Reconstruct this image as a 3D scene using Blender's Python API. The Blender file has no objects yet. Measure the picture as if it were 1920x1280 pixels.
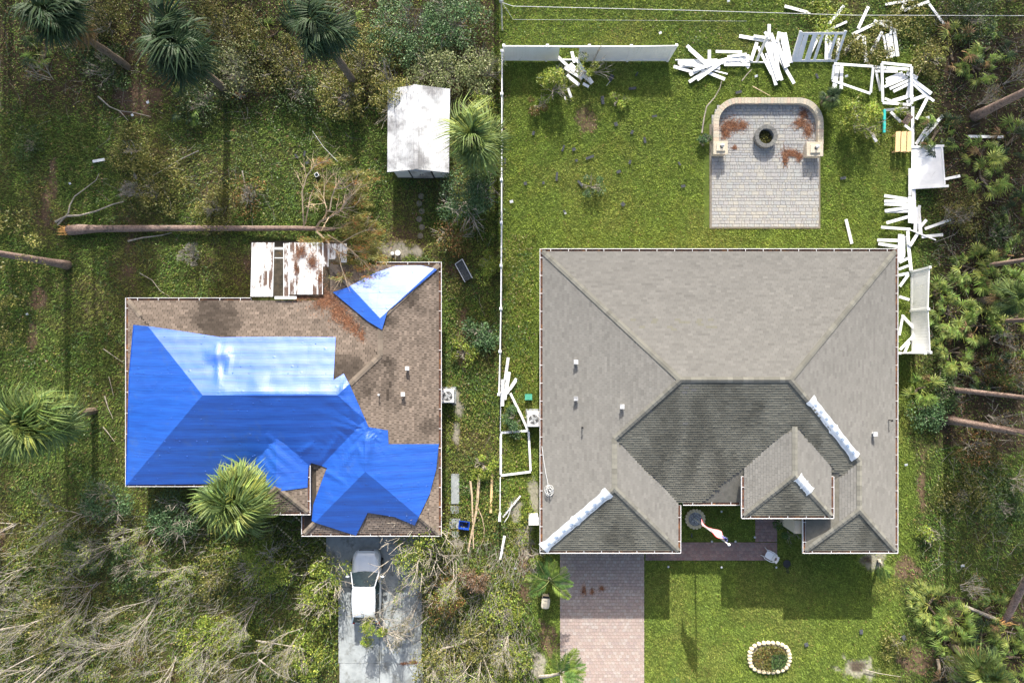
import bpy, bmesh, math, random
import numpy as np
from mathutils import Vector, Matrix

# ------------------------------------------------------------------ camera, sky, sun, exposure
S = bpy.context.scene
COL = S.collection
H = 42.0                      # drone height, metres
F = 1280.0                    # focal length in pixels of the 1920 wide photograph
cam_d = bpy.data.cameras.new("camera"); cam = bpy.data.objects.new("camera", cam_d)
COL.objects.link(cam); cam.location = (0, 0, H); cam.rotation_euler = (0, 0, 0)
cam_d.sensor_width = 36; cam_d.lens = 24; cam_d.clip_end = 2000
S.camera = cam
W = bpy.data.worlds.new("World"); S.world = W; W.use_nodes = True
wn = W.node_tree.nodes; wn.clear()
sky = wn.new('ShaderNodeTexSky'); sky.sky_type = 'NISHITA'; sky.sun_disc = False
SUN_EL = 30.2
sky.sun_elevation = math.radians(SUN_EL); sky.sun_rotation = math.radians(0)
sky.air_density = 1.0; sky.dust_density = 4.0; sky.ozone_density = 0.4
bg = wn.new('ShaderNodeBackground'); bg.inputs[1].default_value = 0.12
wo = wn.new('ShaderNodeOutputWorld')
W.node_tree.links.new(sky.outputs[0], bg.inputs[0]); W.node_tree.links.new(bg.outputs[0], wo.inputs[0])
sun_d = bpy.data.lights.new("sun", 'SUN'); sun_d.energy = 3.6; sun_d.angle = math.radians(0.5)
sun_d.color = (1.0, 0.96, 0.89)
sun = bpy.data.objects.new("sun", sun_d); COL.objects.link(sun)
sun.rotation_euler = (math.radians(-(90 - SUN_EL)), 0, 0)
S.view_settings.view_transform = 'Standard'; S.view_settings.look = 'None'
S.view_settings.gamma = 1; S.view_settings.use_curve_mapping = False
S.view_settings.exposure = 1.15

rng = np.random.default_rng(7); random.seed(7)
R = math.radians

# ------------------------------------------------------------------ helpers
def P(px, py, z=0.0):
    k = (H - z) / F
    return Vector(((px - 960) * k, (640 - py) * k, z))
def tag(o, label=None, cat=None, group=None, kind=None):
    if label: o['label'] = label
    if cat: o['category'] = cat
    if group: o['group'] = group
    if kind: o['kind'] = kind
    return o
def empty(name, loc, rz=0, label=None, cat=None, group=None, kind=None):
    o = bpy.data.objects.new(name, None); COL.objects.link(o); o.empty_display_size = .2
    o.location = loc; o.rotation_euler = (0, 0, rz)
    return tag(o, label, cat, group, kind)
def link(name, me, parent=None, M=None, mat=None):
    o = bpy.data.objects.new(name, me); COL.objects.link(o)
    if mat is not None and len(me.materials) == 0: me.materials.append(mat)
    if parent is not None: o.parent = parent
    if M is not None: o.matrix_local = M
    return o
def hsh(ix, iy, seed):
    n = (ix.astype(np.int64) * 374761393 + iy.astype(np.int64) * 668265263 + seed * 1442695041) & 0xffffffff
    n = ((n ^ (n >> 13)) * 1274126177) & 0xffffffff
    n = n ^ (n >> 16)
    return (n & 0xffff) / 65535.0
def vnoise(x, y, scale, seed=1, octv=3):
    x = np.asarray(x, float) * scale; y = np.asarray(y, float) * scale
    out = np.zeros(np.broadcast(x, y).shape); a = 1; tot = 0
    for o in range(octv):
        ix = np.floor(x); iy = np.floor(y); fx = x - ix; fy = y - iy
        fx = fx * fx * (3 - 2 * fx); fy = fy * fy * (3 - 2 * fy)
        v = (hsh(ix, iy, seed + o) * (1 - fx) + hsh(ix + 1, iy, seed + o) * fx) * (1 - fy) + \
            (hsh(ix, iy + 1, seed + o) * (1 - fx) + hsh(ix + 1, iy + 1, seed + o) * fx) * fy
        out += a * v; tot += a; a *= .55; x = x * 2.03; y = y * 2.03
    return out / tot
def np_mesh(name, V, Fc, colors=None, smooth=False):
    """V (n,3), Fc (m,k) all faces with k corners, colors per point (n,3)"""
    V = np.ascontiguousarray(V, dtype=np.float32); Fc = np.ascontiguousarray(Fc, dtype=np.int32)
    me = bpy.data.meshes.new(name); n = len(V); m, k = Fc.shape
    me.vertices.add(n); me.vertices.foreach_set('co', V.ravel())
    me.loops.add(m * k); me.loops.foreach_set('vertex_index', Fc.ravel())
    me.polygons.add(m)
    me.polygons.foreach_set('loop_start', np.arange(0, m * k, k, dtype=np.int32))
    me.polygons.foreach_set('loop_total', np.full(m, k, dtype=np.int32))
    me.update(calc_edges=True)
    if colors is not None:
        a = me.color_attributes.new('Col', 'FLOAT_COLOR', 'POINT')
        c = np.ones((n, 4), dtype=np.float32); c[:, :3] = np.clip(colors, 0, 1); a.data.foreach_set('color', c.ravel())
    me.polygons.foreach_set('use_smooth', np.full(m, bool(smooth)))
    return me

class MB:
    def __init__(s): s.v = []; s.f = []; s.m = []; s.c = []; s.mi = 0; s.col = None
    def addv(s, pts):
        b = len(s.v); s.v += [tuple(p) for p in pts]
        s.c += [s.col or (1, 1, 1)] * len(pts); return b
    def face(s, idx): s.f.append(tuple(idx)); s.m.append(s.mi)
    def box(s, c, ax, ay, az):
        c = Vector(c); ax = Vector(ax); ay = Vector(ay); az = Vector(az)
        b = s.addv([c + ax * i + ay * j + az * k for k in (-1, 1) for j in (-1, 1) for i in (-1, 1)])
        for q in ((0, 2, 3, 1), (4, 5, 7, 6), (0, 1, 5, 4), (2, 6, 7, 3), (0, 4, 6, 2), (1, 3, 7, 5)):
            s.face([b + i for i in q])
        return s
    def abox(s, x0, x1, y0, y1, z0, z1):
        return s.box(((x0 + x1) / 2, (y0 + y1) / 2, (z0 + z1) / 2), ((x1 - x0) / 2, 0, 0), (0, (y1 - y0) / 2, 0), (0, 0, (z1 - z0) / 2))
    def bar(s, p0, p1, w, h, up=(0, 0, 1)):
        p0 = Vector(p0); p1 = Vector(p1); d = p1 - p0; L = d.length; d.normalize(); up = Vector(up)
        x = d.cross(up)
        if x.length < 1e-4: x = d.cross(Vector((0, 1, 0)))
        x.normalize(); z = x.cross(d)
        return s.box((p0 + p1) / 2, d * L / 2, x * w / 2, z * h / 2)
    def tube(s, pts, rad, n=6, cap=True):
        pts = [Vector(p) for p in pts]; rad = rad if hasattr(rad, '__len__') else [rad] * len(pts)
        prev = None
        for i, p in enumerate(pts):
            d = (pts[min(i + 1, len(pts) - 1)] - pts[max(i - 1, 0)]).normalized()
            x = d.cross(Vector((0.3, 0.2, 1)) if abs(d.z) < .95 else Vector((1, 0, 0))).normalized(); y = d.cross(x)
            b = s.addv([p + (x * math.cos(a) + y * math.sin(a)) * rad[i] for a in [2 * math.pi * k / n for k in range(n)]])
            if prev is not None:
                for k in range(n): s.face([prev + k, prev + (k + 1) % n, b + (k + 1) % n, b + k])
            elif cap: s.face([b + k for k in range(n)][::-1])
            prev = b
        if cap: s.face([prev + k for k in range(n)])
        return s
    def lathe(s, c, prof, n=20, a0=0, sx=1, sy=1):
        prev = None; c = Vector(c)
        for r, z in prof:
            b = s.addv([c + Vector((r * sx * math.cos(a0 + 2 * math.pi * k / n), r * sy * math.sin(a0 + 2 * math.pi * k / n), z)) for k in range(n)])
            if prev is not None:
                for k in range(n): s.face([prev + k, prev + (k + 1) % n, b + (k + 1) % n, b + k])
            prev = b
        return s
    def grid(s, rows, closed=False):
        prev = None
        for r in rows:
            b = s.addv(r); n = len(r)
            if prev is not None:
                for k in range(n if closed else n - 1): s.face([prev + k, prev + (k + 1) % n, b + (k + 1) % n, b + k])
            prev = b
        return s
    def build(s, name, mats, parent=None, smooth=False, loc=None, bevel=0):
        me = bpy.data.meshes.new(name)
        off = Vector(loc) if loc is not None else Vector((0, 0, 0))
        me.from_pydata([tuple(Vector(v) - off) for v in s.v], [], s.f)
        if not isinstance(mats, (list, tuple)): mats = [mats]
        for m in mats: me.materials.append(m)
        me.polygons.foreach_set('material_index', s.m)
        if any(c != (1, 1, 1) for c in s.c):
            a = me.color_attributes.new('Col', 'FLOAT_COLOR', 'POINT')
            a.data.foreach_set('color', [q for c in s.c for q in (*c[:3], 1)])
        if smooth: me.polygons.foreach_set('use_smooth', [True] * len(s.f))
        me.update()
        if bevel:
            bm = bmesh.new(); bm.from_mesh(me)
            bmesh.ops.bevel(bm, geom=bm.edges[:], offset=bevel, segments=1, affect='EDGES'); bm.to_mesh(me); bm.free()
        o = bpy.data.objects.new(name, me); COL.objects.link(o)
        if loc is not None: o.location = loc
        if parent is not None: o.parent = parent
        return o

# ------------------------------------------------------------------ materials
def mat(name, c1, c2=None, rough=.7, scale=4, spec=.3, bump=0, bscale=40, c3=None, s3=1.0, t3=.55, w3=.1, attr=False, metal=0, detail=6, stretch=None, transl=0):
    m = bpy.data.materials.new(name); m.use_nodes = True; nt = m.node_tree; N = nt.nodes; L = nt.links
    b = N['Principled BSDF']; b.inputs['Roughness'].default_value = rough
    b.inputs['Specular IOR Level'].default_value = spec; b.inputs['Diffuse Roughness'].default_value = 1.0 if rough > .8 else 0; b.inputs['Metallic'].default_value = metal
    tc = N.new('ShaderNodeTexCoord'); mp = N.new('ShaderNodeMapping'); L.new(tc.outputs['Object'], mp.inputs[0])
    if stretch: mp.inputs['Scale'].default_value = stretch
    n1 = N.new('ShaderNodeTexNoise'); n1.inputs['Scale'].default_value = scale; n1.inputs['Detail'].default_value = detail
    n1.inputs['Roughness'].default_value = .65
    L.new(mp.outputs[0], n1.inputs['Vector'])
    rp = N.new('ShaderNodeValToRGB'); rp.color_ramp.elements[0].position = .35; rp.color_ramp.elements[1].position = .65
    c2 = c2 or c1
    if attr:
        at = N.new('ShaderNodeAttribute'); at.attribute_name = 'Col'
        rp.color_ramp.elements[0].color = (*c1, 1); rp.color_ramp.elements[1].color = (*c2, 1)
        mx = N.new('ShaderNodeMix'); mx.data_type = 'RGBA'; mx.blend_type = 'MULTIPLY'; mx.inputs[0].default_value = 1
        L.new(n1.outputs[0], rp.inputs[0]); L.new(at.outputs['Color'], mx.inputs[6]); L.new(rp.outputs[0], mx.inputs[7]); out = mx.outputs[2]
    else:
        rp.color_ramp.elements[0].color = (*c1, 1); rp.color_ramp.elements[1].color = (*c2, 1)
        L.new(n1.outputs[0], rp.inputs[0]); out = rp.outputs[0]
    if c3:
        n3 = N.new('ShaderNodeTexNoise'); n3.inputs['Scale'].default_value = s3; n3.inputs['Detail'].default_value = 5; n3.inputs['Roughness'].default_value = .7
        L.new(mp.outputs[0], n3.inputs['Vector'])
        r3 = N.new('ShaderNodeValToRGB'); r3.color_ramp.elements[0].position = t3; r3.color_ramp.elements[1].position = t3 + w3
        L.new(n3.outputs[0], r3.inputs[0])
        m3 = N.new('ShaderNodeMix'); m3.data_type = 'RGBA'; L.new(r3.outputs[0], m3.inputs[0]); L.new(out, m3.inputs[6]); m3.inputs[7].default_value = (*c3, 1); out = m3.outputs[2]
    L.new(out, b.inputs['Base Color'])
    if bump:
        nb = N.new('ShaderNodeTexNoise'); nb.inputs['Scale'].default_value = bscale; nb.inputs['Detail'].default_value = 4
        L.new(mp.outputs[0], nb.inputs['Vector'])
        bp = N.new('ShaderNodeBump'); bp.inputs['Strength'].default_value = bump; bp.inputs['Distance'].default_value = .05
        L.new(nb.outputs[0], bp.inputs['Height']); L.new(bp.outputs[0], b.inputs['Normal'])
    if transl:
        tr = N.new('ShaderNodeBsdfTranslucent'); L.new(out, tr.inputs[0])
        ms = N.new('ShaderNodeMixShader'); ms.inputs[0].default_value = transl
        o = N['Material Output']; L.new(b.outputs[0], ms.inputs[1]); L.new(tr.outputs[0], ms.inputs[2]); L.new(ms.outputs[0], o.inputs[0])
    return m

M = {}
M['leaf'] = mat('leaf', (.8, .8, .8), (1.1, 1.1, 1.1), rough=.45, spec=.35, scale=9, attr=True, transl=.25)
M['grass'] = mat('grass_blade', (.75, .75, .75), (1.15, 1.15, 1.1), rough=.6, spec=.2, scale=1.2, attr=True, transl=.2)
M['frond'] = mat('palm_frond', (.7, .7, .7), (1.15, 1.15, 1.1), rough=.55, spec=.3, scale=3, attr=True, transl=.2)
M['bark'] = mat('pine_bark', (.20, .135, .11), (.38, .28, .23), rough=.9, scale=9, bump=.6, bscale=14, c3=(.12, .10, .085), s3=3, stretch=(1, 1, 1))
M['greybark'] = mat('grey_bark', (.25, .22, .18), (.50, .45, .37), rough=.85, scale=7, bump=.3)
M['palmbark'] = mat('palm_bark', (.10, .075, .05), (.24, .19, .14), rough=.95, scale=12, bump=.8, bscale=20)
M['twig'] = mat('dead_twig', (.22, .203, .175), (.42, .39, .34), rough=.85, scale=3)
M['splinter'] = mat('splintered_wood', (.55, .27, .08), (.72, .45, .18), rough=.8, scale=12)
M['ground'] = mat('ground_soil', (.72, .72, .72), (1.25, 1.25, 1.2), rough=.95, spec=.1, scale=3.5, attr=True, bump=.8, bscale=9, detail=9)
M['shingle_r'] = mat('grey_shingle', (1, 1, 1), (1, 1, 1), rough=.92, spec=.1, scale=14, attr=True, bump=.015, bscale=60)
M['shingle_l'] = mat('brown_shingle', (1, 1, 1), (1, 1, 1), rough=.92, spec=.1, scale=10, attr=True, bump=.015, bscale=60)
M['roofbase_r'] = mat('grey_roof_felt', (.16, .155, .13), (.22, .21, .18), rough=.95, scale=3)
M['roofbase_l'] = mat('brown_roof_felt', (.045, .036, .028), (.08, .066, .052), rough=.95, scale=3)
M['stucco_r'] = mat('cream_stucco', (.62, .55, .42), (.68, .60, .47), rough=.9, scale=6, bump=.3)
M['stucco_l'] = mat('tan_stucco', (.40, .34, .27), (.46, .39, .31), rough=.9, scale=6, bump=.3)
M['white'] = mat('white_vinyl', (.78, .79, .80), (.84, .85, .86), rough=.35, spec=.5, scale=2, c3=(.62, .63, .58), s3=1.7, t3=.62)
M['whitepaint'] = mat('white_aluminium', (.74, .73, .72), (.82, .81, .8), rough=.4, scale=3, c3=(.55, .42, .36), s3=2.5, t3=.64)
M['gutterdirt'] = mat('gutter_debris', (.06, .035, .03), (.17, .085, .055), rough=.95, scale=6, c3=(.30, .14, .05), s3=2.2, t3=.55)
M['concrete'] = mat('concrete', (.27, .295, .30), (.40, .43, .435), rough=.85, scale=1.3, bump=.15, bscale=60, c3=(.20, .21, .20), s3=.9, t3=.52, detail=9)
M['dark'] = mat('dark_opening', (.02, .02, .02), (.035, .035, .035), rough=.7)
M['white2'] = mat('weathered_vinyl', (.64, .65, .64), (.74, .75, .75), rough=.45, scale=2, c3=(.45, .45, .38), s3=2.2, t3=.55, w3=.2)
M['black'] = mat('black_plastic', (.02, .02, .022), (.03, .03, .03), rough=.5)
M['blackgrit'] = mat('loose_dark_shingle', (.05, .055, .06), (.11, .12, .125), rough=.9, scale=10)
M['glass'] = mat('tinted_glass', (.008, .016, .019), (.02, .036, .04), rough=.04, spec=.45, scale=2)
M['carpaint'] = mat('silver_white_car_paint', (.64, .68, .71), (.68, .72, .75), rough=.22, spec=.6, scale=1, metal=.15)
M['rubber'] = mat('tyre_rubber', (.02, .02, .02), (.03, .03, .03), rough=.8)
M['alloy'] = mat('alloy_rim', (.45, .45, .46), (.55, .55, .56), rough=.3, metal=.8)
M['red'] = mat('red_lens', (.5, .02, .02), (.6, .03, .03), rough=.2)
M['lens'] = mat('clear_lens', (.6, .62, .62), (.75, .77, .77), rough=.1, spec=.8)
M['bluebin'] = mat('blue_plastic', (.01, .05, .32), (.015, .07, .4), rough=.4, spec=.5)
M['beige'] = mat('beige_plastic', (.55, .48, .36), (.60, .53, .40), rough=.5)
M['teal'] = mat('teal_metal', (.02, .36, .33), (.05, .46, .42), rough=.45)
M['wood'] = mat('sawn_timber', (.60, .40, .19), (.74, .54, .30), rough=.75, scale=3, stretch=(6, .7, 1), c3=(.42, .26, .11), s3=1.5, t3=.62)
M['driftwood'] = mat('bare_pole', (.45, .34, .22), (.62, .49, .34), rough=.8, scale=6)
M['galv'] = mat('shed_metal', (.55, .57, .59), (.70, .71, .72), rough=.5, spec=.4, scale=1.1, metal=.1, c3=(.24, .24, .245), s3=.7, t3=.42, w3=.2, detail=9)
M['galvwall'] = mat('shed_wall_metal', (.58, .62, .62), (.68, .72, .72), rough=.5, scale=2, c3=(.38, .42, .36), s3=1.3, t3=.58)
M['awning'] = mat('stained_white_pan', (.66, .66, .64), (.78, .78, .76), rough=.5, scale=1.5, c3=(.13, .085, .065), s3=1.3, t3=.48, w3=.09, detail=9, stretch=(1.2, .55, 1))
M['awningrib'] = mat('white_awning_rib', (.72, .72, .70), (.8, .8, .79), rough=.45, scale=2, c3=(.45, .36, .30), s3=1.4, t3=.6)
M['paver_p'] = mat('grey_paver', (.85, .85, .85), (1.12, 1.12, 1.12), rough=.9, scale=12, attr=True, bump=.25, bscale=70)
M['paver_r'] = mat('red_paver', (.82, .82, .82), (1.12, 1.12, 1.12), rough=.9, scale=9, attr=True, bump=.25, bscale=70)
M['joint'] = mat('sandy_joint', (.20, .18, .14), (.28, .25, .2), rough=.95, scale=5)
M['joint_dark'] = mat('dark_slab', (.05, .045, .035), (.12, .10, .075), rough=.9, scale=3, c3=(.2, .12, .05), s3=2, t3=.6)  # dark slab base with brown leaf litter flecks
M['stone'] = mat('pale_edging_stone', (.66, .55, .33), (.78, .70, .52), rough=.9, scale=9, bump=.4)
M['coping'] = mat('cream_coping', (.85, .85, .85), (1.1, 1.1, 1.1), rough=.9, scale=14, attr=True, bump=.3, bscale=80)
M['gravel'] = mat('white_gravel', (.8, .8, .8), (1.1, 1.1, 1.1), rough=.85, scale=30, attr=True)
M['needles'] = mat('rusty_needles', (.8, .8, .8), (1.15, 1.15, 1.15), rough=.85, scale=6, attr=True)
M['membrane'] = mat('white_roof_membrane', (.60, .64, .68), (.70, .73, .76), rough=.4, scale=3, bump=.25, bscale=9)
M['print'] = mat('faded_blue_print', (.16, .28, .48), (.24, .37, .56), rough=.5)
M['flag_r'] = mat('flag_red', (.55, .03, .04), (.62, .04, .05), rough=.8)
M['flag_w'] = mat('flag_white', (.50, .50, .52), (.55, .55, .57), rough=.8)
M['flag_b'] = mat('flag_blue', (.03, .05, .25), (.04, .06, .3), rough=.8)
M['wire'] = mat('pale_cable', (.55, .56, .55), (.65, .66, .65), rough=.5)
M['pole'] = mat('weathered_pole', (.16, .12, .08), (.26, .2, .14), rough=.9, scale=4, stretch=(1, 1, .2))
M['greenlid'] = mat('green_box_plastic', (.07, .32, .22), (.1, .4, .28), rough=.5)
# blue tarpaulin: woven poly sheet, fairly glossy, faint horizontal weave and seams
def tarp_mat():
    m = bpy.data.materials.new('blue_tarpaulin'); m.use_nodes = True; nt = m.node_tree; N = nt.nodes; L = nt.links; b = N['Principled BSDF']
    tc = N.new('ShaderNodeTexCoord'); mp = N.new('ShaderNodeMapping'); mp.inputs['Scale'].default_value = (.35, 9, 1); L.new(tc.outputs['Object'], mp.inputs[0])
    n = N.new('ShaderNodeTexNoise'); n.inputs['Scale'].default_value = 1.6; n.inputs['Detail'].default_value = 5; L.new(mp.outputs[0], n.inputs['Vector'])
    r = N.new('ShaderNodeValToRGB'); r.color_ramp.elements[0].position = .3; r.color_ramp.elements[1].position = .7
    r.color_ramp.elements[0].color = (.001, .065, .40, 1); r.color_ramp.elements[1].color = (.004, .115, .56, 1); L.new(n.outputs[0], r.inputs[0]); L.new(r.outputs[0], b.inputs['Base Color'])
    b.inputs['Roughness'].default_value = .5; b.inputs['Specular IOR Level'].default_value = 1.0
    b.inputs['Coat Weight'].default_value = .22; b.inputs['Coat Roughness'].default_value = .52; b.inputs['Coat IOR'].default_value = 1.9
    bp = N.new('ShaderNodeBump'); bp.inputs['Strength'].default_value = .25; bp.inputs['Distance'].default_value = .02; L.new(n.outputs[0], bp.inputs['Height'])
    v = N.new('ShaderNodeTexVoronoi'); v.inputs['Scale'].default_value = 1.5; L.new(tc.outputs['Object'], v.inputs['Vector'])
    r2 = N.new('ShaderNodeValToRGB'); r2.color_ramp.elements[0].color = (1, 1, 1, 1); r2.color_ramp.elements[1].color = (0, 0, 0, 1); r2.color_ramp.elements[1].position = .14; L.new(v.outputs['Distance'], r2.inputs[0])
    bp2 = N.new('ShaderNodeBump'); bp2.inputs['Strength'].default_value = .5; bp2.inputs['Distance'].default_value = .03; L.new(r2.outputs[0], bp2.inputs['Height']); L.new(bp.outputs[0], bp2.inputs['Normal'])
    bk = N.new('ShaderNodeTexBrick'); bk.inputs['Scale'].default_value = 1; bk.inputs['Mortar Size'].default_value = .012; bk.inputs['Brick Width'].default_value = 1.9; bk.inputs['Row Height'].default_value = .92; bk.offset = 0
    L.new(tc.outputs['Object'], bk.inputs['Vector'])
    bp3 = N.new('ShaderNodeBump'); bp3.inputs['Strength'].default_value = .35; bp3.inputs['Distance'].default_value = .02; L.new(bk.outputs['Fac'], bp3.inputs['Height']); L.new(bp2.outputs[0], bp3.inputs['Normal'])
    L.new(bp3.outputs[0], b.inputs['Normal'])
    n5 = N.new('ShaderNodeTexNoise'); n5.inputs['Scale'].default_value = .9; n5.inputs['Detail'].default_value = 9; n5.inputs['Roughness'].default_value = .75; L.new(tc.outputs['Object'], n5.inputs['Vector'])
    r5 = N.new('ShaderNodeValToRGB'); r5.color_ramp.elements[0].position = .56; r5.color_ramp.elements[1].position = .80; L.new(n5.outputs[0], r5.inputs[0])
    m5 = N.new('ShaderNodeMix'); m5.data_type = 'RGBA'; L.new(r5.outputs[0], m5.inputs[0]); L.new(r.outputs[0], m5.inputs[6]); m5.inputs[7].default_value = (.05, .12, .33, 1); L.new(m5.outputs[2], b.inputs['Base Color'])
    return m
M['tarp'] = tarp_mat()

# ------------------------------------------------------------------ vegetation generators
def rot_basis(yaw, pitch, roll):
    cy, sy, cp, sp = np.cos(yaw), np.sin(yaw), np.cos(pitch), np.sin(pitch)
    d = np.stack([cy * cp, sy * cp, sp], 1)
    s0 = np.stack([-sy, cy, np.zeros_like(sy)], 1); n0 = np.cross(d, s0)
    s = s0 * np.cos(roll)[:, None] + n0 * np.sin(roll)[:, None]
    return d, s
def leaf_quads(C, L, Wd, col, rng, pitch=.6, cj=.25, dirs=None):
    n = len(C); yaw = rng.uniform(0, 2 * np.pi, n); pt = rng.normal(0, pitch, n); ro = rng.normal(0, .6, n)
    if dirs is not None:
        yaw = np.arctan2(dirs[:, 1], dirs[:, 0]) + rng.normal(0, .5, n)
    d, s = rot_basis(yaw, pt, ro)
    L = np.broadcast_to(L, (n,))[:, None]; Wd = np.broadcast_to(Wd, (n,))[:, None]
    V = np.stack([C - d * L / 2, C + s * Wd / 2 - d * L * .05, C + d * L / 2, C - s * Wd / 2 - d * L * .05], 1).reshape(-1, 3)
    Fc = np.arange(n * 4).reshape(n, 4)
    c = col * (1 + rng.normal(0, cj, (n, 1))) ; c = np.repeat(c, 4, 0)
    return V, Fc, np.clip(c, .004, 1)
def blades(C, L, Wd, lean, col, rng, cj=.25):
    n = len(C); a = rng.uniform(0, 2 * np.pi, n); L = np.broadcast_to(L, (n,)); Wd = np.broadcast_to(Wd, (n,))
    ln = np.abs(rng.normal(lean, .25, n)).clip(.1, 1.4)
    tip = np.stack([np.cos(a) * np.sin(ln) * L, np.sin(a) * np.sin(ln) * L, np.cos(ln) * L], 1)
    s = np.stack([-np.sin(a) * Wd / 2, np.cos(a) * Wd / 2, 0 * Wd], 1)
    V = np.stack([C - s, C + s, C + tip], 1).reshape(-1, 3)
    c = np.repeat(np.clip(col * (1 + rng.normal(0, cj, (n, 1))), .004, 1), 3, 0)
    return V, np.arange(n * 3).reshape(n, 3), c
def tubes3(seg):
    """seg list of (p0,p1,r0,r1) -> 3 sided tubes"""
    A = np.array([s[0] for s in seg], float); B = np.array([s[1] for s in seg], float)
    r0 = np.array([s[2] for s in seg])[:, None]; r1 = np.array([s[3] for s in seg])[:, None]
    d = B - A; d /= np.linalg.norm(d, axis=1, keepdims=True) + 1e-9
    ref = np.where(np.abs(d[:, 2:3]) < .9, np.array([[0, 0, 1.]]), np.array([[1., 0, 0]]))
    x = np.cross(d, ref); x /= np.linalg.norm(x, axis=1, keepdims=True) + 1e-9; y = np.cross(d, x)
    vs = []
    for base, r in ((A, r0), (B, r1)):
        for k in range(3):
            a = 2 * math.pi * k / 3; vs.append(base + (x * math.cos(a) + y * math.sin(a)) * r)
    V = np.stack(vs, 1).reshape(-1, 3); n = len(seg); o = (np.arange(n) * 6)[:, None]
    Fc = np.concatenate([o + np.array([[k, (k + 1) % 3, 3 + (k + 1) % 3, 3 + k]]) for k in range(3)], 0)
    return V, Fc
def grow(p, d, L, r, depth, rnd, segs, tips, spread=.7, lift=.08, nch=(3, 5), droop=0):
    n = 3; p = np.array(p, float); d = np.array(d, float); pts = [p.copy()]
    for i in range(n):
        d = d + rnd.normal(0, .13, 3) + np.array([0, 0, lift - droop * (i + 1)]); d /= np.linalg.norm(d)
        q = p + d * L / n; ra = r * (1 - .45 * i / n); rb = r * (1 - .45 * (i + 1) / n)
        segs.append((p.copy(), q.copy(), ra, rb)); p = q; pts.append(p.copy())
    if depth == 0:
        tips += pts[1:]; return
    for _ in range(rnd.integers(nch[0], nch[1] + 1)):
        t = rnd.uniform(.3, 1); i = min(int(t * n), n - 1); b = pts[i] + (pts[i + 1] - pts[i]) * (t * n - i)
        ax = rnd.normal(0, 1, 3); ax -= d * ax.dot(d); ax /= np.linalg.norm(ax) + 1e-9
        nd = d * math.cos(spread) + ax * math.sin(spread) * rnd.uniform(.7, 1.2); nd /= np.linalg.norm(nd)
        grow(b, nd, L * rnd.uniform(.5, .75), r * .5, depth - 1, rnd, segs, tips, spread, lift, nch, droop)
    grow(p, d, L * .6, r * .55, depth - 1, rnd, segs, tips, spread, lift, nch, droop)

PAL = {
    'lime': [(.20, .26, .035), (.13, .20, .03), (.26, .27, .05)],
    'olive': [(.10, .12, .025), (.15, .15, .035), (.19, .17, .05)],
    'deep': [(.035, .075, .02), (.06, .11, .03), (.09, .13, .04)],
    'bluegreen': [(.06, .12, .045), (.10, .17, .07), (.05, .09, .035)],
    'pale': [(.19, .22, .09), (.13, .17, .06), (.24, .25, .12)],
    'rust': [(.20, .10, .035), (.14, .11, .03), (.11, .13, .03)],
    'brown': [(.16, .09, .05), (.22, .13, .07), (.10, .07, .04)],
}
def pal(name, n, rnd):
    a = np.array(PAL[name]) * 1.3; w = rnd.integers(0, len(a), n); return a[w]

def shrub(name, px, py, r, h, palname, n, label, cat='shrub', group=None, stems=True, lsize=.11, seed=None, gap=.35, twiggy=0):
    rnd = np.random.default_rng(seed if seed is not None else int(px * 7 + py * 13))
    base = P(px, py, 0); k = 1 - (h * .6) / H
    # base is placed so that the crown appears at the pixel given
    b = Vector((base.x * k, base.y * k, 0))
    root = empty(name, b, 0, label, cat, group)
    nc = max(5, int(9 * r * r)); cc = []
    for i in range(nc):
        a = rnd.uniform(0, 2 * math.pi); q = math.sqrt(rnd.uniform(0, 1)) * r * .85
        zz = h * (.45 + .5 * (1 - (q / r) ** 2) * rnd.uniform(.6, 1.1)); cc.append((q * math.cos(a), q * math.sin(a), zz, rnd.uniform(.25, .55) * min(r, 1.3)))
    cc = np.array(cc); w = rnd.integers(0, nc, n); u = rnd.normal(0, 1, (n, 3)); u /= np.linalg.norm(u, axis=1, keepdims=True)
    rad = cc[w, 3][:, None] * rnd.uniform(.35, 1.1, (n, 1)) ** .6
    C = cc[w, :3] + u * rad * np.array([1, 1, .8]); C[:, 2] = np.abs(C[:, 2]).clip(.04)
    tone = rnd.normal(.72 if (px < 640 and py < 260) or px > 1745 else 1, .22, nc)[w][:, None]  # foliage darkened at upper left and far right as painted shade
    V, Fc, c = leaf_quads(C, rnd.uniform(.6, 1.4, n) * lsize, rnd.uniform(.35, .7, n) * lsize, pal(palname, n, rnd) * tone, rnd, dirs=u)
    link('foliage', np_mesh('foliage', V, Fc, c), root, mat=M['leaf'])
    if stems:
        segs = []; tips = []
        for i in range(4 + int(3 * r)):
            a = rnd.uniform(0, 6.28); grow((0, 0, 0), (math.cos(a) * .7, math.sin(a) * .7, .8), h * .75, .025 + .012 * h, 2 if not twiggy else 3, rnd, segs, tips, nch=(2, 3) if not twiggy else (3, 4))
        V, Fc = tubes3(segs); link('branch', np_mesh('branch', V, Fc), root, mat=M['greybark'])
    return root

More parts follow.
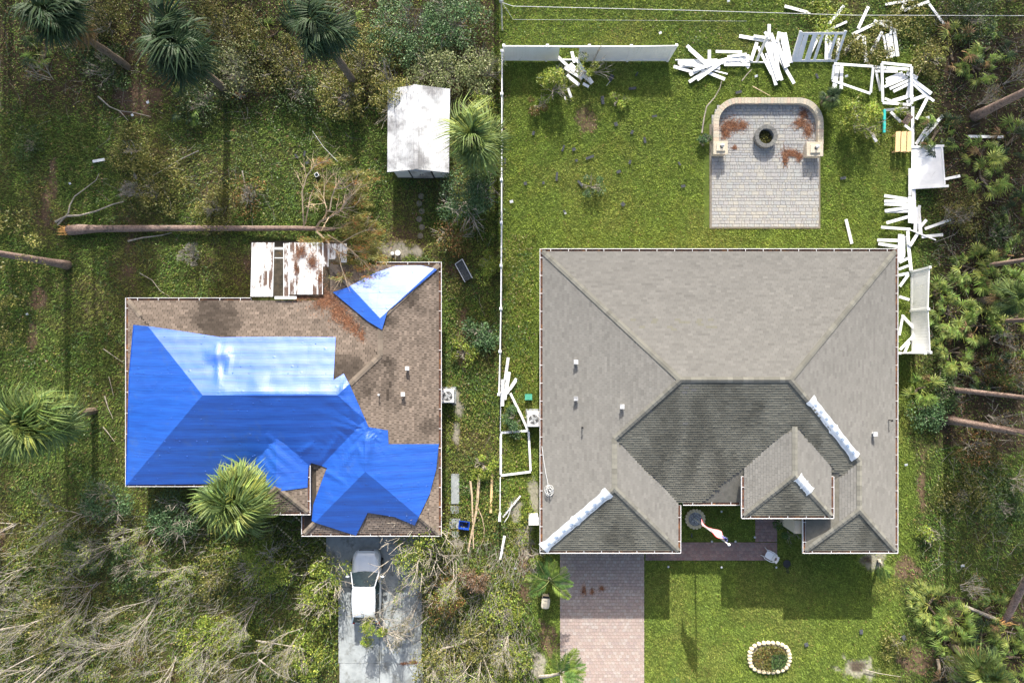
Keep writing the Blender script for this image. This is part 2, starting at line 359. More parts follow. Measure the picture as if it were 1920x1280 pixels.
def fan_frond_mesh(rad=.85, n=26, pet=.8, colr='palm', seed=0, droop=.35, wd=.034):
    rnd = np.random.default_rng(seed); mb = MB()
    cols = {'palm': (.13, .20, .06), 'dark': (.036, .07, .032), 'yellow': (.23, .30, .08), 'saw': (.155, .245, .058), 'dry': (.26, .19, .10), 'silver': (.17, .24, .14)}  # dark fronds are lowered in colour to imitate woodland shade
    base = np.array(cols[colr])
    # petiole along +X rising then the fan
    mb.col = tuple(base * np.array([1.5, 1.2, .9]))
    mb.tube([(0, 0, 0), (pet * .5, 0, .05), (pet, 0, .0)], [.022, .016, .012], 3, False)
    for i in range(n):
        a = (i / (n - 1) - .5) * R(235) + rnd.normal(0, .03); L = rad * (1 - .3 * abs(i / (n - 1) - .5) * 2) * rnd.uniform(.78, 1.12)
        c = base * rnd.uniform(.7, 1.35) * np.array([rnd.uniform(.9, 1.2), 1, rnd.uniform(.7, 1.2)]); mb.col = tuple(c.clip(.01, 1))
        d = Vector((math.cos(a), math.sin(a), 0)); s = Vector((-math.sin(a), math.cos(a), 0)); o = Vector((pet, 0, 0))
        fold = -.12 * abs(a) / 2
        w = L * wd
        p1 = o + d * L * .5 + Vector((0, 0, .05 + fold)); p2 = o + d * L * .8 + Vector((0, 0, -droop * .22 + fold)); tip = o + d * L * .98 + Vector((0, 0, -droop * L * rnd.uniform(.5, 1.2) + fold))
        up = Vector((0, 0, .012))
        b = mb.addv([o, p1 - s * w, p1 + up * 2, p1 + s * w, p2 - s * w * .7, p2 + up, p2 + s * w * .7, tip])
        for f in ((0, 1, 2), (0, 2, 3), (1, 4, 5, 2), (2, 5, 6, 3), (4, 7, 5), (5, 7, 6)): mb.face([b + j for j in f])
    me = bpy.data.meshes.new('frond'); me.from_pydata(mb.v, [], mb.f); me.materials.append(M['frond'])
    a = me.color_attributes.new('Col', 'FLOAT_COLOR', 'POINT'); a.data.foreach_set('color', [q for c in mb.c for q in (*c, 1)])
    return me
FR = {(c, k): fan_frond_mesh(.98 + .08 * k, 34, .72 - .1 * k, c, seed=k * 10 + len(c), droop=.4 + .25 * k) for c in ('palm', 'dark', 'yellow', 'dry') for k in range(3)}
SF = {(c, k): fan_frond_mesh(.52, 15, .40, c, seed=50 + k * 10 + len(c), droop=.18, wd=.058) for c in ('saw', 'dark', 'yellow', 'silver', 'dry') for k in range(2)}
def euler_M(loc, yaw, pitch, roll, sc):
    return Matrix.Translation(loc) @ Matrix.Rotation(yaw, 4, 'Z') @ Matrix.Rotation(-pitch, 4, 'Y') @ Matrix.Rotation(roll, 4, 'X') @ Matrix.Scale(sc, 4)
def sabal(cx, cy, h, label, n=44, sc=1.0, mix=('palm', 'yellow'), seed=1, group=None, wind=None, dry=4):
    rnd = random.Random(seed); c = P(cx, cy, h); b = Vector((c.x + rnd.uniform(-.2, .2), c.y + rnd.uniform(-.2, .2), 0))
    root = empty('cabbage_palm', b, 0, label, 'palm tree', group)
    top = c - b
    mb = MB(); k = 8; mb.tube([(top.x * t / k + .04 * math.sin(t), top.y * t / k, h * t / k) for t in range(k + 1)], [.21 - .005 * t + (.03 if t % 2 else 0) for t in range(k + 1)], 9)
    mb.build('trunk', M['palmbark'], root)
    for i in range(n):
        t = i / n; yaw = i * 2.39996 + rnd.uniform(-.5, .5); pitch = R(78) * (1 - t) ** .9 + R(-42) * t + rnd.uniform(-.38, .38)
        if wind is not None and rnd.random() < .6: yaw = wind + rnd.gauss(0, .55)
        col = mix[0] if rnd.random() < .62 else mix[1]
        if i > n - dry: col = 'dry'; pitch = -R(55)
        link('frond', FR[(col, rnd.randrange(3))], root, euler_M((top.x, top.y, h - .15 - .35 * t), yaw, pitch, rnd.uniform(-1.3, 1.3), sc * rnd.uniform(.6, 1.15)))
    return root
def palmetto(px, py, label, n=15, r=1.0, mix=('saw', 'dark'), seed=None, group='saw palmetto clumps', h=.6):
    rnd = random.Random(seed or int(px * 3 + py * 5)); b = P(px, py, h); b = Vector((b.x, b.y, 0))
    root = empty('saw_palmetto', b, 0, label, 'palmetto', group)
    mb = MB(); 
    for i in range(3):
        a = rnd.uniform(0, 6.28); mb.tube([(0, 0, .05), (math.cos(a) * r * .3, math.sin(a) * r * .3, .12), (math.cos(a) * r * .5, math.sin(a) * r * .5, .3)], [.07, .06, .05], 5)
    mb.build('stem', M['palmbark'], root)
    for i in range(n):
        a = rnd.uniform(0, 6.28); q = math.sqrt(rnd.random()) * r * .75; yaw = a + rnd.gauss(0, .6)
        col = mix[0] if rnd.random() < .6 else mix[1]
        if rnd.random() < .06: col = 'dry'
        link('leaf', SF[(col, rnd.randrange(2))], root, euler_M((math.cos(a) * q, math.sin(a) * q, .15 + rnd.random() * h), yaw, rnd.uniform(-.2, .7), rnd.uniform(-.4, .4), rnd.uniform(.7, 1.3)))
    return root
# ------------------------------------------------------------------ ground
def box_mask(px, py, x0, y0, x1, y1, soft=12):
    m = np.minimum(np.minimum(px - x0, x1 - px), np.minimum(py - y0, y1 - py))
    return np.clip(m / soft + .5, 0, 1)
def blob(px, py, cx, cy, rx, ry, soft=.25):
    wob = (vnoise(px, py, .06, 77, 4) - .5) * 2
    d = np.sqrt(((px - cx) / rx) ** 2 + ((py - cy) / ry) ** 2) + wob * .9
    return np.clip((1 - d) / soft + .5, 0, 1)
SAND = [(1612, 1256, 34, 20), (1636, 1052, 24, 16), (858, 760, 9, 22), (856, 815, 8, 28), (968, 950, 14, 22), (1003, 930, 12, 30), (855, 1020, 10, 10), (700, 463, 30, 12), (750, 470, 40, 14), (1010, 1240, 14, 22), (986, 1010, 14, 30)]
DIRT = [(70, 560, 16, 18), (85, 390, 8, 40), (62, 630, 8, 30), (100, 320, 8, 40), (1025, 1200, 22, 28), (985, 1060, 12, 60), (1100, 230, 18, 30), (1730, 900, 8, 60), (1700, 1060, 24, 24), (250, 190, 36, 26), (290, 175, 16, 16), (1720, 1240, 40, 20), (870, 640, 12, 60)]
def ground_fields(px, py):
    """returns base soil colour and green cover parameters at ground pixels"""
    n1 = vnoise(px, py, .012, 3, 4); n2 = vnoise(px, py, .05, 9, 4); n3 = vnoise(px, py, .004, 21, 3)
    wx = px + (n2 - .5) * 50; wy = py + (vnoise(px, py, .05, 31, 3) - .5) * 50
    lawn = np.maximum(box_mask(wx, wy, 944, 108, 1712, 1050, 14), box_mask(wx, wy, 1015, 1040, 1690, 1330, 26))
    north = box_mask(wx, wy, 935, -400, 1480, 112, 24)
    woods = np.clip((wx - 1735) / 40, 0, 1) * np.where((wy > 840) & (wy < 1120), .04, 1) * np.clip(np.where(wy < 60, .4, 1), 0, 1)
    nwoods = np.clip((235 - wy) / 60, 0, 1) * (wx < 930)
    strip = box_mask(wx, wy, 845, 300, 1010, 1050, 14)
    scrub = np.clip((wy - 930) / 60, 0, 1) * (wx < 1000)
    sand = np.zeros_like(px)
    for s in SAND: sand = np.maximum(sand, blob(px, py, *s))
    dirt = np.zeros_like(px)
    for s in DIRT: dirt = np.maximum(dirt, blob(px, py, *s))
    dirt = np.maximum(dirt, np.clip((n1 - .72) * 9, 0, 1) * (1 - lawn) * (1 - north))
    core = np.maximum(blob(px, py, 1610, 1250, 17, 11), blob(px, py, 1625, 1050, 10, 7))
    return dict(core=core, lawn=lawn, north=north, woods=woods, nwoods=nwoods, strip=strip, scrub=scrub, sand=sand, dirt=dirt, n1=n1, n2=n2, n3=n3)
def mixc(c, col, w): return c * (1 - w[..., None]) + np.array(col) * w[..., None]
def soil_colour(f):
    c = np.ones(f['n1'].shape + (3,)) * np.array((.055, .07, .022))
    c = mixc(c, (.08, .07, .035), np.clip((f['n1'] - .45) * 4, 0, 1))
    c = mixc(c, (.10, .14, .028), f['lawn'] * .9)
    c = mixc(c, (.075, .11, .03), f['north'] * .8)
    c = mixc(c, (.045, .034, .024), f['woods'] * .95)  # woods soil: brown, darkened further in place of missing crown shade
    c = mixc(c, (.06, .045, .028), f['nwoods'] * .85)  # shade under the upper left trees also put into the soil colour
    c = mixc(c, (.07, .065, .03), f['scrub'] * .7)
    c = mixc(c, (.13, .085, .06), f['dirt'] * .85)
    c = mixc(c * 1.25, (.36, .33, .28), f['sand'] * .8)
    c = mixc(c, (.10, .08, .06), f['core'])
    return c
nx, ny = 460, 340
gx = np.linspace(-300, 2220, nx); gy = np.linspace(-350, 1630, ny); GX, GY = np.meshgrid(gx, gy)
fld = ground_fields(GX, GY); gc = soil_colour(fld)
wxm = (GX - 960) * H / F; wym = (640 - GY) * H / F
gz = (vnoise(GX, GY, .02, 5, 3) - .5) * .05 - .03
Vg = np.stack([wxm, wym, gz], -1).reshape(-1, 3)
ii = np.arange(nx * ny).reshape(ny, nx)
Fg = np.stack([ii[:-1, :-1], ii[1:, :-1], ii[1:, 1:], ii[:-1, 1:]], -1).reshape(-1, 4)
# far skirt out to the horizon so the sheet never ends
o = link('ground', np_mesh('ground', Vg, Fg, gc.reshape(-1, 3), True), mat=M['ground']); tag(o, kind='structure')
mb = MB(); mb.col = (.07, .08, .03); e = 900
x0, x1, y0, y1 = wxm.min() + .5, wxm.max() - .5, wym.min() + .5, wym.max() - .5
for q in (((-e, y1), (e, y1), (e, e), (-e, e)), ((-e, -e), (e, -e), (e, y0), (-e, y0)), ((-e, y0), (x0, y0), (x0, y1), (-e, y1)), ((x1, y0), (e, y0), (e, y1), (x1, y1))):
    b = mb.addv([(a, c, -.09) for a, c in q]); mb.face([b, b + 1, b + 2, b + 3])
tag(mb.build('terrain', M['ground']), kind='structure')

# areas that carry no plants (buildings, paving) in ground pixels
HOLES = [(470, 448, 655, 560), (240, 565, 822, 893), (565, 500, 822, 985), (475, 540, 580, 955), (1020, 485, 1655, 930), (1020, 900, 1250, 1008), (1320, 195, 1540, 426), (1490, 900, 1655, 1008),
         (1050, 1000, 1207, 1300), (612, 985, 790, 1100), (635, 1100, 791, 1300), (1250, 1012, 1458, 1051), (1415, 970, 1458, 1040), (736, 195, 832, 337), (846, 886, 861, 946), (1370, 890, 1535, 950)]
def hole(px, py):
    h = np.zeros(px.shape, bool)
    for a, b, c, d in HOLES: h |= (px > a) & (px < c) & (py > b) & (py < d)
    return h
def scatter(n, rect, seed):
    r = np.random.default_rng(seed); px = r.uniform(rect[0], rect[2], n); py = r.uniform(rect[1], rect[3], n)
    k = ~hole(px, py); return px[k], py[k], r
def to_world(px, py, z=0): return np.stack([(px - 960) * H / F, (640 - py) * H / F, np.zeros_like(px) + z], 1)
# lawn grass
def make_grass(name, rect, n, seed, fn, L, Wd, lean, label):
    px, py, r = scatter(n, rect, seed); f = ground_fields(px, py); keep, col = fn(f, px, py, r)
    px, py, col = px[keep], py[keep], col[keep]; m = len(px)
    V, Fc, c = blades(to_world(px, py, -.02), r.uniform(.7, 1.3, m) * L, Wd, lean, col, r, .23)
    o = link(name, np_mesh(name, V, Fc, c), mat=M['grass']); tag(o, label, 'grass', kind='stuff')
def lawn_fn(f, px, py, r):
    t = f['n2']; base = np.stack([.19 + .08 * (t - .4), .268 + .06 * (t - .5), .048 + 0 * t], 1)
    yel = np.clip((f['n1'] - .48) * 4 + (f['n2'] - .5) * 1.2 + r.normal(0, .12, len(px)), 0, .8)
    base = mixc(base, (.26, .26, .07), yel * .6)
    cl = vnoise(px, py, .22, 55, 2)
    base = base * (.55 + .95 * cl)[:, None]
    br = r.uniform(0, 1, len(px)) < .015 + .06 * np.clip(f['n1'] - .55, 0, 1); base[br] = (.28, .19, .08)
    bare = np.maximum(f['sand'], f['dirt'] * .8)
    p = np.maximum(f['lawn'], f['north']) * (1 - bare * .95)
    return r.uniform(0, 1, len(px)) < p * (.55 + .7 * cl), base
make_grass('lawn_grass', (930, -30, 1760, 1300), 540000, 11, lawn_fn, .105, .045, .8, 'clipped bright green lawn grass around the grey roofed house')
def rough_fn(f, px, py, r):
    t = f['n2']; cl = vnoise(px, py, .12, 66, 3)
    base = np.stack([.145 + .08 * (cl - .5), .222 + .08 * (t - .5), .044 + 0 * t], 1)
    base = mixc(base, (.24, .22, .06), np.clip((f['n1'] - .5) * 2.5 + r.normal(0, .15, len(px)), 0, .7))
    base = mixc(base, (.08, .125, .025), np.clip(f['woods'] * .6, 0, 1))
    br = r.uniform(0, 1, len(px)) < .03; base[br] = (.30, .21, .10)
    gz = (cl - .5) * 3
    p = (1 - np.maximum(f['lawn'], f['north'] * .8)) * (1 - f['sand'] * .9) * (1 - f['dirt'] * .75) * (1 - f['woods'] * .8) * (1 - f['nwoods'] * .6)
    return r.uniform(0, 1, len(px)) < p * (.5 + .9 * cl), base
make_grass('rough_grass', (-60, -60, 1980, 1340), 560000, 12, rough_fn, .17, .05, .85, 'uneven dry and green rough grass round the overgrown plots')
def leafy(name, rect, n, seed, fn, L, label, cat='ground cover', hmax=.3):
    px, py, r = scatter(n, rect, seed); f = ground_fields(px, py); keep, col = fn(f, px, py, r); px, py, col = px[keep], py[keep], col[keep]; m = len(px)
    cl = vnoise(px, py, .08, 91, 3)
    C = to_world(px, py); C[:, 2] = r.uniform(.01, hmax, m) * np.clip(cl * 2 - .5, .1, 1)
    V, Fc, c = leaf_quads(C, r.uniform(.5, 1.4, m) * L, r.uniform(.3, .7, m) * L, col, r, .45)
    o = link(name, np_mesh(name, V, Fc, c), mat=M['leaf']); tag(o, label, cat, kind='stuff')
def weeds_fn(f, px, py, r):
    cl = vnoise(px, py, .035, 101, 4); n = len(px)
    base = pal('lime', n, r) * .8; ol = pal('olive', n, r); dp = pal('deep', n, r); br = pal('brown', n, r)
    w = (cl > .56)[:, None]; base = np.where(w, dp * 1.1, base); w2 = (vnoise(px, py, .03, 131, 3) > .5)[:, None]; base = np.where(w2 & ~w, ol, base)
    b = r.uniform(0, 1, n) < .1 + .35 * np.maximum(f['dirt'], f['woods']) + .2 * f['nwoods']; base[b] = br[b]
    side = box_mask(px, py, 838, 440, 1000, 1050, 10)
    p = np.maximum(side * .9, np.clip((cl - .42) * 3, 0, 1) * (1 - f['lawn']) * (1 - f['north'] * .7))
    p = p * (1 - f['sand']) * (1 - .5 * f['dirt'])
    return r.uniform(0, 1, n) < p, base
leafy('ground_weeds', (-40, -40, 1960, 1320), 330000, 13, weeds_fn, .12, 'low leafy green weeds and creepers covering the unmown ground')
def litter_fn(f, px, py, r):
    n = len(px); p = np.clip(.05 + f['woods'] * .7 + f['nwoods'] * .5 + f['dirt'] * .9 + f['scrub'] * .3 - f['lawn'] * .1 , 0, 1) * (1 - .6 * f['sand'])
    c = pal('brown', n, r) * (1.05 - .75 * f['woods'] - .45 * f['nwoods'])[:, None]; g = r.uniform(0, 1, n) < .25; c[g] = (.30, .24, .17)  # litter colour lowered in both woods to imitate shade
    return r.uniform(0, 1, n) < p, c
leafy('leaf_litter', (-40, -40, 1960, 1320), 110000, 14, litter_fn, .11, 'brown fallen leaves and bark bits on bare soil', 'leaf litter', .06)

# ------------------------------------------------------------------ roofs
class Rect:
    def __init__(s, px0, py0, px1, py1, z, p, inset=.17):
        a = P(px0, py1, z); b = P(px1, py0, z)
        s.o = (a.x, b.x, a.y, b.y)      # outer gutter line
        s.x0, s.x1, s.y0, s.y1 = a.x + inset, b.x - inset, a.y + inset, b.y - inset; s.z = z; s.p = p
    def h(s, x, y): return s.z + s.p * min(x - s.x0, s.x1 - x, y - s.y0, s.y1 - y)
def roof_h(rects, x, y): return max(r.h(x, y) for r in rects)
def cut_lines(rects, extra=()):
    L = []
    for r in rects:
        L.append(((0, (r.y0 + r.y1) / 2), (0, 1))); L.append((((r.x0 + r.x1) / 2, 0), (1, 0)))
    xs = sorted({round(v, 4) for r in rects for v in (r.x0, r.x1)}); ys = sorted({round(v, 4) for r in rects for v in (r.y0, r.y1)})
    for x in xs:
        for y in ys: L.append(((x, y), (1, 1))); L.append(((x, y), (1, -1)))
        L.append(((x, 0), (1, 0)))
    for y in ys: L.append(((0, y), (0, 1)))
    return L + list(extra)
def drape(poly, rects, hf, lines, step=None, thick=0):
    bm = bmesh.new(); vs = [bm.verts.new((x, y, 0)) for x, y in poly]; bm.faces.new(vs)
    def cut(p, n):
        bmesh.ops.bisect_plane(bm, geom=bm.verts[:] + bm.edges[:] + bm.faces[:], plane_co=(p[0], p[1], 0), plane_no=(n[0], n[1], 0), dist=1e-4)
    for p, n in lines: cut(p, n)
    if step:
        xs = [v.co.x for v in bm.verts]; ys = [v.co.y for v in bm.verts]; x = min(xs) + step
        while x < max(xs): cut((x, 0), (1, 0)); x += step
        y = min(ys) + step
        while y < max(ys): cut((0, y), (0, 1)); y += step
    bmesh.ops.remove_doubles(bm, verts=bm.verts[:], dist=2e-4)
    for v in bm.verts: v.co.z = hf(v.co.x, v.co.y)
    bmesh.ops.recalc_face_normals(bm, faces=bm.faces[:])
    if sum(f.normal.z * f.calc_area() for f in bm.faces) < 0: bmesh.ops.reverse_faces(bm, faces=bm.faces[:])
    if thick:
        ed = [e for e in bm.edges if len(e.link_faces) == 1]
        r = bmesh.ops.extrude_edge_only(bm, edges=ed)
        for v in [g for g in r['geom'] if isinstance(g, bmesh.types.BMVert)]: v.co.z -= thick
    me = bpy.data.meshes.new('drape'); bm.to_mesh(me); bm.free(); return me
EXP = .145; TAB = .305; GAP = .009
def shingle_roof(rects, allr, parent, mater, colfn, seed, part_sel, hide=None):
    """all tabs as geometry; those chosen by part_sel become single parts"""
    r = np.random.default_rng(seed); vv = []; cc = []; parts = []
    def topmost(ri, x, y, own):
        for j, q in enumerate(allr):
            if j == ri: continue
            hj = q.h(x, y)
            if hj > own + .004: return False
            ds = sorted((x - q.x0, q.x1 - x, y - q.y0, q.y1 - y))
            if abs(hj - own) <= .004 and j < ri and ds[0] > 0 and ds[1] > ds[0] + .22: return False
        return True
    for ri, q in enumerate(rects):
        gi = allr.index(q); ca = 1 / math.sqrt(1 + q.p ** 2); e = EXP * ca
        for side in range(4):
            if side == 0: A = (q.x0, q.y0); u = (1, 0); v = (0, 1); L = q.x1 - q.x0; D = q.y1 - q.y0
            elif side == 1: A = (q.x1, q.y0); u = (0, 1); v = (-1, 0); L = q.y1 - q.y0; D = q.x1 - q.x0
            elif side == 2: A = (q.x1, q.y1); u = (-1, 0); v = (0, -1); L = q.x1 - q.x0; D = q.y1 - q.y0
            else: A = (q.x0, q.y1); u = (0, -1); v = (1, 0); L = q.y1 - q.y0; D = q.x1 - q.x0
            run = min(L, D) / 2; nrow = int(run / e) + 1
            for j in range(nrow):
                d0 = j * e; d1 = min(d0 + e, run)
                if d1 - d0 < .02: continue
                lo = (d0 + d1) / 2 + .02; hi = L - lo; s = -(j % 2) * TAB / 2 + (j % 3) * .03
                while s < hi:
                    a = max(s, lo); b = min(s + TAB - GAP, hi); s += TAB
                    if b - a < .06: continue
                    m = (a + b) / 2; dm = (d0 + d1) / 2
                    X = A[0] + u[0] * m + v[0] * dm; Y = A[1] + u[1] * m + v[1] * dm; own = q.z + q.p * dm
                    if not topmost(gi, X, Y, own): continue
                    if hide and hide(X, Y): continue
                    z0 = q.z + q.p * d0; z1 = q.z + q.p * d1; t = .022 + r.uniform(0, .009)
                    c0 = Vector((A[0] + u[0] * a + v[0] * d0, A[1] + u[1] * a + v[1] * d0, z0)); c1 = Vector((A[0] + u[0] * b + v[0] * d0, A[1] + u[1] * b + v[1] * d0, z0))
                    c2 = Vector((A[0] + u[0] * b + v[0] * d1, A[1] + u[1] * b + v[1] * d1, z1)); c3 = Vector((A[0] + u[0] * a + v[0] * d1, A[1] + u[1] * a + v[1] * d1, z1))
                    nrm = Vector((-v[0] * q.p, -v[1] * q.p, 1)).normalized()
                    col = colfn(X, Y, side, r)
                    tt = [c0 + nrm * t, c1 + nrm * t, c2 + nrm * .004, c3 + nrm * .004, c0, c1]
                    full = (b - a) > TAB - GAP - .012 and d1 - d0 > e - .001
                    if full and part_sel(X, Y) and len(parts) < 300: parts.append((c0, (c1 - c0).normalized(), (c3 - c0).normalized(), nrm, col)); continue
                    vv += [tuple(p) for p in tt]; cc += [col] * 6
    V = np.array(vv); n = len(V) // 6; o = (np.arange(n) * 6)[:, None]
    quads = np.concatenate([o + np.array([[0, 1, 2, 3]]), o + np.array([[0, 4, 5, 1]]), o + np.array([[0, 3, 3, 4]])[:, :] * 0 + np.array([[0, 1, 5, 4]])], 0)[: 2 * n]
    ob = link('shingle_field', np_mesh('shingle_field', V, quads, np.array(cc)), parent, mat=mater); tag(ob, kind='stuff')
    # single tabs share eight meshes
    var = []
    srt = sorted([p[4] for p in parts], key=lambda c: sum(c))
    for k in range(28):
        if not parts: break
        base = np.array(srt[int(k / 27 * (len(srt) - 1))]); mb = MB(); mb.col = tuple(base); w = TAB - GAP; ee = EXP; t = .026
        b = mb.addv([(0, 0, t), (w, 0, t), (w, ee, .004), (0, ee, .004), (0, 0, 0), (w, 0, 0), (w, ee, 0), (0, ee, 0)])
        for f in ((0, 1, 2, 3), (0, 4, 5, 1), (0, 3, 7, 4), (1, 5, 6, 2), (3, 2, 6, 7)): mb.face([b + i for i in f])
        me = bpy.data.meshes.new('shingle'); me.from_pydata(mb.v, [], mb.f); me.materials.append(mater)
        a = me.color_attributes.new('Col', 'FLOAT_COLOR', 'POINT'); a.data.foreach_set('color', [x for c in mb.c for x in (*c, 1)]); var.append((base, me))
    for c0, u, v, nrm, col in parts:
        me = min(var, key=lambda t: abs(t[0].sum() - sum(col)) + random.random() * .01)[1]
        link('shingle', me, parent, Matrix(((u.x, v.x, nrm.x, c0.x), (u.y, v.y, nrm.y, c0.y), (u.z, v.z, nrm.z, c0.z), (0, 0, 0, 1))))
    return len(parts), n
def caps(p0, p1, half_drop, parent, mater, col, w=.15, step=.27, name='ridge_cap'):
    """bent cap shingles along a hip or ridge from low p0 to high p1"""
    p0 = Vector(p0); p1 = Vector(p1); d = (p1 - p0); L = d.length; d.normalize(); n = max(1, int(L / step)); st = L / n
    s = d.cross(Vector((0, 0, 1))).normalized(); nn = s.cross(d).normalized()
    mes = []
    for k in range(4):
        mb = MB(); c = np.array(col) * (.86 + .1 * k); mb.col = tuple(c); l = st * 1.08
        b = mb.addv([(0, -w, -half_drop), (0, 0, .012), (0, w, -half_drop), (l, -w, -half_drop - .008), (l, 0, .0), (l, w, -half_drop - .008), (0, -w, -half_drop - .03), (0, w, -half_drop - .03), (0, 0, -.02)])
        for f in ((0, 1, 4, 3), (1, 2, 5, 4), (0, 6, 8, 1), (1, 8, 7, 2)): mb.face([b + i for i in f])
        me = bpy.data.meshes.new(name); me.from_pydata(mb.v, [], mb.f); me.materials.append(mater)
        a = me.color_attributes.new('Col', 'FLOAT_COLOR', 'POINT'); a.data.foreach_set('color', [x for c in mb.c for x in (*c, 1)]); mes.append(me)
    for i in range(n):
        o = p0 + d * (i * st) + nn * .052
        link(name, random.choice(mes), parent, Matrix(((d.x, -s.x, nn.x, o.x), (d.y, -s.y, nn.y, o.y), (d.z, -s.z, nn.z, o.z), (0, 0, 0, 1))))
def gutter(pa, pb, z, parent, spacing=.98, inward=None, w=.175, dirt=M['gutterdirt']):
    """outer edge runs through the two pixels; inward is the unit vector towards the roof"""
    a = P(*pa, z); b = P(*pb, z); d = (b - a).normalized(); i = Vector(inward)
    mb = MB(); mb.bar(a + i * .014 + Vector((0, 0, -.05)), b + i * .014 + Vector((0, 0, -.05)), .028, .13)
    mb.bar(a + i * (w - .004) + Vector((0, 0, -.06)), b + i * (w - .004) + Vector((0, 0, -.06)), .008, .1)
    mb.bar(a + i * w / 2 + Vector((0, 0, -.108)), b + i * w / 2 + Vector((0, 0, -.108)), w - .03, .008)
    g = mb.build('gutter', M['whitepaint'], parent)
    m2 = MB(); m2.bar(a + d * .03 + i * (w / 2 + .01) + Vector((0, 0, -.072)), b - d * .03 + i * (w / 2 + .01) + Vector((0, 0, -.072)), w - .04, .03); m2.build('debris', dirt, g)
    n = int((b - a).length / spacing); hm = None
    for k in range(1, n + 1):
        p = a + d * (k - .5) * ((b - a).length / n) + i * (w / 2 + .015) + Vector((0, 0, .004))
        if hm is None:
            m3 = MB(); m3.box((0, 0, 0), (.013, 0, 0), (0, w / 2, 0), (0, 0, .008)); hm = bpy.data.meshes.new('hanger'); hm.from_pydata(m3.v, [], m3.f); hm.materials.append(M['whitepaint'])
        link('hanger', hm, g, Matrix(((d.x, i.x, 0, p.x), (d.y, i.y, 0, p.y), (0, 0, 1, p.z), (0, 0, 0, 1))))
    return g
def pipe_vent(name, px, py, rects, parent, m=M['whitepaint'], s=.13, h=.3):
    z = 4
    for _ in range(6):
        v = P(px, py, z); z = roof_h(rects, v.x, v.y)
    mb = MB(); mb.tube([(v.x, v.y, z - .05), (v.x, v.y, z + h)], s * .6, 8); mb.box((v.x, v.y, z + h + .02), (s, 0, 0), (0, s, 0), (0, 0, .03)); mb.build(name, m, parent)
def walls(rects, parent, m, inset=.6):
    mb = MB()
    for k, q in enumerate(rects):
        i = inset + .013 * k; mb.abox(q.x0 + i, q.x1 - i, q.y0 + i, q.y1 - i, -.1, q.z - .12 - .004 * k)
    mb.build('wall', m, parent)
    mb = MB()
    for k, q in enumerate(rects): mb.abox(q.x0 + .01 + .002 * k, q.x1 - .01 - .002 * k, q.y0 + .01 + .002 * k, q.y1 - .01 - .002 * k, q.z - .11 - .006 * k, q.z - .03 - .006 * k)
    mb.build('soffit', M['whitepaint'], parent)
def hip_pts(q, cx, cy):  # peak at corner run
    return None

# ---- right house
zE = 2.86; pR = .402
RA = Rect(1012, 466, 1684, 947, zE, pR); RB = Rect(1012, 466, 1277, 1037, zE, pR); RC = Rect(1505, 466, 1684, 1037, zE, pR)
RB.y1 = RA.y1; RC.y1 = RA.y1
RD = Rect(1390, 790, 1564, 972, 3.75, pR)
RD.y1 = RD.y0 + 8.2
RR = [RA, RB, RC]; RALL = [RA, RB, RC, RD]
house_r = empty('house', (0, 0, 0), 0, 'large house with grey shingle hip roof and white gutters', 'house')
poly = [(RA.x0, RA.y1), (RA.x1, RA.y1), (RA.x1, RC.y0), (RC.x0, RC.y0), (RC.x0, RA.y0), (RB.x1, RA.y0), (RB.x1, RB.y0), (RA.x0, RB.y0)]
me = drape(poly, RR, lambda x, y: roof_h(RR, x, y) - .005, cut_lines(RR), thick=.12)
roof_r = link('roof', me, house_r, mat=M['roofbase_r'])
polyD = [(RD.x0, RD.y0), (RD.x1, RD.y0), (RD.x1, RD.y1), (RD.x0, RD.y1)]
def dh(x, y): return RD.h(x, y) - .005
# the raised entry roof is cut off where it dips under the main slope
ytop = RA.y0 + ((3.75 + pR * (RD.x1 - RD.x0) / 2) - zE) / pR + .3
polyD = [(RD.x0, RD.y0), (RD.x1, RD.y0), (RD.x1, RA.y0 + (3.75 - zE) / pR + .1), ((RD.x0 + RD.x1) / 2 + .12, ytop), ((RD.x0 + RD.x1) / 2 - .12, ytop), (RD.x0, RA.y0 + (3.75 - zE) / pR + .1)]
roof_rd = link('roof', drape(polyD, [RD], dh, cut_lines([RD]), thick=.12), house_r, mat=M['roofbase_r'])
mb = MB()   # cheek walls of the raised entry
mb.abox(RD.x0 + .25, RD.x1 - .25, RD.y0 + .3, RA.y0 + 2, -.1, 3.62); mb.build('entry_wall', M['stucco_r'], house_r)
def colr(X, Y, side, r):
    n = float(vnoise(X, Y, .9, 5, 3)); base = .24 + r.normal(0, .011) + (n - .5) * .02
    if r.random() < .2: base *= .92
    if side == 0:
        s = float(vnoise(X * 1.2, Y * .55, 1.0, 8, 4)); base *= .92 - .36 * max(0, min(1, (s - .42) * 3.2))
    return (base * 1.0, base * .975, base * (.905 if side else .80))  # south slope: algae tint, also cut in blue against the bluish sky fill
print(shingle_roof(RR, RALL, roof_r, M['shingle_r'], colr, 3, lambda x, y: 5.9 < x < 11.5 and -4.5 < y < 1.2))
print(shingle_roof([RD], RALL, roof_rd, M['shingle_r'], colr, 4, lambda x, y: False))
def Z(rs, x, y): return Vector((x, y, roof_h(rs, x, y)))
hp = (RA.y1 - RA.y0) / 2; yr = (RA.y0 + RA.y1) / 2
capc = (.225, .22, .19)
hb = (RB.x1 - RB.x0) / 2; hc = (RC.x1 - RC.x0) / 2; hd = (RD.x1 - RD.x0) / 2
bx = RB.x0 + hb; cx = RC.x0 + hc; dx = RD.x0 + hd
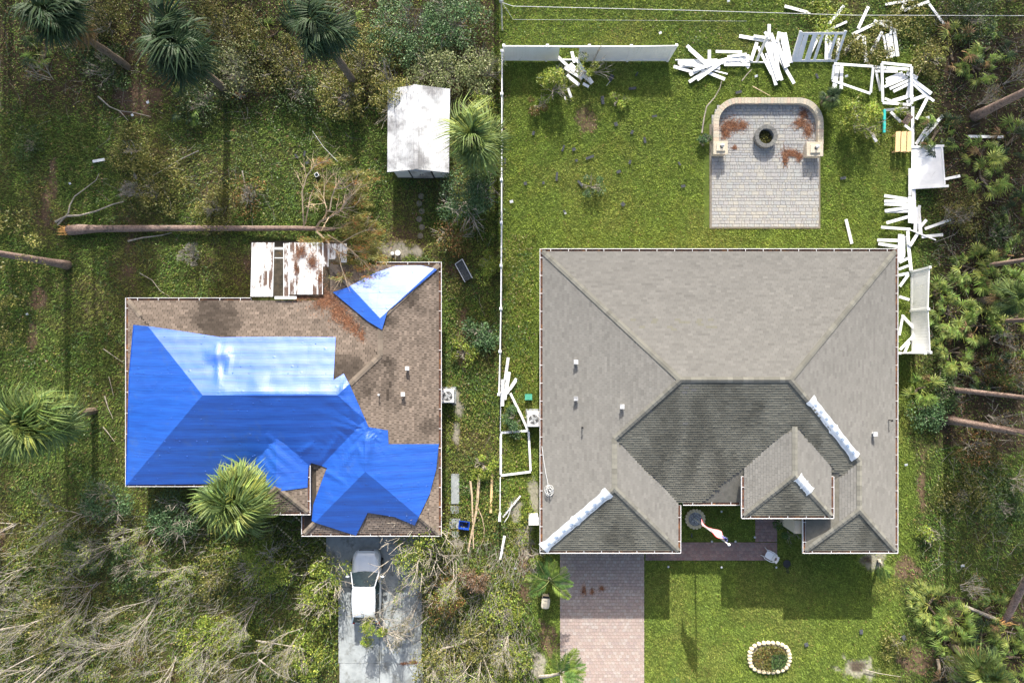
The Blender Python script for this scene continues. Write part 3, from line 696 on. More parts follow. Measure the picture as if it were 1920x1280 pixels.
for a, b in (((RA.x0, RA.y1), (RA.x0 + hp, yr)), ((RA.x1, RA.y1), (RA.x1 - hp, yr)), ((RB.x0, RB.y0), (bx, RB.y0 + hb)), ((RB.x1, RB.y0), (bx, RB.y0 + hb)), ((RC.x0, RC.y0), (cx, RC.y0 + hc)), ((RC.x1, RC.y0), (cx, RC.y0 + hc)),
             ((bx, RA.y0 + hb), (RA.x0 + hp, yr)), ((cx, RA.y0 + hc), (RA.x1 - hp, yr))):
    caps(Z(RR, *a), Z(RR, *b), .032, roof_r, M['shingle_r'], capc)
for a, b in (((RA.x0 + hp, yr), (RA.x1 - hp, yr)), ((bx, RB.y0 + hb), (bx, RA.y0 + hb)), ((cx, RC.y0 + hc), (cx, RA.y0 + hc))):
    caps(Z(RR, *a), Z(RR, *b), .065, roof_r, M['shingle_r'], capc)
for a, b in (((RD.x0, RD.y0), (dx, RD.y0 + hd)), ((RD.x1, RD.y0), (dx, RD.y0 + hd))): caps(Z([RD], *a), Z([RD], *b), .045, roof_rd, M['shingle_r'], capc)
yD = RA.y0 + (RD.z + pR * hd - zE) / pR
caps(Z([RD], dx, RD.y0 + hd), Z([RD], dx, yD - .1), .065, roof_rd, M['shingle_r'], capc)
walls(RR, house_r, M['stucco_r'])
U, Dn, Lf, Rt = (0, 1, 0), (0, -1, 0), (-1, 0, 0), (1, 0, 0)
for pa, pb, z, i in (((1016, 466), (1680, 466), zE, Dn), ((1012, 466), (1012, 1037), zE, Rt), ((1684, 466), (1684, 1037), zE, Lf), ((1012, 1037), (1277, 1037), zE, U), ((1277, 1037), (1277, 947), zE, Lf), ((1281, 947), (1388, 947), zE, U),
                     ((1505, 1037), (1684, 1037), zE, U), ((1505, 960), (1505, 1034), zE, Rt), ((1390, 972), (1564, 972), 3.75, U), ((1390, 972), (1390, 893), 3.75, Rt), ((1564, 972), (1564, 893), 3.75, Lf)):
    gutter(pa, pb, z, house_r, inward=i)
for px, py in ((1079, 678), (1079, 746), (1165, 761), (1636, 812)): pipe_vent('roof_vent', px, py, RR, house_r, M['galv'], .12, .28)
for px, py in ((1091, 800), (1666, 787)): pipe_vent('vent_pipe', px, py, RR, house_r, M['black'], .05, .35)
mb = MB(); mb.abox(RB.x0 + 1.3, RB.x1 - 1.3, RB.y0 + .57, RB.y0 + .60, 0, 2.2); gd = mb.build('garage_door', M['whitepaint'], house_r)
for k in range(1, 4):
    m2 = MB(); m2.abox(RB.x0 + 1.32, RB.x1 - 1.32, RB.y0 + .555, RB.y0 + .567, k * .55 - .5, k * .55 - .04); m2.build('panel', M['whitepaint'], gd)
mb = MB(); mb.abox(RC.x0 + 1.4, RC.x1 - 1.4, RC.y0 + .58, RC.y0 + .60, .9, 2.2); w = mb.build('window', M['glass'], house_r)
m2 = MB(); m2.abox(RC.x0 + 1.34, RC.x1 - 1.34, RC.y0 + .56, RC.y0 + .59, .82, .9); m2.build('sill', M['whitepaint'], w)
mb = MB()   # pale column and lintel glimpsed beside the entry
a = P(1490, 975, 2.6); b = P(1503, 1000, 2.6); mb.abox(a.x, b.x, b.y, a.y, 0, 2.6); mb.build('column', M['stucco_r'], house_r)

# membrane strips stapled over the torn ridge caps
def strip(pa, pb, rs, wd, parent, name, seed, lift=.06, prints=True):
    r = random.Random(seed); n = 26; rows = []
    def hit(px, py):
        z = 4
        for _ in range(8): v = P(px, py, z); z = roof_h(rs, v.x, v.y)
        return Vector((v.x, v.y, z))
    A = hit(*pa); B = hit(*pb); d = (B - A); L = d.length; d.normalize(); s = Vector((-d.y, d.x, 0)).normalized()
    for i in range(n + 1):
        c = A.lerp(B, i / n); w = wd * (1 + .04 * math.sin(i * 1.3 + seed) + (.28 if i in (0, 1, n, n - 1, n // 2) else 0)); row = []
        for j in range(7):
            q = c + s * w * (j / 6 - .5); zz = max(roof_h(rs, q.x, q.y), 0) + lift + .003 * math.sin(j * .8 + i * .9) + r.uniform(0, .004) + (.03 if 1 < j < 5 else 0)
            row.append((q.x, q.y, zz))
        rows.append(row)
    mb = MB(); mb.grid(rows); mb.grid([[(x, y, z - .02) for x, y, z in row][::-1] for row in rows])
    o = mb.build(name, M['membrane'], parent, True)
    if prints:   # rows of faint blue block print: little frames and bars, unreadable as in the photo
        m2 = MB()
        for k in range(2, n - 2, 3):
            c = A.lerp(B, (k + .5) / n); nz = Vector((0, 0, 1)); q = c + s * .05; z = max(roof_h(rs, q.x, q.y), q.z) + lift + .06
            for (du, dv, lu, lv) in ((-.08, 0, .012, .09), (.08, 0, .012, .09), (0, .09, .08, .010), (0, -.09, .08, .010), (-.02, .01, .012, .05), (.03, -.01, .03, .012)):
                q2 = q + d * du + s * dv; m2.box((q2.x, q2.y, z + d.z * du), d * lu, s * lv, (0, 0, .003))
        m2.build('print', M['print'], o)
    return o
strip((1018, 1028), (1142, 922), RR, .52, house_r, 'membrane_strip', 1)
strip((1519, 748), (1605, 858), RR, .50, house_r, 'membrane_strip', 2)
strip((1496, 894), (1520, 922), [RD], .50, house_r, 'membrane_strip', 3, prints=False)
# cable and coil lying on the west slope
def on_roof(px, py, rs, up=.04):
    z = 4
    for _ in range(8): v = P(px, py, z); z = roof_h(rs, v.x, v.y)
    return Vector((v.x, v.y, z + up))
mb = MB(); mb.tube([on_roof(x, y, RR, .05) for x, y in ((1016, 836), (1019, 860), (1023, 885), (1027, 905), (1028, 916))], .02, 5)
c = on_roof(1029, 918, RR, .12)
for k in range(7):
    rr = .16 + .05 * random.random(); ox, oy = random.uniform(-.09, .09), random.uniform(-.09, .09)
    mb.tube([(c.x + ox + rr * math.cos(t * .52), c.y + oy + rr * 1.2 * math.sin(t * .52), c.z + k * .02 + .05 * math.sin(t + k)) for t in range(13)], .012, 4)
mb.tube([c + Vector((0, 0, -.2)), c + Vector((.05, .05, .35))], .04, 6)
tag(mb.build('cable_coil', M['wire']), 'tangled coil of grey cable on the west slope of the grey roof', 'cable')

# ---- left house
GAP = .024
zL = 2.44; pL = .40
LM = Rect(235, 558, 828, 912, zL, pL); LW = Rect(614, 491, 828, 1005, zL, pL); LG = Rect(565, 700, 828, 1005, zL, pL)
LE = Rect(469, 820, 582, 965, 2.97, pL); LE.y1 = LE.y0 + 7
LW.y0 = LG.y0; LG.y1 = LM.y1
RL = [LM, LW, LG]; RLA = [LM, LW, LG, LE]
house_l = empty('house', (0, 0, 0), 0, 'brown shingle house with blue tarpaulins spread over its roof', 'house')
polyL = [(LM.x0, LM.y1), (LW.x0, LM.y1), (LW.x0, LW.y1), (LW.x1, LW.y1), (LW.x1, LG.y0), (LG.x0, LG.y0), (LG.x0, LM.y0), (LM.x0, LM.y0)]
roof_l = link('roof', drape(polyL, RL, lambda x, y: roof_h(RL, x, y) - .005, cut_lines(RL), thick=.12), house_l, mat=M['roofbase_l'])
he = (LE.x1 - LE.x0) / 2; ex = LE.x0 + he
yt = LM.y0 + (2.97 + pL * he - zL) / pL + .2
polyE = [(LE.x0, LE.y0), (LE.x1, LE.y0), (LE.x1, LM.y0 + (2.97 - zL) / pL + .1), (ex + .1, yt), (ex - .1, yt), (LE.x0, LM.y0 + (2.97 - zL) / pL + .1)]
roof_le = link('roof', drape(polyE, [LE], lambda x, y: LE.h(x, y) - .005, cut_lines([LE]), thick=.12), house_l, mat=M['roofbase_l'])
mb = MB(); mb.abox(LE.x0 + .25, LE.x1 - .25, LE.y0 + .3, LM.y0 + 1.5, -.1, 2.85); mb.build('entry_wall', M['stucco_l'], house_l)
def coll(X, Y, side, r):
    n = float(vnoise(X, Y, .5, 15, 4)); base = .235 + r.normal(0, .03) + (n - .5) * .05
    st = float(vnoise(X, Y, .42, 25, 4)); k = max(0, min(1, (st - .54) * 6)); base *= 1 - .58 * k  # dark blotches: part stain, part tree shadow put into the colour
    if r.random() < .2: base *= .85
    return (base * 1.03, base * .83, base * .67)
# tarp outlines in pixels on the roof
def roof_xy(px, py, rs):
    z = 3.5
    for _ in range(8): v = P(px, py, z); z = max(roof_h(rs, v.x, v.y), 1.5)
    return (v.x, v.y)
T1 = [(252, 609), (283, 612), (415, 632), (520, 631), (630, 632), (626, 712), (645, 700), (656, 720), (692, 800), (728, 806), (729, 832), (823, 832), (818, 880), (806, 925), (778, 984), (740, 968), (690, 960), (668, 1003), (585, 975), (588, 945), (608, 890), (614, 877), (584, 867), (566, 905), (430, 906), (237, 908), (243, 700)]
T2 = [(579, 868), (577, 913), (524, 920), (480, 906), (455, 895), (452, 850), (500, 822), (560, 822)]
T3 = [(625, 548), (655, 538), (700, 513), (742, 499), (790, 498), (819, 505), (734, 577), (727, 584), (717, 618), (690, 602), (655, 573)]
def inpoly(x, y, poly):
    c = False; j = len(poly) - 1
    for i in range(len(poly)):
        xi, yi = poly[i]; xj, yj = poly[j]
        if (yi > y) != (yj > y) and x < (xj - xi) * (y - yi) / (yj - yi) + xi: c = not c
        j = i
    return c
TW1 = [roof_xy(x, y, RL) for x, y in T1]; TW2 = [roof_xy(x, y, [LE]) for x, y in T2]; TW3 = [roof_xy(x, y, RL) for x, y in T3]
def shrink(poly, k=.3):
    c = np.mean(poly, 0); return poly
def under(X, Y):
    return all(inpoly(X + a, Y + b, TW1) for a, b in ((.35, 0), (-.35, 0), (0, .35), (0, -.35))) or all(inpoly(X + a, Y + b, TW3) for a, b in ((.3, 0), (-.3, 0), (0, .3), (0, -.3)))
print(shingle_roof(RL, RLA, roof_l, M['shingle_l'], coll, 6, lambda x, y: x > -7.3 and -3.5 < y < 1.5, hide=under))
print(shingle_roof([LE], RLA, roof_le, M['shingle_l'], coll, 7, lambda x, y: False))
hm = (LM.y1 - LM.y0) / 2; ym = (LM.y0 + LM.y1) / 2; hw = (LW.x1 - LW.x0) / 2; wx_ = LW.x0 + hw; hg = (LG.x1 - LG.x0) / 2; gx_ = LG.x0 + hg
capl = (.235, .195, .155)
for a, b in (((LM.x0, LM.y1), (LM.x0 + .9, LM.y1 - .9)), ((LW.x0, LW.y1), (wx_, LW.y1 - hw)), ((LW.x1, LW.y1), (wx_, LW.y1 - hw)), ((LG.x0, LG.y0), (LG.x0 + 1.0, LG.y0 + 1.0)), ((LG.x1, LG.y0), (LG.x1 - 1.6, LG.y0 + 1.6)), ((wx_, LM.y1 - hw), (LM.x1 - hm + .6, ym + .6))):
    caps(Z(RL, *a), Z(RL, *b), .04, roof_l, M['shingle_l'], capl)
caps(Z(RL, wx_, LW.y1 - hw), Z(RL, wx_, LM.y1 - hw), .06, roof_l, M['shingle_l'], capl)
caps(Z([LE], LE.x1, LE.y0), Z([LE], ex, LE.y0 + he), .04, roof_le, M['shingle_l'], capl)
caps(Z([LE], LE.x0, LE.y0), Z([LE], ex, LE.y0 + he), .04, roof_le, M['shingle_l'], capl)
walls(RL, house_l, M['stucco_l'])
for pa, pb, z, i in (((239, 558), (470, 558), zL, Dn), ((235, 558), (235, 912), zL, Rt), ((239, 912), (560, 912), zL, U), ((705, 491), (824, 491), zL, Dn), ((828, 491), (828, 1005), zL, Lf), ((565, 1005), (824, 1005), zL, U), ((565, 967), (565, 1001), zL, Rt),
                     ((469, 965), (582, 965), 2.97, U), ((582, 961), (582, 872), 2.97, Lf)):
    gutter(pa, pb, z, house_l, inward=i, spacing=1.1, w=.175)
for px, py in ((765, 690), (757, 738)): pipe_vent('roof_vent', px, py, RL, house_l, M['whitepaint'], .11, .28)
for px, py in ((712, 739),): pipe_vent('vent_pipe', px, py, RL, house_l, M['galv'], .05, .3)
mb = MB(); mb.abox(LG.x0 + 1.2, LG.x1 - 1.4, LG.y0 + .57, LG.y0 + .60, 0, 2.15); mb.build('garage_door', M['whitepaint'], house_l)

# tarps: draped with puckers, folds and battens
def bump2(x, y, cx, cy, r, a): 
    d = math.hypot(x - cx, y - cy) / r
    return a * math.exp(-d * d)
def fold(x, y, ax, ay, bx, by, w, a):
    vx, vy = bx - ax, by - ay; L = math.hypot(vx, vy); t = ((x - ax) * vx + (y - ay) * vy) / (L * L)
    if t < -.05 or t > 1.05: return 0
    d = abs((x - ax) * vy - (y - ay) * vx) / L
    w = .17; a = a * .55
    return a * math.exp(-(d / w) ** 2) * max(0, math.sin(math.pi * min(1, max(0, t)))) ** .5
PK = [roof_xy(x, y, RL) for x, y in ((400, 666), (422, 664), (408, 680), (394, 682), (425, 684), (410, 727), (486, 722), (430, 735), (560, 735), (605, 722))]
FD = [(*roof_xy(a, b, RL), *roof_xy(c, d, RL)) for a, b, c, d in ((408, 640, 412, 725), (435, 665, 425, 700), (500, 812, 545, 860), (560, 850, 590, 830), (622, 795, 675, 808), (640, 880, 670, 830), (605, 880, 650, 905), (690, 810, 694, 850), (640, 720, 680, 800), (700, 810, 690, 870), (640, 810, 600, 870), (655, 705, 640, 740), (420, 735, 640, 737), (680, 870, 672, 830))]
GXY = roof_xy(690, 806, RL)
def tarp_h(x, y):
    h = roof_h(RLA[:3], x, y) + .075
    n = float(vnoise(x, y, .8, 40, 3)) - .5
    h += .05 * n + .006 * math.sin(y * 9 + 2 * n)
    for k, (cx, cy) in enumerate(PK): h += bump2(x, y, cx, cy, .38 if k < 5 else .5, (.11, .11, -.03, -.03, -.02, .03, .06, .02, .02, .03)[k])
    for f in FD: h += fold(x, y, *f, .08, .09)
    # loose, wrinkled sheet where the tarps overlap over the front valley
    m = math.exp(-(((x + 8.9) / 2.4) ** 2 + ((y + 6.0) / 2.6) ** 2))
    if m > .02: h += .03 * m + m * .06 * (float(vnoise(x * 1.6 + y, y * .7, 1.3, 44, 3)) - .5)
    rr_g = math.hypot(x - GXY[0], y - GXY[1]); th = math.atan2(y - GXY[1], x - GXY[0])
    h += .11 * math.exp(-(rr_g / 2.3) ** 2) * min(1, rr_g / .5) * (float(vnoise(th * 5 + 30, rr_g * .35, 1, 44, 2)) - .3)
    return h
def mk_tarp(poly, rs, hf, label, step):
    me = drape(poly, rs, hf, cut_lines(rs), step=step, thick=.03)
    for p in me.polygons: p.use_smooth = False
    me.materials.append(M['tarp']); o = link('tarpaulin', me); tag(o, label, 'tarpaulin'); return o
tp = mk_tarp(TW1, RL, tarp_h, 'largest blue tarpaulin, covering the main ridge and garage of the brown roof', .125)
def tarp_e(x, y): return LE.h(x, y) + .05 + .03 * (float(vnoise(x, y, 2, 47, 3)) - .5) + .02 * math.sin((x + y) * 8) * math.exp(-((x - ex) / 1.2) ** 2 - ((y - yt + 1) / 1.5) ** 2)
mk_tarp(TW2, [LE], lambda x, y: max(tarp_e(x, y), roof_h(RL, x, y) + .07), 'small blue tarpaulin over the low entry gable beside the front palm', .14)
def tarp_n(x, y): return roof_h(RL, x, y) + .105 + .04 * (float(vnoise(x, y, .9, 49, 3)) - .5)
mk_tarp(TW3, RL, tarp_n, 'sunlit blue tarpaulin on the north corner of the brown roof', .16)
mb = MB()
for pts in (((252, 609), (244, 700), (238, 905)), ((819, 506), (734, 578)), ((627, 549), (716, 617))):
    mb.tube([on_roof(x, y, RL, .085) for x, y in pts], .022, 4)
mb.build('hem_rope', M['tarp'], tp)
mb = MB(); rc_ = random.Random(12)
for poly, k in ((T1, 170), (T3, 26)):
    xs_ = [q[0] for q in poly]; ys_ = [q[1] for q in poly]; c_ = 0
    while c_ < k:
        x, y = rc_.uniform(min(xs_), max(xs_)), rc_.uniform(min(ys_), max(ys_)); c_ += 1
        y = round(y / 14) * 14 + rc_.uniform(-1.5, 1.5)
        if inpoly(x, y, poly): mb.lathe(on_roof(x, y, RL, .082), [(.032, 0), (.02, .012), (.001, .016)], 6)
tag(mb.build('nail_caps', M['tarp'], tp), kind='stuff')

def rebase(root, b):
    b = Vector(b); root.location = b
    for ch in root.children: ch.location = ch.location - b
bpy.context.view_layer.update()
rebase(house_r, P(1348, 740, 0)); rebase(house_l, P(560, 740, 0))
# ------------------------------------------------------------------ paving
def paver_field(name, rects_px, pw, ph, cols, mater, z, seed, parent_lbl, kind=None, clip=None, single=None, label=None, cat=None, pattern='random', joints=None):
    """rects_px: ground pixel rectangles; individual stones up to 300, the rest one joined part"""
    r = np.random.default_rng(seed)
    root = empty(name, P((rects_px[0][0] + rects_px[0][2]) / 2, (rects_px[0][1] + rects_px[0][3]) / 2, 0), 0)
    if kind: root['kind'] = kind
    if label: tag(root, label, cat)
    b0 = root.location.copy(); mb = MB()
    for k, (x0, y0, x1, y1) in enumerate(joints or rects_px):
        a = P(x0, y1); b = P(x1, y0); mb.abox(a.x + .01, b.x - .01, a.y + .01, b.y - .01, -.12, z - .02 - .004 * k)
    o = mb.build('joint_sand', M['joint']); o.parent = root; o.location = -b0
    var = {}
    def stone_mesh(w, h, ci):
        key = (round(w, 3), round(h, 3), ci)
        if key not in var:
            m = MB(); m.col = tuple(cols[ci]); e = .012
            b = m.addv([(-w / 2, -h / 2, -.03), (w / 2, -h / 2, -.03), (w / 2, h / 2, -.03), (-w / 2, h / 2, -.03), (-w / 2 + e, -h / 2 + e, 0), (w / 2 - e, -h / 2 + e, 0), (w / 2 - e, h / 2 - e, 0), (-w / 2 + e, h / 2 - e, 0)])
            for f in ((4, 5, 6, 7), (0, 1, 5, 4), (1, 2, 6, 5), (2, 3, 7, 6), (3, 0, 4, 7)): m.face([b + i for i in f])
            me = bpy.data.meshes.new('paver'); me.from_pydata(m.v, [], m.f); me.materials.append(mater)
            a = me.color_attributes.new('Col', 'FLOAT_COLOR', 'POINT'); a.data.foreach_set('color', [x for c in m.c for x in (*c, 1)]); var[key] = me
        return var[key]
    big = MB(); cnt = 0
    for (x0, y0, x1, y1) in rects_px:
        A = P(x0, y1); B = P(x1, y0); Y = A.y; row = 0
        while Y < B.y - .03:
            hh = (ph if pattern == 'brick' else ph * r.choice([.75, 1, 1.25])); hh = min(hh, B.y - Y); X = A.x - (pw / 2 if row % 2 else 0)
            while X < B.x - .02:
                w = pw if pattern == 'brick' else pw * r.choice([.6, .8, 1.2, 1.7]); a = max(X, A.x); b = min(X + w, B.x); X += w
                if b - a < .05: continue
                cx, cy = (a + b) / 2, Y + hh / 2
                if clip and not clip(cx, cy): continue
                ci = int(r.integers(0, len(cols))); dz = r.uniform(-.003, .004)
                if single and single(cx, cy) and cnt < 300 and (b - a) > w * .9:
                    cnt += 1; link('paver', stone_mesh(w - .007, hh - .007, ci), root, Matrix.Translation((cx - b0.x, cy - b0.y, z + dz)))
                else:
                    w2, h2 = (b - a) - .007, hh - .007; big.col = tuple(cols[ci]); e = .012
                    q = big.addv([(cx - w2 / 2, cy - h2 / 2, z - .03), (cx + w2 / 2, cy - h2 / 2, z - .03), (cx + w2 / 2, cy + h2 / 2, z - .03), (cx - w2 / 2, cy + h2 / 2, z - .03), (cx - w2 / 2 + e, cy - h2 / 2 + e, z + dz), (cx + w2 / 2 - e, cy - h2 / 2 + e, z + dz), (cx + w2 / 2 - e, cy + h2 / 2 - e, z + dz), (cx - w2 / 2 + e, cy + h2 / 2 - e, z + dz)])
                    for f in ((4, 5, 6, 7), (0, 1, 5, 4), (1, 2, 6, 5), (2, 3, 7, 6), (3, 0, 4, 7)): big.face([q + i for i in f])
            Y += hh; row += 1
    o = big.build('paver_field', mater); o.parent = root; o.location = -b0; tag(o, kind='stuff')
    return root
pc = [(.45, .445, .42), (.42, .42, .41), (.475, .46, .415), (.40, .405, .41), (.44, .43, .42), (.455, .45, .43), (.43, .44, .43), (.41, .405, .40)]
def cl_p(x, y):   # rounded head of the patio
    k = F / H; px = 960 + x * k; py = 640 - y * k
    if py > 232: return 1332 < px < 1537
    for cx, s in ((1380, -1), (1492, 1)):
        if (px - cx) * s > 0 and math.hypot(px - cx, py - 232) > 46: return False
    return py > 186
patio = paver_field('patio', [(1334, 190, 1535, 426)], .25, .20, pc, M['paver_p'], .05, 31, None, single=lambda x, y: -1 < y < 30 and 7.5 < y < 10.9 and x > 12.3, label='grey and cream paver patio with a curved seat wall', cat='patio', clip=cl_p, joints=[(1330, 233, 1538, 429), (1350, 215, 1522, 232.5), (1362, 200, 1510, 214.5), (1376, 190, 1496, 199.5)])
rc = [(.42, .335, .30), (.385, .31, .28), (.44, .37, .33), (.41, .345, .315), (.37, .305, .285), (.44, .385, .355), (.40, .325, .29)]
drv = paver_field('driveway', [(1050, 985, 1208, 1330)], .225, .20, rc, M['paver_r'], .04, 32, None, kind='structure', pattern='brick', single=lambda x, y: -20.5 < y < -17.3)
path = paver_field('path', [(1210, 1016, 1457, 1050), (1416, 960, 1457, 1015)], .24, .20, [(.30, .2, .185), (.27, .19, .18), (.34, .24, .22), (.29, .22, .21)], M['paver_r'], .045, 33, None, kind='structure', pattern='brick', single=lambda x, y: x > 11)
# concrete driveway in slabs
drl = empty('driveway', P(697, 1100, 0), 0, kind='structure'); b0 = drl.location.copy()
for i, (x0, y0, x1, y1) in enumerate(((604, 985, 711.6, 1099.7), (712.4, 985, 790, 1099.7), (635, 1100.3, 711.6, 1241.6), (712.4, 1100.3, 791, 1241.6), (637, 1242.4, 711.6, 1340), (712.4, 1242.4, 793, 1340))):
    if y0 == 985: x0 = 612 if i == 0 else x0
    a = P(x0, y1); b = P(x1, y0); mb = MB(); mb.abox(a.x, b.x, a.y, b.y, -.1, .05 + .003 * (i % 3))
    o = mb.build('slab', M['concrete'], drl, loc=b0); o.location = (0, 0, 0)
mb = MB()
cs = empty('stepping_slabs', P(854, 940, 0), 0, kind='structure'); b0 = cs.location.copy()
for i, (x0, y0, x1, y1) in enumerate(((846, 888, 861, 944), (845, 948, 860, 962), (843, 972, 863, 990), (848, 996, 860, 1006))):
    a = P(x0, y1); b = P(x1, y0); mb = MB(); mb.abox(a.x, b.x, a.y, b.y, -.05, .035); o = mb.build('slab', M['concrete'], cs, loc=b0); o.location = (0, 0, 0)
wl = MB(); 
for a, b in (((519, 985), (588, 1048)), ((552, 966), (622, 1030))):
    n = 16
    for k in range(n):
        p = P(a[0] + (b[0] - a[0]) * k / n, a[1] + (b[1] - a[1]) * k / n, .04); d = (P(*b) - P(*a)).normalized(); wl.box(p, d * .055, Vector((-d.y, d.x, 0)) * .04, (0, 0, .04))
tag(wl.build('path_edging', M['stone']), 'small pale edging stones in two lines beside the front door path', 'edging')

# seat wall of the patio: blocks and coping stones as single parts
def wall_path(out):
    pts = []; r = 46 + out; zt = .47
    k = 1
    def g(px, py): return P(px, py, 0)
    c1, c2 = (1380, 234), (1492, 234); x0, x1 = c1[0] - r, c2[0] + r
    pts.append(g(x0, 274)); 
    for t in range(0, 10): a = math.pi + t * math.pi / 18; pts.append(g(c1[0] + r * math.cos(a), c1[1] + r * math.sin(a)))
    for t in range(0, 10): a = 1.5 * math.pi + t * math.pi / 18; pts.append(g(c2[0] + r * math.cos(a), c2[1] + r * math.sin(a)))
    pts.append(g(x1, 274)); return pts
def resample(pts, step):
    out = [pts[0]]; acc = 0
    for a, b in zip(pts, pts[1:]):
        L = (b - a).length; t = step - acc
        while t <= L: out.append(a.lerp(b, t / L)); t += step
        acc = (acc + L) % step
    return out
seat = empty('seat_wall', P(1436, 190, 0), 0, 'low curved stone seat wall around the head of the patio', 'wall'); b0 = seat.location.copy()
ctr = resample(wall_path(-5), .10)
n = len(ctr) - 1; rr = random.Random(5)
ccl = [(.60, .54, .42), (.66, .58, .46), (.56, .52, .42), (.63, .52, .41)]
for lvl, (z0, z1, wd, step, nm) in enumerate(((0, .16, .26, 4, 'block'), (.162, .32, .26, 4, 'block'), (.322, .44, .34, 2, 'coping_stone'))):
    i = 0 if lvl != 1 else -2
    while i < n:
        a = max(i, 0); b = min(i + step, n); i += step
        if b - a < 1: continue
        mb = MB(); mb.col = rr.choice(ccl)
        def sec(k, off):
            p = ctr[k]; d = (ctr[min(k + 1, n)] - ctr[max(k - 1, 0)]).normalized(); return p + Vector((-d.y, d.x, 0)) * off
        g = .006; P0, P1 = ctr[a], ctr[b]
        d = (P1 - P0).normalized()
        c = [sec(a, -wd / 2) + d * g, sec(b, -wd / 2) - d * g, sec(b, wd / 2) - d * g, sec(a, wd / 2) + d * g]
        q = mb.addv([(p.x - b0.x, p.y - b0.y, z0) for p in c] + [(p.x - b0.x, p.y - b0.y, z1) for p in c])
        for f in ((4, 5, 6, 7), (0, 1, 5, 4), (1, 2, 6, 5), (2, 3, 7, 6), (3, 0, 4, 7)): mb.face([q + j for j in f])
        mb.build(nm, M['coping'], seat)
for (x0, y0, x1, y1), lab in (((1338, 264, 1365, 289), 'left'), ((1513, 266, 1544, 293), 'right')):
    z = .72; a = P(x0, y1, z); b = P(x1, y0, z); c = (a + b) / 2; root = empty('stone_pillar', (c.x, c.y, 0), 0, 'short cream stone pillar at the %s end of the seat wall' % lab, 'pillar')
    w = (b.x - a.x) / 2; h = (b.y - a.y) / 2
    for lv in range(4):
        for sx in (-1, 1):
            mb = MB(); mb.col = rr.choice(ccl)
            if lv % 2: mb.abox(min(0, sx * (w - .06)) + .004, max(0, sx * (w - .06)) - .004, -h + .06, h - .06, lv * .16, lv * .16 + .155)
            else: mb.abox(-w + .06, w - .06, min(0, sx * (h - .06)) + .004, max(0, sx * (h - .06)) - .004, lv * .16, lv * .16 + .155)
            mb.build('block', M['coping'], root)
    mb = MB(); mb.col = (.64, .58, .46); mb.abox(-w, w, -h, h, .64, .70); mb.build('cap', M['coping'], root, bevel=.01)
    mb = MB(); mb.col = (.70, .64, .52); mb.abox(-w * .6, w * .6, -h * .55, h * .55, .702, .78); mb.build('cap', M['coping'], root, bevel=.01)
    lt = empty('lantern', (c.x + .03, c.y + .05, .78), .2, 'small dark lantern standing on the %s patio pillar' % lab, 'lantern')
    mb = MB(); mb.lathe((0, 0, 0), [(.10, 0), (.10, .03), (.05, .04)], 8); mb.build('base', M['black'], lt)
    mb = MB(); 
    for k in range(4): a_ = k * math.pi / 2 + .4; mb.tube([(.06 * math.cos(a_), .06 * math.sin(a_), .03), (.08 * math.cos(a_), .08 * math.sin(a_), .22)], .01, 4)
    mb.build('frame', M['black'], lt); mb = MB(); mb.lathe((0, 0, .22), [(.12, 0), (.09, .05), (.02, .10), (0, .11)], 8); mb.build('lid', M['galv'], lt)
# fire ring
c = P(1436, 256, .4); c = Vector((c.x, c.y, 0)); root = empty('fire_pit', c, 0, 'round grey block fire pit with weeds inside on the patio', 'fire pit')
for lv in range(3):
    nb = 16
    for k in range(nb):
        a0 = 2 * math.pi * (k + (lv % 2) * .5) / nb; a1 = a0 + 2 * math.pi / nb - .02; r0, r1 = (.47, .66) if lv < 2 else (.46, .69); z0, z1 = .05 + lv * .15, .05 + lv * .15 + .145
        mb = MB(); mb.col = rr.choice([(.18, .18, .17), (.2, .2, .19), (.15, .15, .15)]) if lv < 2 else rr.choice([(.25, .25, .23), (.21, .21, .20)])
        q = mb.addv([(r * math.cos(a), r * math.sin(a), z) for z in (z0, z1) for r, a in ((r0, a0), (r1, a0), (r1, a1), (r0, a1))])
        for f in ((4, 5, 6, 7), (0, 1, 5, 4), (1, 2, 6, 5), (2, 3, 7, 6), (3, 0, 4, 7)): mb.face([q + j for j in f])
        mb.build('block', M['coping'], root)
mb = MB(); mb.col = (.06, .05, .04); mb.lathe((0, 0, .09), [(.46, 0), (.3, .05), (.001, .03)], 14); mb.build('ash', M['ground'], root)
r_ = np.random.default_rng(3); m = 260; a = r_.uniform(0, 6.28, m); q = np.sqrt(r_.uniform(0, 1, m)) * .4
V, Fc, cc = leaf_quads(np.stack([c.x + q * np.cos(a), c.y + q * np.sin(a), r_.uniform(.12, .32, m)], 1), .13, .05, pal('olive', m, r_) * .6, r_, .9)
tag(link('weeds', np_mesh('weeds', V, Fc, cc), mat=M['leaf']), 'small weeds growing inside the round fire pit', 'weeds', kind='stuff')

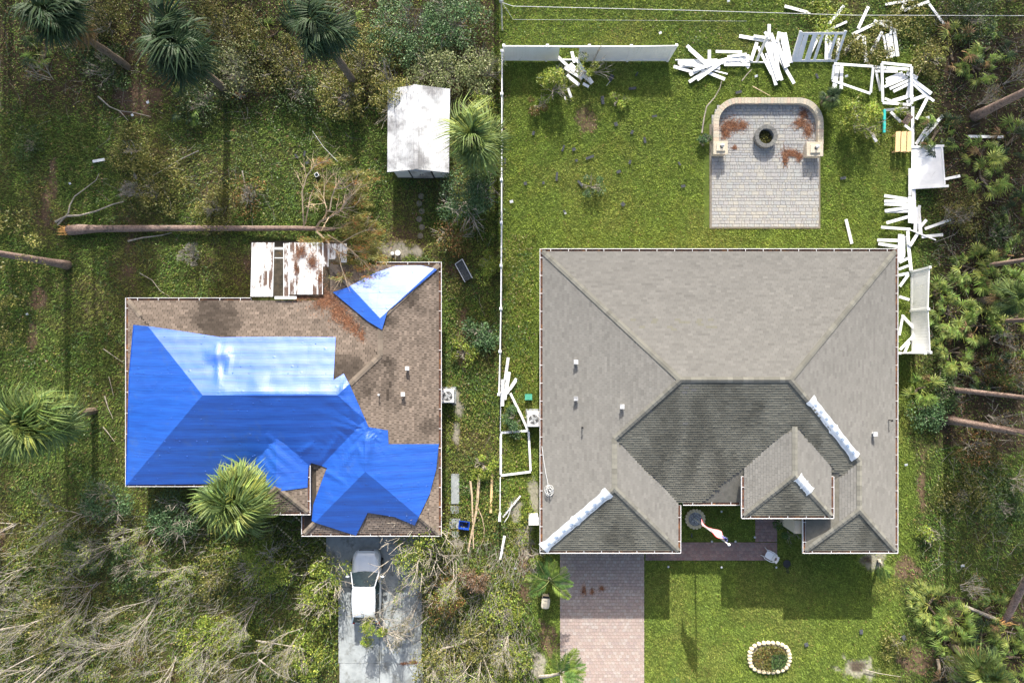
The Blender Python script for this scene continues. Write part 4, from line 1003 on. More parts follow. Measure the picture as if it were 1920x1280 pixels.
# rusty pine needle drifts
def needles(blobs, n, label, seed, z=.055, hf=None, L=.16):
    r = np.random.default_rng(seed); xs = []; 
    w = np.array([b[2] * b[3] for b in blobs], float); w /= w.sum(); k = r.choice(len(blobs), n, p=w); B = np.array(blobs, float)[k]
    a = r.uniform(0, 6.28, n); q = np.abs(r.normal(0, .52, n)) * (1.08 + .25 * np.sin(a * 3 + k) + .12 * np.sin(a * 7 + 2 * k))
    px = B[:, 0] + q * B[:, 2] * np.cos(a); py = B[:, 1] + q * B[:, 3] * np.sin(a)
    if hf: C = np.array([hf(x, y) for x, y in zip(px, py)])
    else: C = to_world(px, py, z)
    C[:, 2] += r.uniform(0, .05, n)
    c = np.array([(.30, .12, .05), (.44, .24, .13), (.18, .08, .05), (.36, .20, .13)])[r.integers(0, 4, n)]
    V, Fc, cc = leaf_quads(C, r.uniform(.6, 1.4, n) * L, .016, c, r, .2)
    tag(link('pine_needles', np_mesh('pine_needles', V, Fc, cc), mat=M['needles']), label, 'needles', kind='stuff')
needles([(1370, 236, 22, 14), (1360, 250, 10, 12), (1392, 235, 10, 10)], 3200, 'rusty pine needles drifted against the left of the seat wall', 41)
needles([(1500, 232, 16, 12), (1514, 245, 10, 18), (1506, 215, 10, 12)], 2400, 'brown pine needles drifted in the right corner of the patio', 42)
needles([(1482, 288, 18, 8), (1471, 298, 5, 16), (1497, 295, 7, 8)], 2600, 'rusty pine needle patch in front of the fire pit, right of centre', 43)
needles([(1377, 277, 6, 4)], 200, 'tiny patch of pine needles beside the left pillar', 44)
needles([(1095, 1105, 5, 12), (1110, 1108, 4, 8), (1128, 1102, 6, 6)], 600, 'scattered brown needles on the shaded red paver driveway', 45, .05)
needles([(568, 556, 26, 9), (610, 562, 24, 20), (635, 585, 18, 20), (652, 602, 14, 16), (666, 616, 9, 12), (678, 628, 6, 12), (600, 545, 14, 8)], 9500, 'long drift of rusty pine needles in the roof valley', 46, hf=lambda x, y: tuple(on_roof(x, y, RL, .03)))
needles([(775, 1240, 12, 4), (758, 1242, 10, 3)], 400, 'brown needles along the joint of the concrete driveway', 47, .06)

# ------------------------------------------------------------------ patio roof of the brown house
aw = empty('patio_roof', P(560, 510, 0), 0, 'stained white metal pan patio roof with a missing panel', 'patio roof'); b0 = aw.location.copy()
zA = 2.5
def pan(xa, xb, ya, yb, za, zb, dx=0):
    A = P(xa, ya, za); B = P(xb, ya, za); C = P(xb + dx, yb, zb); D = P(xa + dx, yb, zb); mb = MB()
    q = mb.addv([v - b0 for v in (A, B, C, D)] + [v - b0 - Vector((0, 0, .03)) for v in (A, B, C, D)])
    for f in ((3, 2, 1, 0), (0, 1, 5, 4), (1, 2, 6, 5), (2, 3, 7, 6), (3, 0, 4, 7), (4, 5, 6, 7)): mb.face([q + j for j in f])
    o = mb.build('panel', M['awning'], aw); m2 = MB()
    for s in (0, 1):
        m2.bar((A if s == 0 else B) - b0 + Vector((.012 if s == 0 else -.012, 0, .02)), (D if s == 0 else C) - b0 + Vector((.012 if s == 0 else -.012, 0, .02)), .035, .07)
    m2.build('rib', M['awningrib'], o)
xs = [473, 484, 494.5, 505, 515]
for a, b in zip(xs, xs[1:]): pan(a, b - .6, 455, 556, zA, zA + .08, -2.5)
xs = [532, 543, 554, 564, 575, 585.5, 596, 606]
for k, (a, b) in enumerate(zip(xs, xs[1:])): pan(a, b - .6, 455 if k else 456, 552 if k else 560, zA, zA + .08, 0)
pan(606, 616, 457, 500, zA, zA, 0); pan(617, 628, 457, 486, zA, zA + .03); pan(628.5, 639, 457, 484, zA, zA + .02); pan(640, 650, 457, 492, zA, zA)
mb = MB(); a = P(475, 466, 2.38) - b0; b = P(652, 466, 2.38) - b0; mb.bar(a, b, .12, .14); mb.bar(a + Vector((1.2, -.55, .02)), a + Vector((1.9, -.55, .02)), .05, .1); mb.build('beam', M['awningrib'], aw)
for px in (478, 560, 645): mb = MB(); p = P(px, 466, 2.3) - b0; mb.bar((p.x, p.y, 0), (p.x, p.y, 2.3), .08, .08, (0, 1, 0)); mb.build('post', M['awningrib'], aw)
mb = MB(); a = P(515, 558, 2.62) - b0; b = P(556, 558, 2.62) - b0; mb.bar(a, b, .16, .03); mb.build('flashing', M['awningrib'], aw)
a = P(470, 452, 0); b = P(650, 556, 0); mb = MB(); mb.abox(a.x, b.x, b.y, a.y, -.1, .03); tag(mb.build('patio_slab', M['joint_dark']), kind='structure')
needles([(565, 470, 14, 18), (585, 490, 14, 22), (600, 520, 8, 26), (555, 500, 5, 30)], 2600, 'pine needles lying in the pans of the white patio roof', 48, hf=lambda x, y: tuple(P(x, y, zA + .09)))

# ------------------------------------------------------------------ shed
sh = empty('garden_shed', P(785, 245, 0), 0, 'white ribbed metal garden shed with stained gable roof', 'shed'); b0 = sh.location.copy()
ze, zr = 1.95, 2.35
q0 = P(727, 168, ze), P(726, 322, ze); q1 = P(779, 159, zr), P(781, 317, zr); q2 = P(844, 167, ze), P(842, 323, ze)
def lerp(a, b, t): return a + (b - a) * t
for side, (e, rg) in enumerate(((q0, q1), (q2, q1))):
    n = 16 if side == 0 else 18; rows = [[], []]
    for i in range(n * 4 + 1):
        t = i / (n * 4); hgt = (0, .022, .022, 0)[i % 4]
        for k in (0, 1): v = lerp(e[k], rg[k], t) - b0; rows[k].append((v.x, v.y, v.z + hgt))
    mb = MB(); mb.grid(rows if side == 0 else rows[::-1]); o = mb.build('roof_panel', M['galv'], sh)
mb = MB(); mb.bar(q1[0] - b0 + Vector((0, 0, .03)), q1[1] - b0 + Vector((0, 0, .03)), .22, .02); mb.build('ridge_cap', M['galv'], sh)
x0, x1 = q0[0].x + .28 - b0.x, q2[0].x - .22 - b0.x; y0, y1 = q0[1].y + .12 - b0.y, q0[0].y - .15 - b0.y
for nm, pts in (('wall', [(x0, y0), (x0, y1)]), ('wall', [(x1, y0), (x1, y1)]), ('wall', [(x0, y1), (x1, y1)])):
    mb = MB(); (ax, ay), (bx2, by2) = pts; n = 40; top = [];bot = []
    dx_, dy_ = bx2 - ax, by2 - ay; nn = Vector((-dy_, dx_, 0)).normalized()
    for i in range(n + 1): o_ = (.0, .02)[i % 2]; p = (ax + dx_ * i / n + nn.x * o_, ay + dy_ * i / n + nn.y * o_); top.append((*p, 1.93)); bot.append((*p, 0))
    mb.grid([bot, top]); mb.build(nm, M['galvwall'], sh)
xm = (x0 + x1) / 2; mb = MB()
b = mb.addv([(x0, y0, 0), (x1, y0, 0), (x1, y0, 1.92), (q1[1].x - b0.x, y0, 2.3), (x0, y0, 1.92)]); mb.face([b, b + 1, b + 2, b + 3, b + 4]); mb.build('wall', M['galvwall'], sh)
for s in (-1, 1):
    mb = MB(); mb.abox(xm + (0 if s > 0 else -.62) + .01, xm + (.62 if s > 0 else 0) - .01, y0 - .045, y0 - .01, .05, 1.8); d = mb.build('door', M['galv'], sh)
    m2 = MB(); m2.abox(xm + s * .08 - .015, xm + s * .08 + .015, y0 - .08, y0 - .046, .9, 1.1); m2.build('handle', M['black'], d)
for xx in (xm - .66, xm + .66):
    mb = MB(); mb.abox(xx - .03, xx + .03, y0 - .05, y0 - .004, 0, 1.9); mb.build('door_frame', M['black'], sh)
mb = MB(); 
for s in (0, 1): mb.bar(lerp(q0[1], q1[1], 0) - b0 + Vector((0, -.01, -.02)) if s == 0 else q2[1] - b0 + Vector((0, -.01, -.02)), q1[1] - b0 + Vector((0, -.01, -.02)), .03, .09)
mb.build('fascia', M['galv'], sh)
for k, (x, y) in enumerate(((780, 358), (792, 366), (786, 382), (794, 396), (787, 412), (793, 428), (788, 446))):
    pass
st = empty('stepping_stones', P(788, 400, 0), 0, kind='structure'); b0 = st.location.copy()
for k, (x, y) in enumerate(((790, 368), (786, 382), (791, 396), (786, 411), (791, 426), (788, 442))):
    mb = MB(); p = P(x, y) - b0; mb.lathe((p.x, p.y, 0), [(.19, -.03), (.19, .03), (.001, .035)], 7, k); mb.build('stone', M['joint'], st)

# ------------------------------------------------------------------ fences
def fence_run(name, label, panels, cat='fence', panelh=1.4, group=None):
    """panels: list of (base_px0, base_px1, lean0, lean1, height0, height1, kind); lean vectors in metres"""
    p0 = P(*panels[0][0]); root = empty(name, p0, 0, label, cat, group); b0 = p0.copy(); posts = set()
    for (a, b, la, lb, ha, hb, kind) in panels:
        A = P(*a) - b0; B = P(*b) - b0; TA = A + Vector((la[0], la[1], ha)); TB = B + Vector((lb[0], lb[1], hb)); d = (B - A).normalized()
        for (X, T, key) in ((A, TA, a), (B, TB, b)):
            if key in posts: continue
            posts.add(key); mb = MB(); up = (T - X).normalized(); mb.bar(X, T + up * .06, .125, .125, (d)); po = mb.build('post', M['white'], root)
            m2 = MB(); m2.bar(T + up * .06, T + up * .085, .16, .16, d); m2.bar(T + up * .085, T + up * .11, .08, .08, d); m2.build('post_cap', M['white'], po)
        o1 = d * .065; 
        mb = MB(); mb.bar(lerp(A, TA, .97) + o1, lerp(B, TB, .97) - o1, .05, .13, (TA - A)); mb.build('rail', M['white'], root)
        if kind != 'norail': mb = MB(); mb.bar(lerp(A, TA, .07) + o1, lerp(B, TB, .07) - o1, .05, .13, (TA - A)); mb.build('rail', M['white'], root)
        L = (B - A).length - .13; n = max(2, int(round(L / .175))); w = L / n
        for i in range(n):
            t = (i + .5) / n
            if kind == 'gap' and .27 < t < .80: continue
            if kind == 'sparse' and not (i in (0, 1, 2, 4, 5, 7, 12) or (t < .1)): continue
            if kind == 'bare': continue
            mb = MB(); q = lerp(A + o1, B - o1, t); qt = lerp(TA + o1, TB - o1, t)
            if kind == 'sparse': qt = qt + d * .05 * math.sin(i * 2.1)
            s = .0; mb.bar(lerp(q, qt, .10), lerp(q, qt, .94), w - .002, .025, d.cross(qt - q)); mb.build('slat', M['white'], root)
    return root
h, l = 1.4, .31
N_ = [((945, 114), (1024, 114.5), (.0, .29), (0, .30), h, h, ''), ((1024, 114.5), (1100, 115), (0, .30), (0, .31), h, h, 'gap'), ((1100, 115), (1176, 115), (0, .31), (0, .30), h, h, ''), ((1176, 115), (1251, 115), (0, .30), (.22, .34), h, h, '')]
fence_run('vinyl_fence', 'white vinyl fence leaning outward along the back of the lawn, one panel half gone', N_)
pts = [(941.5, y) for y in np.linspace(118, 735, 9)]
Wf = [((942 if i else 942, float(pts[i][1])), (942 if i < 5 else 939, float(pts[i + 1][1])), (0, 0), (0, 0), 1.7, 1.7, '') for i in range(8)]
Wf = []
xsf = [942, 942.3, 942, 941.7, 941.5, 941, 940.5, 939, 938]
for i in range(8): Wf.append(((xsf[i], float(pts[i][1])), (xsf[i + 1], float(pts[i + 1][1])), (-.02 if i else 0, 0), (-.02 if i < 7 else -.06, 0), 1.7, 1.7, ''))
fence_run('vinyl_fence', 'long white vinyl fence standing edge-on between the two houses', Wf)
h, lx = 1.4, .24
fence_run('vinyl_fence', 'white fence leaning outward beside the right wall of the grey roofed house', [((1707, 510), (1707, 583), (.30, .13), (.22, .05), h, h, ''), ((1707, 583), (1709, 660), (.22, .05), (.28, 0), h, h, '')])
fence_run('vinyl_fence', 'short white fence bridging the house wall and the leaning side fence', [((1660, 661), (1706, 661), (0, 0), (0, 0), 1.5, 1.5, '')])
fence_run('vinyl_fence', 'tilted fence section with slats knocked out, behind the patio near the top', [((1484, 118), (1566, 118), (.12, 1.40), (.12, 1.42), 1.0, 1.0, 'sparse')])
# low bottom rail left behind where slats were torn out
for (a, b, lab) in (((939, 738), (938, 808), 'bare bottom rail left between the standing fence and the fallen frame'), ((1266, 113), (1344, 113), 'narrow bottom rail running behind the starburst heap'), ((1400, 117), (1482, 118), 'grey bottom rail left under the tallest heap of slats'), ((938, 894), (937.5, 970), 'thin bottom rail between the fallen frame and the broken post')):
    mb = MB(); mb.bar(P(*a, .12), P(*b, .12), .05, .14); tag(mb.build('vinyl_beam', M['white']), lab, 'beam')
def post_alone(px, py, hgt, lab, lean=(0, 0)):
    b = P(px, py); root = empty('lone_post', b, 0, lab, 'post'); mb = MB(); T = Vector((lean[0], lean[1], hgt)); mb.bar((0, 0, -.05), T, .125, .125, (0, 1, 0)); mb.build('post', M['white'], root)
    mb = MB(); mb.bar(T, T + Vector((0, 0, .03)), .16, .16, (0, 1, 0)); mb.bar(T + Vector((0, 0, .03)), T + Vector((0, 0, .06)), .08, .08, (0, 1, 0)); mb.build('cap', M['white'], root)
post_alone(937.5, 962, 1.4, 'lone white fence post above the fallen bent rails', (0, -.05))
post_alone(1418, 117, 1.55, 'lone upright fence post behind the patio with the longest thin shadow', (.1, .9))

# fallen frames: four rails joined, lying on the ground
def frame(px4, z4, w, label, extra=()):
    c = sum((P(*p, 0) for p in px4), Vector()) / 4; root = empty('broken_frame', c, 0, label, 'frame', None)
    q = [P(p[0], p[1], z) - c for p, z in zip(px4, z4)]
    for i in range(4):
        mb = MB(); a, b = q[i], q[(i + 1) % 4]; d = (b - a).normalized(); off = Vector((0, 0, .012 * (i % 2)))
        mb.bar(a + d * .05 * (i % 2) + off, b - d * .05 * (i % 2) + off, w, .055); mb.build('rail', M['white'], root)
    return root
frame([(939, 811), (991, 807), (995, 884), (939, 891)], (.25, .3, .15, .1), .13, 'empty white fence frame lying flat beside the air conditioner')
frame([(1564, 120), (1637, 125), (1632, 176), (1560, 151)], (.5, .55, .25, .2), .14, 'open white fence frame tipped over the grass north east of the patio')
frame([(1653, 118), (1709, 124), (1709, 197), (1655, 193)], (.5, .6, .45, .35), .15, 'square white fence frame lying over a fan of slats, right of the patio')
# big solid panel
def solid_panel(px4, z4, label):
    c = sum((P(*p, 0) for p in px4), Vector()) / 4; root = empty('fallen_fence', c, 0, label, 'fence'); q = [P(p[0], p[1], z) - c for p, z in zip(px4, z4)]
    n = 13
    for i in range(n):
        a = lerp(q[0], q[3], (i + .006) / n); b = lerp(q[1], q[2], (i + .006) / n); a2 = lerp(q[0], q[3], (i + .994) / n); b2 = lerp(q[1], q[2], (i + .994) / n); mb = MB()
        k = mb.addv([a, b, b2, a2] + [v - Vector((0, 0, .03)) for v in (a, b, b2, a2)])
        for f in ((3, 2, 1, 0), (4, 5, 6, 7), (0, 1, 5, 4), (1, 2, 6, 5), (2, 3, 7, 6), (3, 0, 4, 7)): mb.face([k + j for j in f])
        mb.build('slat', M['white'], root)
    u = (q[1] - q[0]).normalized(); v = (q[3] - q[0]).normalized(); up = Vector((0, 0, .03))
    for a, b in ((q[0] - u * .02, q[1] + u * .10), (q[3] - u * .02, q[2] + u * .2)): mb = MB(); mb.bar(a + up, b + up, .14, .05); mb.build('rail', M['white'], root)
    for a, b in ((q[1], q[2]),): mb = MB(); mb.bar(a + v * .08 + up * .5, b - v * .08 + up * .5, .09, .05); mb.build('rail', M['white'], root)
solid_panel([(1709, 276), (1766, 274), (1771, 349), (1709, 353)], (.12, .75, .8, .15), 'large unbroken white fence panel lying on its back outside the side fence line')
# ------------------------------------------------------------------ loose fence slats and rails
SLATS = {
 'starburst heap': [(1288,86,1318,113,6),(1330,94,1330,114,6),(1263,125,1302,136,6),(1312,130,1359,149,6),(1271,118,1345,114,7),(1274,123,1340,123,7),(1292,154,1343,121,6),(1307,150,1350,119,6),(1293,141,1342,114,6),(1332,131,1364,139,2.5),(1292,92,1326,122,6),(1280,120,1350,128,6),(1300,132,1350,116,6)],
 'flat heap left of the tall slat pile': [(1342,97,1391,98,5),(1343,116,1395,103,5.5),(1346,119,1405,105,5.5),(1360,113,1405,111,5),(1352,119,1405,116,5),(1358,122,1406,122,4.5),(1386,108,1404,128,5),(1364,107,1400,102,5)],
 'tall slat pile behind the patio': [(1386,68,1464,82,6.5),(1413,68,1452,73,5),(1442,46,1442,74,6),(1434,60,1440,70,5),(1419,80,1408,114,6),(1421,88,1447,140,5),(1437,100,1455,160,6),(1436,80,1460,151,7),(1441,80,1466,151,6),(1444,80,1489,157,6),(1445,63,1464,112,7),(1461,60,1457,80,6),(1465,62,1477,125,7),(1471,62,1482,118,7),(1458,83,1474,127,7),(1452,90,1462,150,6)],
 'knocked-out fence section': [(1536,67,1516,107,5),(1550,66,1549,113,6),(1557,65,1556,112,6),(1572,72,1570,112,6),(1548,59,1588,41,4.5)],
 'rough grass along the top edge': [(1471,12,1519,25,5.5),(1582,11,1554,46,5.5),(1628,13,1609,54,5.5),(1660,9,1718,-1,4.5),(1697,6,1690,20,5.5),(1695,20,1742,3,5.5),(1742,8,1770,46,4.5),(1598,65,1644,43,5.5),(1639,39,1682,59,5.5),(1649,40,1669,40,3.5),(1614,66,1583,96,4.5),(1619,68,1624,117,7),(1654,60,1632,100,5.5)],
 'bundle below the top right wire': [(1657,66,1665,110,6),(1663,64,1671,109,6),(1669,62,1676,106,5),(1677,60,1683,106,6),(1672,41,1670,64,4)],
 'tangle at the lawn corner': [(1571,124,1564,166,8),(1578,122,1577,167,6),(1640,126,1709,131,5.5),(1640,134,1683,134,5.5),(1643,137,1651,171,4.5),(1659,185,1673,191,4.5),(1673,190,1712,178,7),(1700,192,1735,179,6.5),(1706,158,1701,182,6),(1661,150,1692,137,6),(1661,156,1697,141,6),(1658,163,1702,145,5),(1668,167,1706,150,5),(1675,172,1707,156,5),(1700,137,1720,147,7),(1706,146,1746,176,6.5),(1711,156,1740,182,5.5),(1735,178,1751,190,4.5),(1738,185,1718,224,5.5)],
 'fence line above the timber box': [(1711,200,1711,274,5.5),(1657,207,1702,203,5),(1670,210,1689,229,5),(1696,235,1708,244,4.5),(1598,198,1606,221,5),(1634,249,1643,266,5)],
 'palmettos above the big panel': [(1744,231,1717,271,5.5),(1757,230,1734,256,6),(1735,253,1725,272,3),(1768,217,1757,228,6),(1815,256,1881,257,5),(1771,336,1800,330,5)],
 'fan below the big panel': [(1706,316,1706,367,5.5),(1713,355,1714,390,6.5),(1658,367,1704,374,5.5),(1658,377,1704,378,5.5),(1658,382.5,1704,384.5,5.5),(1659,395.5,1704,389,5.5),(1661,397,1704,396,5),(1706,368,1706,418,6.5),(1712,370,1712,419,6.5),(1718,388,1716,435,6.5),(1724,385,1721,420,5),(1722,394,1726,438,6.5),(1662,418,1704,406,5.5),(1652,426,1707,430,5),(1702,433,1703,458,5.5),(1721,437,1706,461,5.5),(1737,412,1727,424,5.5),(1734,429,1782,412,5),(1728,444,1768,440,5.5),(1707,431,1755,450,2)],
 'stack at the corner of the grey roof': [(1645,450,1686,451,5.5),(1647,457,1686,463,5.5),(1687,439,1687,492,6.5),(1692,440,1691,489,6),(1696,443,1694,482,5),(1703,457,1708,507,6),(1686,492,1703,484,5),(1685,505,1703,498,4.5),(1685,516,1704,512,5),(1703,515,1687,537,5),(1686,556,1705,562,5)],
 'crossed slats beside the lower side fence': [(1693,590,1686,628,4.5),(1692,592,1718,620,5.5),(1718,620,1707,637,5.5),(1707,635,1688,655,4.5),(1705,641,1696,661,4.5)],
 'heap by the left tree on the lawn': [(1044,105,1077,136,5.5),(1072,97,1077,118,5.5),(1079,109,1111,156,5.5),(1069,120,1105,152,6),(1058,127,1092,148,5.5),(1093,157,1104,163,5),(1063,141,1086,160,6),(1090,136,1110,157,6),(1083,122,1103,150,6),(1065,166,1071,183,4.5),(1059,181,1060,187,2),(1005,146,1021,146,2)],
 'heap at the end of the long fence': [(953,670,947,712,5.5),(955,697,949,738,5.5),(943,711,942,761,6),(952,700,947,749,5),(968,709,950,738,5),(969,714,957,731,1.8),(957,737,974,772,4.5),(974,771,990,807,4.5)],
 'strip near the blue bin': [(946,1004,938,1049,4.5),(976,929,943,969,3)],
 'open ground': [(174,303,196,299,5),(1586,411,1597,457,5.5)],
}
# drawn over each other, so every later slat rests a little higher
def ordn(i): return ['leftmost', 'second', 'third', 'fourth', 'fifth', 'sixth', 'seventh', 'eighth', 'ninth', 'tenth', 'eleventh', 'twelfth', 'thirteenth', 'fourteenth', 'fifteenth', 'sixteenth'][i]
for pile, L in SLATS.items():
    groups = {}
    for k, s in enumerate(L):
        dx, dy = s[2] - s[0], s[3] - s[1]; an = abs(math.degrees(math.atan2(dy, dx))) % 180
        if an > 90: an = 180 - an
        ori = 'level' if an < 20 else ('upright' if an > 70 else ('right-falling' if dx * dy > 0 else 'right-rising'))
        groups.setdefault(ori, []).append(k)
    for ori, ks in groups.items():
        ks.sort(key=lambda k: (min(L[k][0], L[k][2]), L[k][1]))
        for rank, k in enumerate(ks):
            x0, y0, x1, y1, w = L[k]; r = random.Random(k * 31 + len(pile))
            if pile == 'open ground': lab = 'single white slat lying in the dark rough grass far left' if x0 < 500 else 'single white slat on the lawn between patio and grey roof'
            elif len(ks) == 1: lab = 'only %s white slat in the %s' % (ori, pile)
            elif rank == 0: lab = 'leftmost of the %s white slats in the %s' % (ori, pile)
            elif rank == len(ks) - 1: lab = 'rightmost of the %s white slats in the %s' % (ori, pile)
            else: lab = '%s from left of %s white slats, %s' % (ordn(rank), ori, pile)
            zb = .05 + (.012 * k + r.uniform(0, .08) if len(L) > 3 and pile not in ('rough grass along the top edge', 'palmettos above the big panel', 'open ground') else 0)
            a = P(x0, y0, zb + r.uniform(0, .10)); b = P(x1, y1, zb + r.uniform(0, .12)); c = (a + b) / 2
            mb = MB(); mb.bar(a - c, b - c, w * .0325, .045 if w > 3 else .025)
            # hollow ends show a dark slot
            o = mb.build('vinyl_plank', M['white2'] if r.random() < .4 else M['white']); o.location = c; tag(o, lab, 'plank', 'torn off white fence slats', None)
# curved trim on the broken post, thin stakes
mb = MB(); mb.tube([P(x, y, .35) for x, y in ((946, 978), (953, 968), (957, 955), (960, 940))], .02, 5); tag(mb.build('bent_trim', M['white']), 'thin curved white trim strip bowed beside the lone fence post', 'trim strip')
def stick(name, pts, w, m, label, cat, z=.06, w2=None):
    q = [P(x, y, z) for x, y in pts]; c = q[0].copy(); mb = MB(); n = len(q)
    mb.tube([p - c for p in q], [w + ((w2 if w2 is not None else w * .5) - w) * i / (n - 1) for i in range(n)], 6); o = mb.build(name, m); o.location = c; return tag(o, label, cat)
mb = MB(); a, b = P(923, 883, .08), P(920, 961, .08); mb.bar(a, b, .14, .05); tag(mb.build('timber_board', M['wood']), 'straight yellow timber board lying in the weeds between the houses', 'board')
stick('bare_pole', [(899, 888), (896, 930), (893, 960), (888, 985), (882, 1010), (878, 1034)], .10, M['driftwood'], 'longest peeled pole leaning across the weeds towards the brown brush heap', 'pole', .12)
stick('bare_pole', [(882, 902), (885, 930), (886, 965), (887, 1000), (888, 1028)], .07, M['driftwood'], 'thinner peeled pole left of the longest pole', 'pole', .2)
stick('bare_pole', [(895, 950), (904, 970), (908, 990), (907, 1010), (900, 1025)], .03, M['driftwood'], 'thin curved sucker branch right of the peeled poles', 'branch', .1)
stick('steel_rod', [(1149, 147), (1137, 161)], .02, M['wire'], 'thin pale rod lying in the fence shadow', 'rod')
stick('thin_stake', [(1736, 116), (1719, 144)], .03, M['driftwood'], 'thin pale stake sticking out above the lawn corner tangle', 'stake', .5)
stick('thin_stake', [(1411, 162), (1444, 180)], .03, M['driftwood'], 'thin bleached stick touching the top of the seat wall', 'stick', .2)
stick('broken_sapling', [(1316, 250), (1320, 222), (1325, 200), (1340, 183), (1350, 165), (1353, 152)], .05, M['greybark'], 'bare snapped sapling left of the curved seat wall', 'sapling', .5, .02)
stick('broken_sapling', [(1391, 152), (1402, 138), (1410, 130)], .035, M['greybark'], 'short bare branch beside the lone fence post', 'branch', .3, .02)
# pole seen tall in left yard, guy wire with small base
stick('metal_rod', [(586, 246), (606, 275), (633, 303)], .009, M['wire'], 'thin pale wire reaching across the grass west of the shed', 'wire', .9, .014)
mb = MB(); p = P(594, 328, .1); mb.box((0, 0, 0), Vector((math.cos(.5), math.sin(.5), 0)) * .12, Vector((-math.sin(.5), math.cos(.5), 0)) * .12, (0, 0, .06)); o = mb.build('solar_light', M['white']); o.location = p; tag(o, 'small square white framed panel on the grass by the fallen pine crown', 'solar light')
mb = MB(); mb.box((0, 0, .065), Vector((math.cos(.5), math.sin(.5), 0)) * .09, Vector((-math.sin(.5), math.cos(.5), 0)) * .09, (0, 0, .006)); mb.build('panel', M['glass'], o)
# teal downspout
mb = MB(); a, b = P(1658, 206, .35), P(1657.5, 249, .35); c = (a + b) / 2; mb.bar(a - c, b - c, .14, .12); o = mb.build('downspout', M['teal']); o.location = c; tag(o, 'teal green metal downspout lying beside the yellow shrub', 'downspout')
mb = MB(); mb.bar((-.12, .05, .07), (.10, .05, .07), .03, .02); mb.build('strap', M['black'], o)
# timber box or table of three boards
root = empty('timber_table', P(1690, 264, 0), 0, 'raised table of three yellow boards against the side fence line', 'table'); b0 = root.location.copy()
for xa, xb in ((1679, 1688), (1689.5, 1699), (1700.5, 1709)):
    mb = MB(); q = [P(xa + 1, 247, .60) - b0, P(xb + 1, 246, .60) - b0, P(xb - .5, 284, .60) - b0, P(xa - .5, 285, .60) - b0]
    k = mb.addv(q + [v - Vector((0, 0, .04)) for v in q])
    for f in ((3, 2, 1, 0), (4, 5, 6, 7), (0, 1, 5, 4), (1, 2, 6, 5), (2, 3, 7, 6), (3, 0, 4, 7)): mb.face([k + j for j in f])
    mb.build('board', M['wood'], root)
for xx, yy in ((1683, 251), (1683, 281), (1705, 251), (1705, 281)):
    mb = MB(); p = P(xx, yy, .56) - b0; mb.bar((p.x, p.y, 0), (p.x, p.y, .56), .09, .09, (0, 1, 0)); mb.build('leg', M['wood'], root)
root = empty('broken_crate', P(1691, 230, 0), 0, 'small broken brown slatted crate propped above the three board table', 'crate')
for k in range(3):
    mb = MB(); d = Vector((.5, .85, 0)).normalized(); s = Vector((.85, -.5, 0)).normalized(); c = s * (k - 1) * .13; mb.bar(c - d * .27 + Vector((0, 0, .5)), c + d * .27 + Vector((0, 0, .72)), .10, .02); mb.build('slat', M['bark'], root)
for k in (-1, 1):
    mb = MB(); mb.bar(d * .2 * k - s * .22 + Vector((0, 0, .58 + .08 * k)), d * .2 * k + s * .22 + Vector((0, 0, .58 + .08 * k)), .05, .04); mb.build('crosspiece', M['wood'], root)

# blown off dark roof shingles on the lawn
LS = [(1130,188,.26,.62,5,'below the leaning fence'),(1155,233,.28,.3,20,'near the middle of the lawn, north'),(1185,248,.32,.2,60,'right of the lawn centre'),(1209,263,.2,.45,10,'upright one in the middle lawn'),(1227,218,.4,.16,10,'in the upper lawn'),(1056,278,.15,.5,-20,'near the left of the lawn'),(1076,280,.3,.25,20,'beside the long one at left'),(1106,295,.68,.2,20,'longest in the middle of the lawn'),(1081,301,.2,.2,20,'small one left of the longest'),(1044,331,.17,.68,-5,'tall narrow one at the left of the lawn'),(1088,344,.6,.18,-50,'slanting one above the small plant'),(1160,322,.35,.22,20,'flat one right of the small plant'),(1181,304,.2,.3,-20,'small one in mid lawn'),(1274,307,.14,.3,30,'left of the patio, upper'),(1281,349,.34,.2,10,'left of the patio, lower'),(1168,383,.3,.3,40,'in the lower middle lawn'),(1058,396,.2,.15,0,'low left lawn'),(1019,343,.2,.2,0,'far left lawn'),(985,344,.25,.25,10,'beside the long fence'),(1000,250,.2,.3,-15,'upper left lawn'),(1385,173,.5,.2,15,'just above the seat wall'),(1194,139,.1,.35,-30,'in the fence shadow, right'),(1146,146,.3,.5,-30,'in the fence shadow, left'),(947,302,.15,.4,0,'touching the long fence'),(1581,334,.45,.2,10,'right of the patio'),(1532,143,.18,.4,25,'under the tilted fence section'),(1186,166,.6,.2,5,'at the edge of the fence shadow'),(1100,360,.15,.3,40,'by the small plant on the lawn'),(1615,1184,.26,.36,0,'on the front lawn, right'),(1512,1208,.3,.3,20,'on the front lawn near the oval bed'),(1695,1195,.3,.4,30,'on the front lawn near the palmettos'),(1297,1003,.1,.32,0,'on the shaded grass by the flagpole')]
for k, (x, y, w, hh, an, where) in enumerate(LS):
    mb = MB(); a = R(an); mb.box((0, 0, 0), Vector((math.cos(a), math.sin(a), .06)) * w * .38, Vector((-math.sin(a), math.cos(a), .03)) * hh * .40, (0, 0, .008)); p = P(x, y, .09)
    o = mb.build('roof_shingle', M['blackgrit']); o.location = p; tag(o, 'loose dark shingle, ' + where, 'roof shingle', 'dark roof shingles blown onto the lawns')
for x, y in ((497, 205), (538, 207), (556, 292), (573, 290), (575, 303), (560, 365), (866, 700)):
    pass
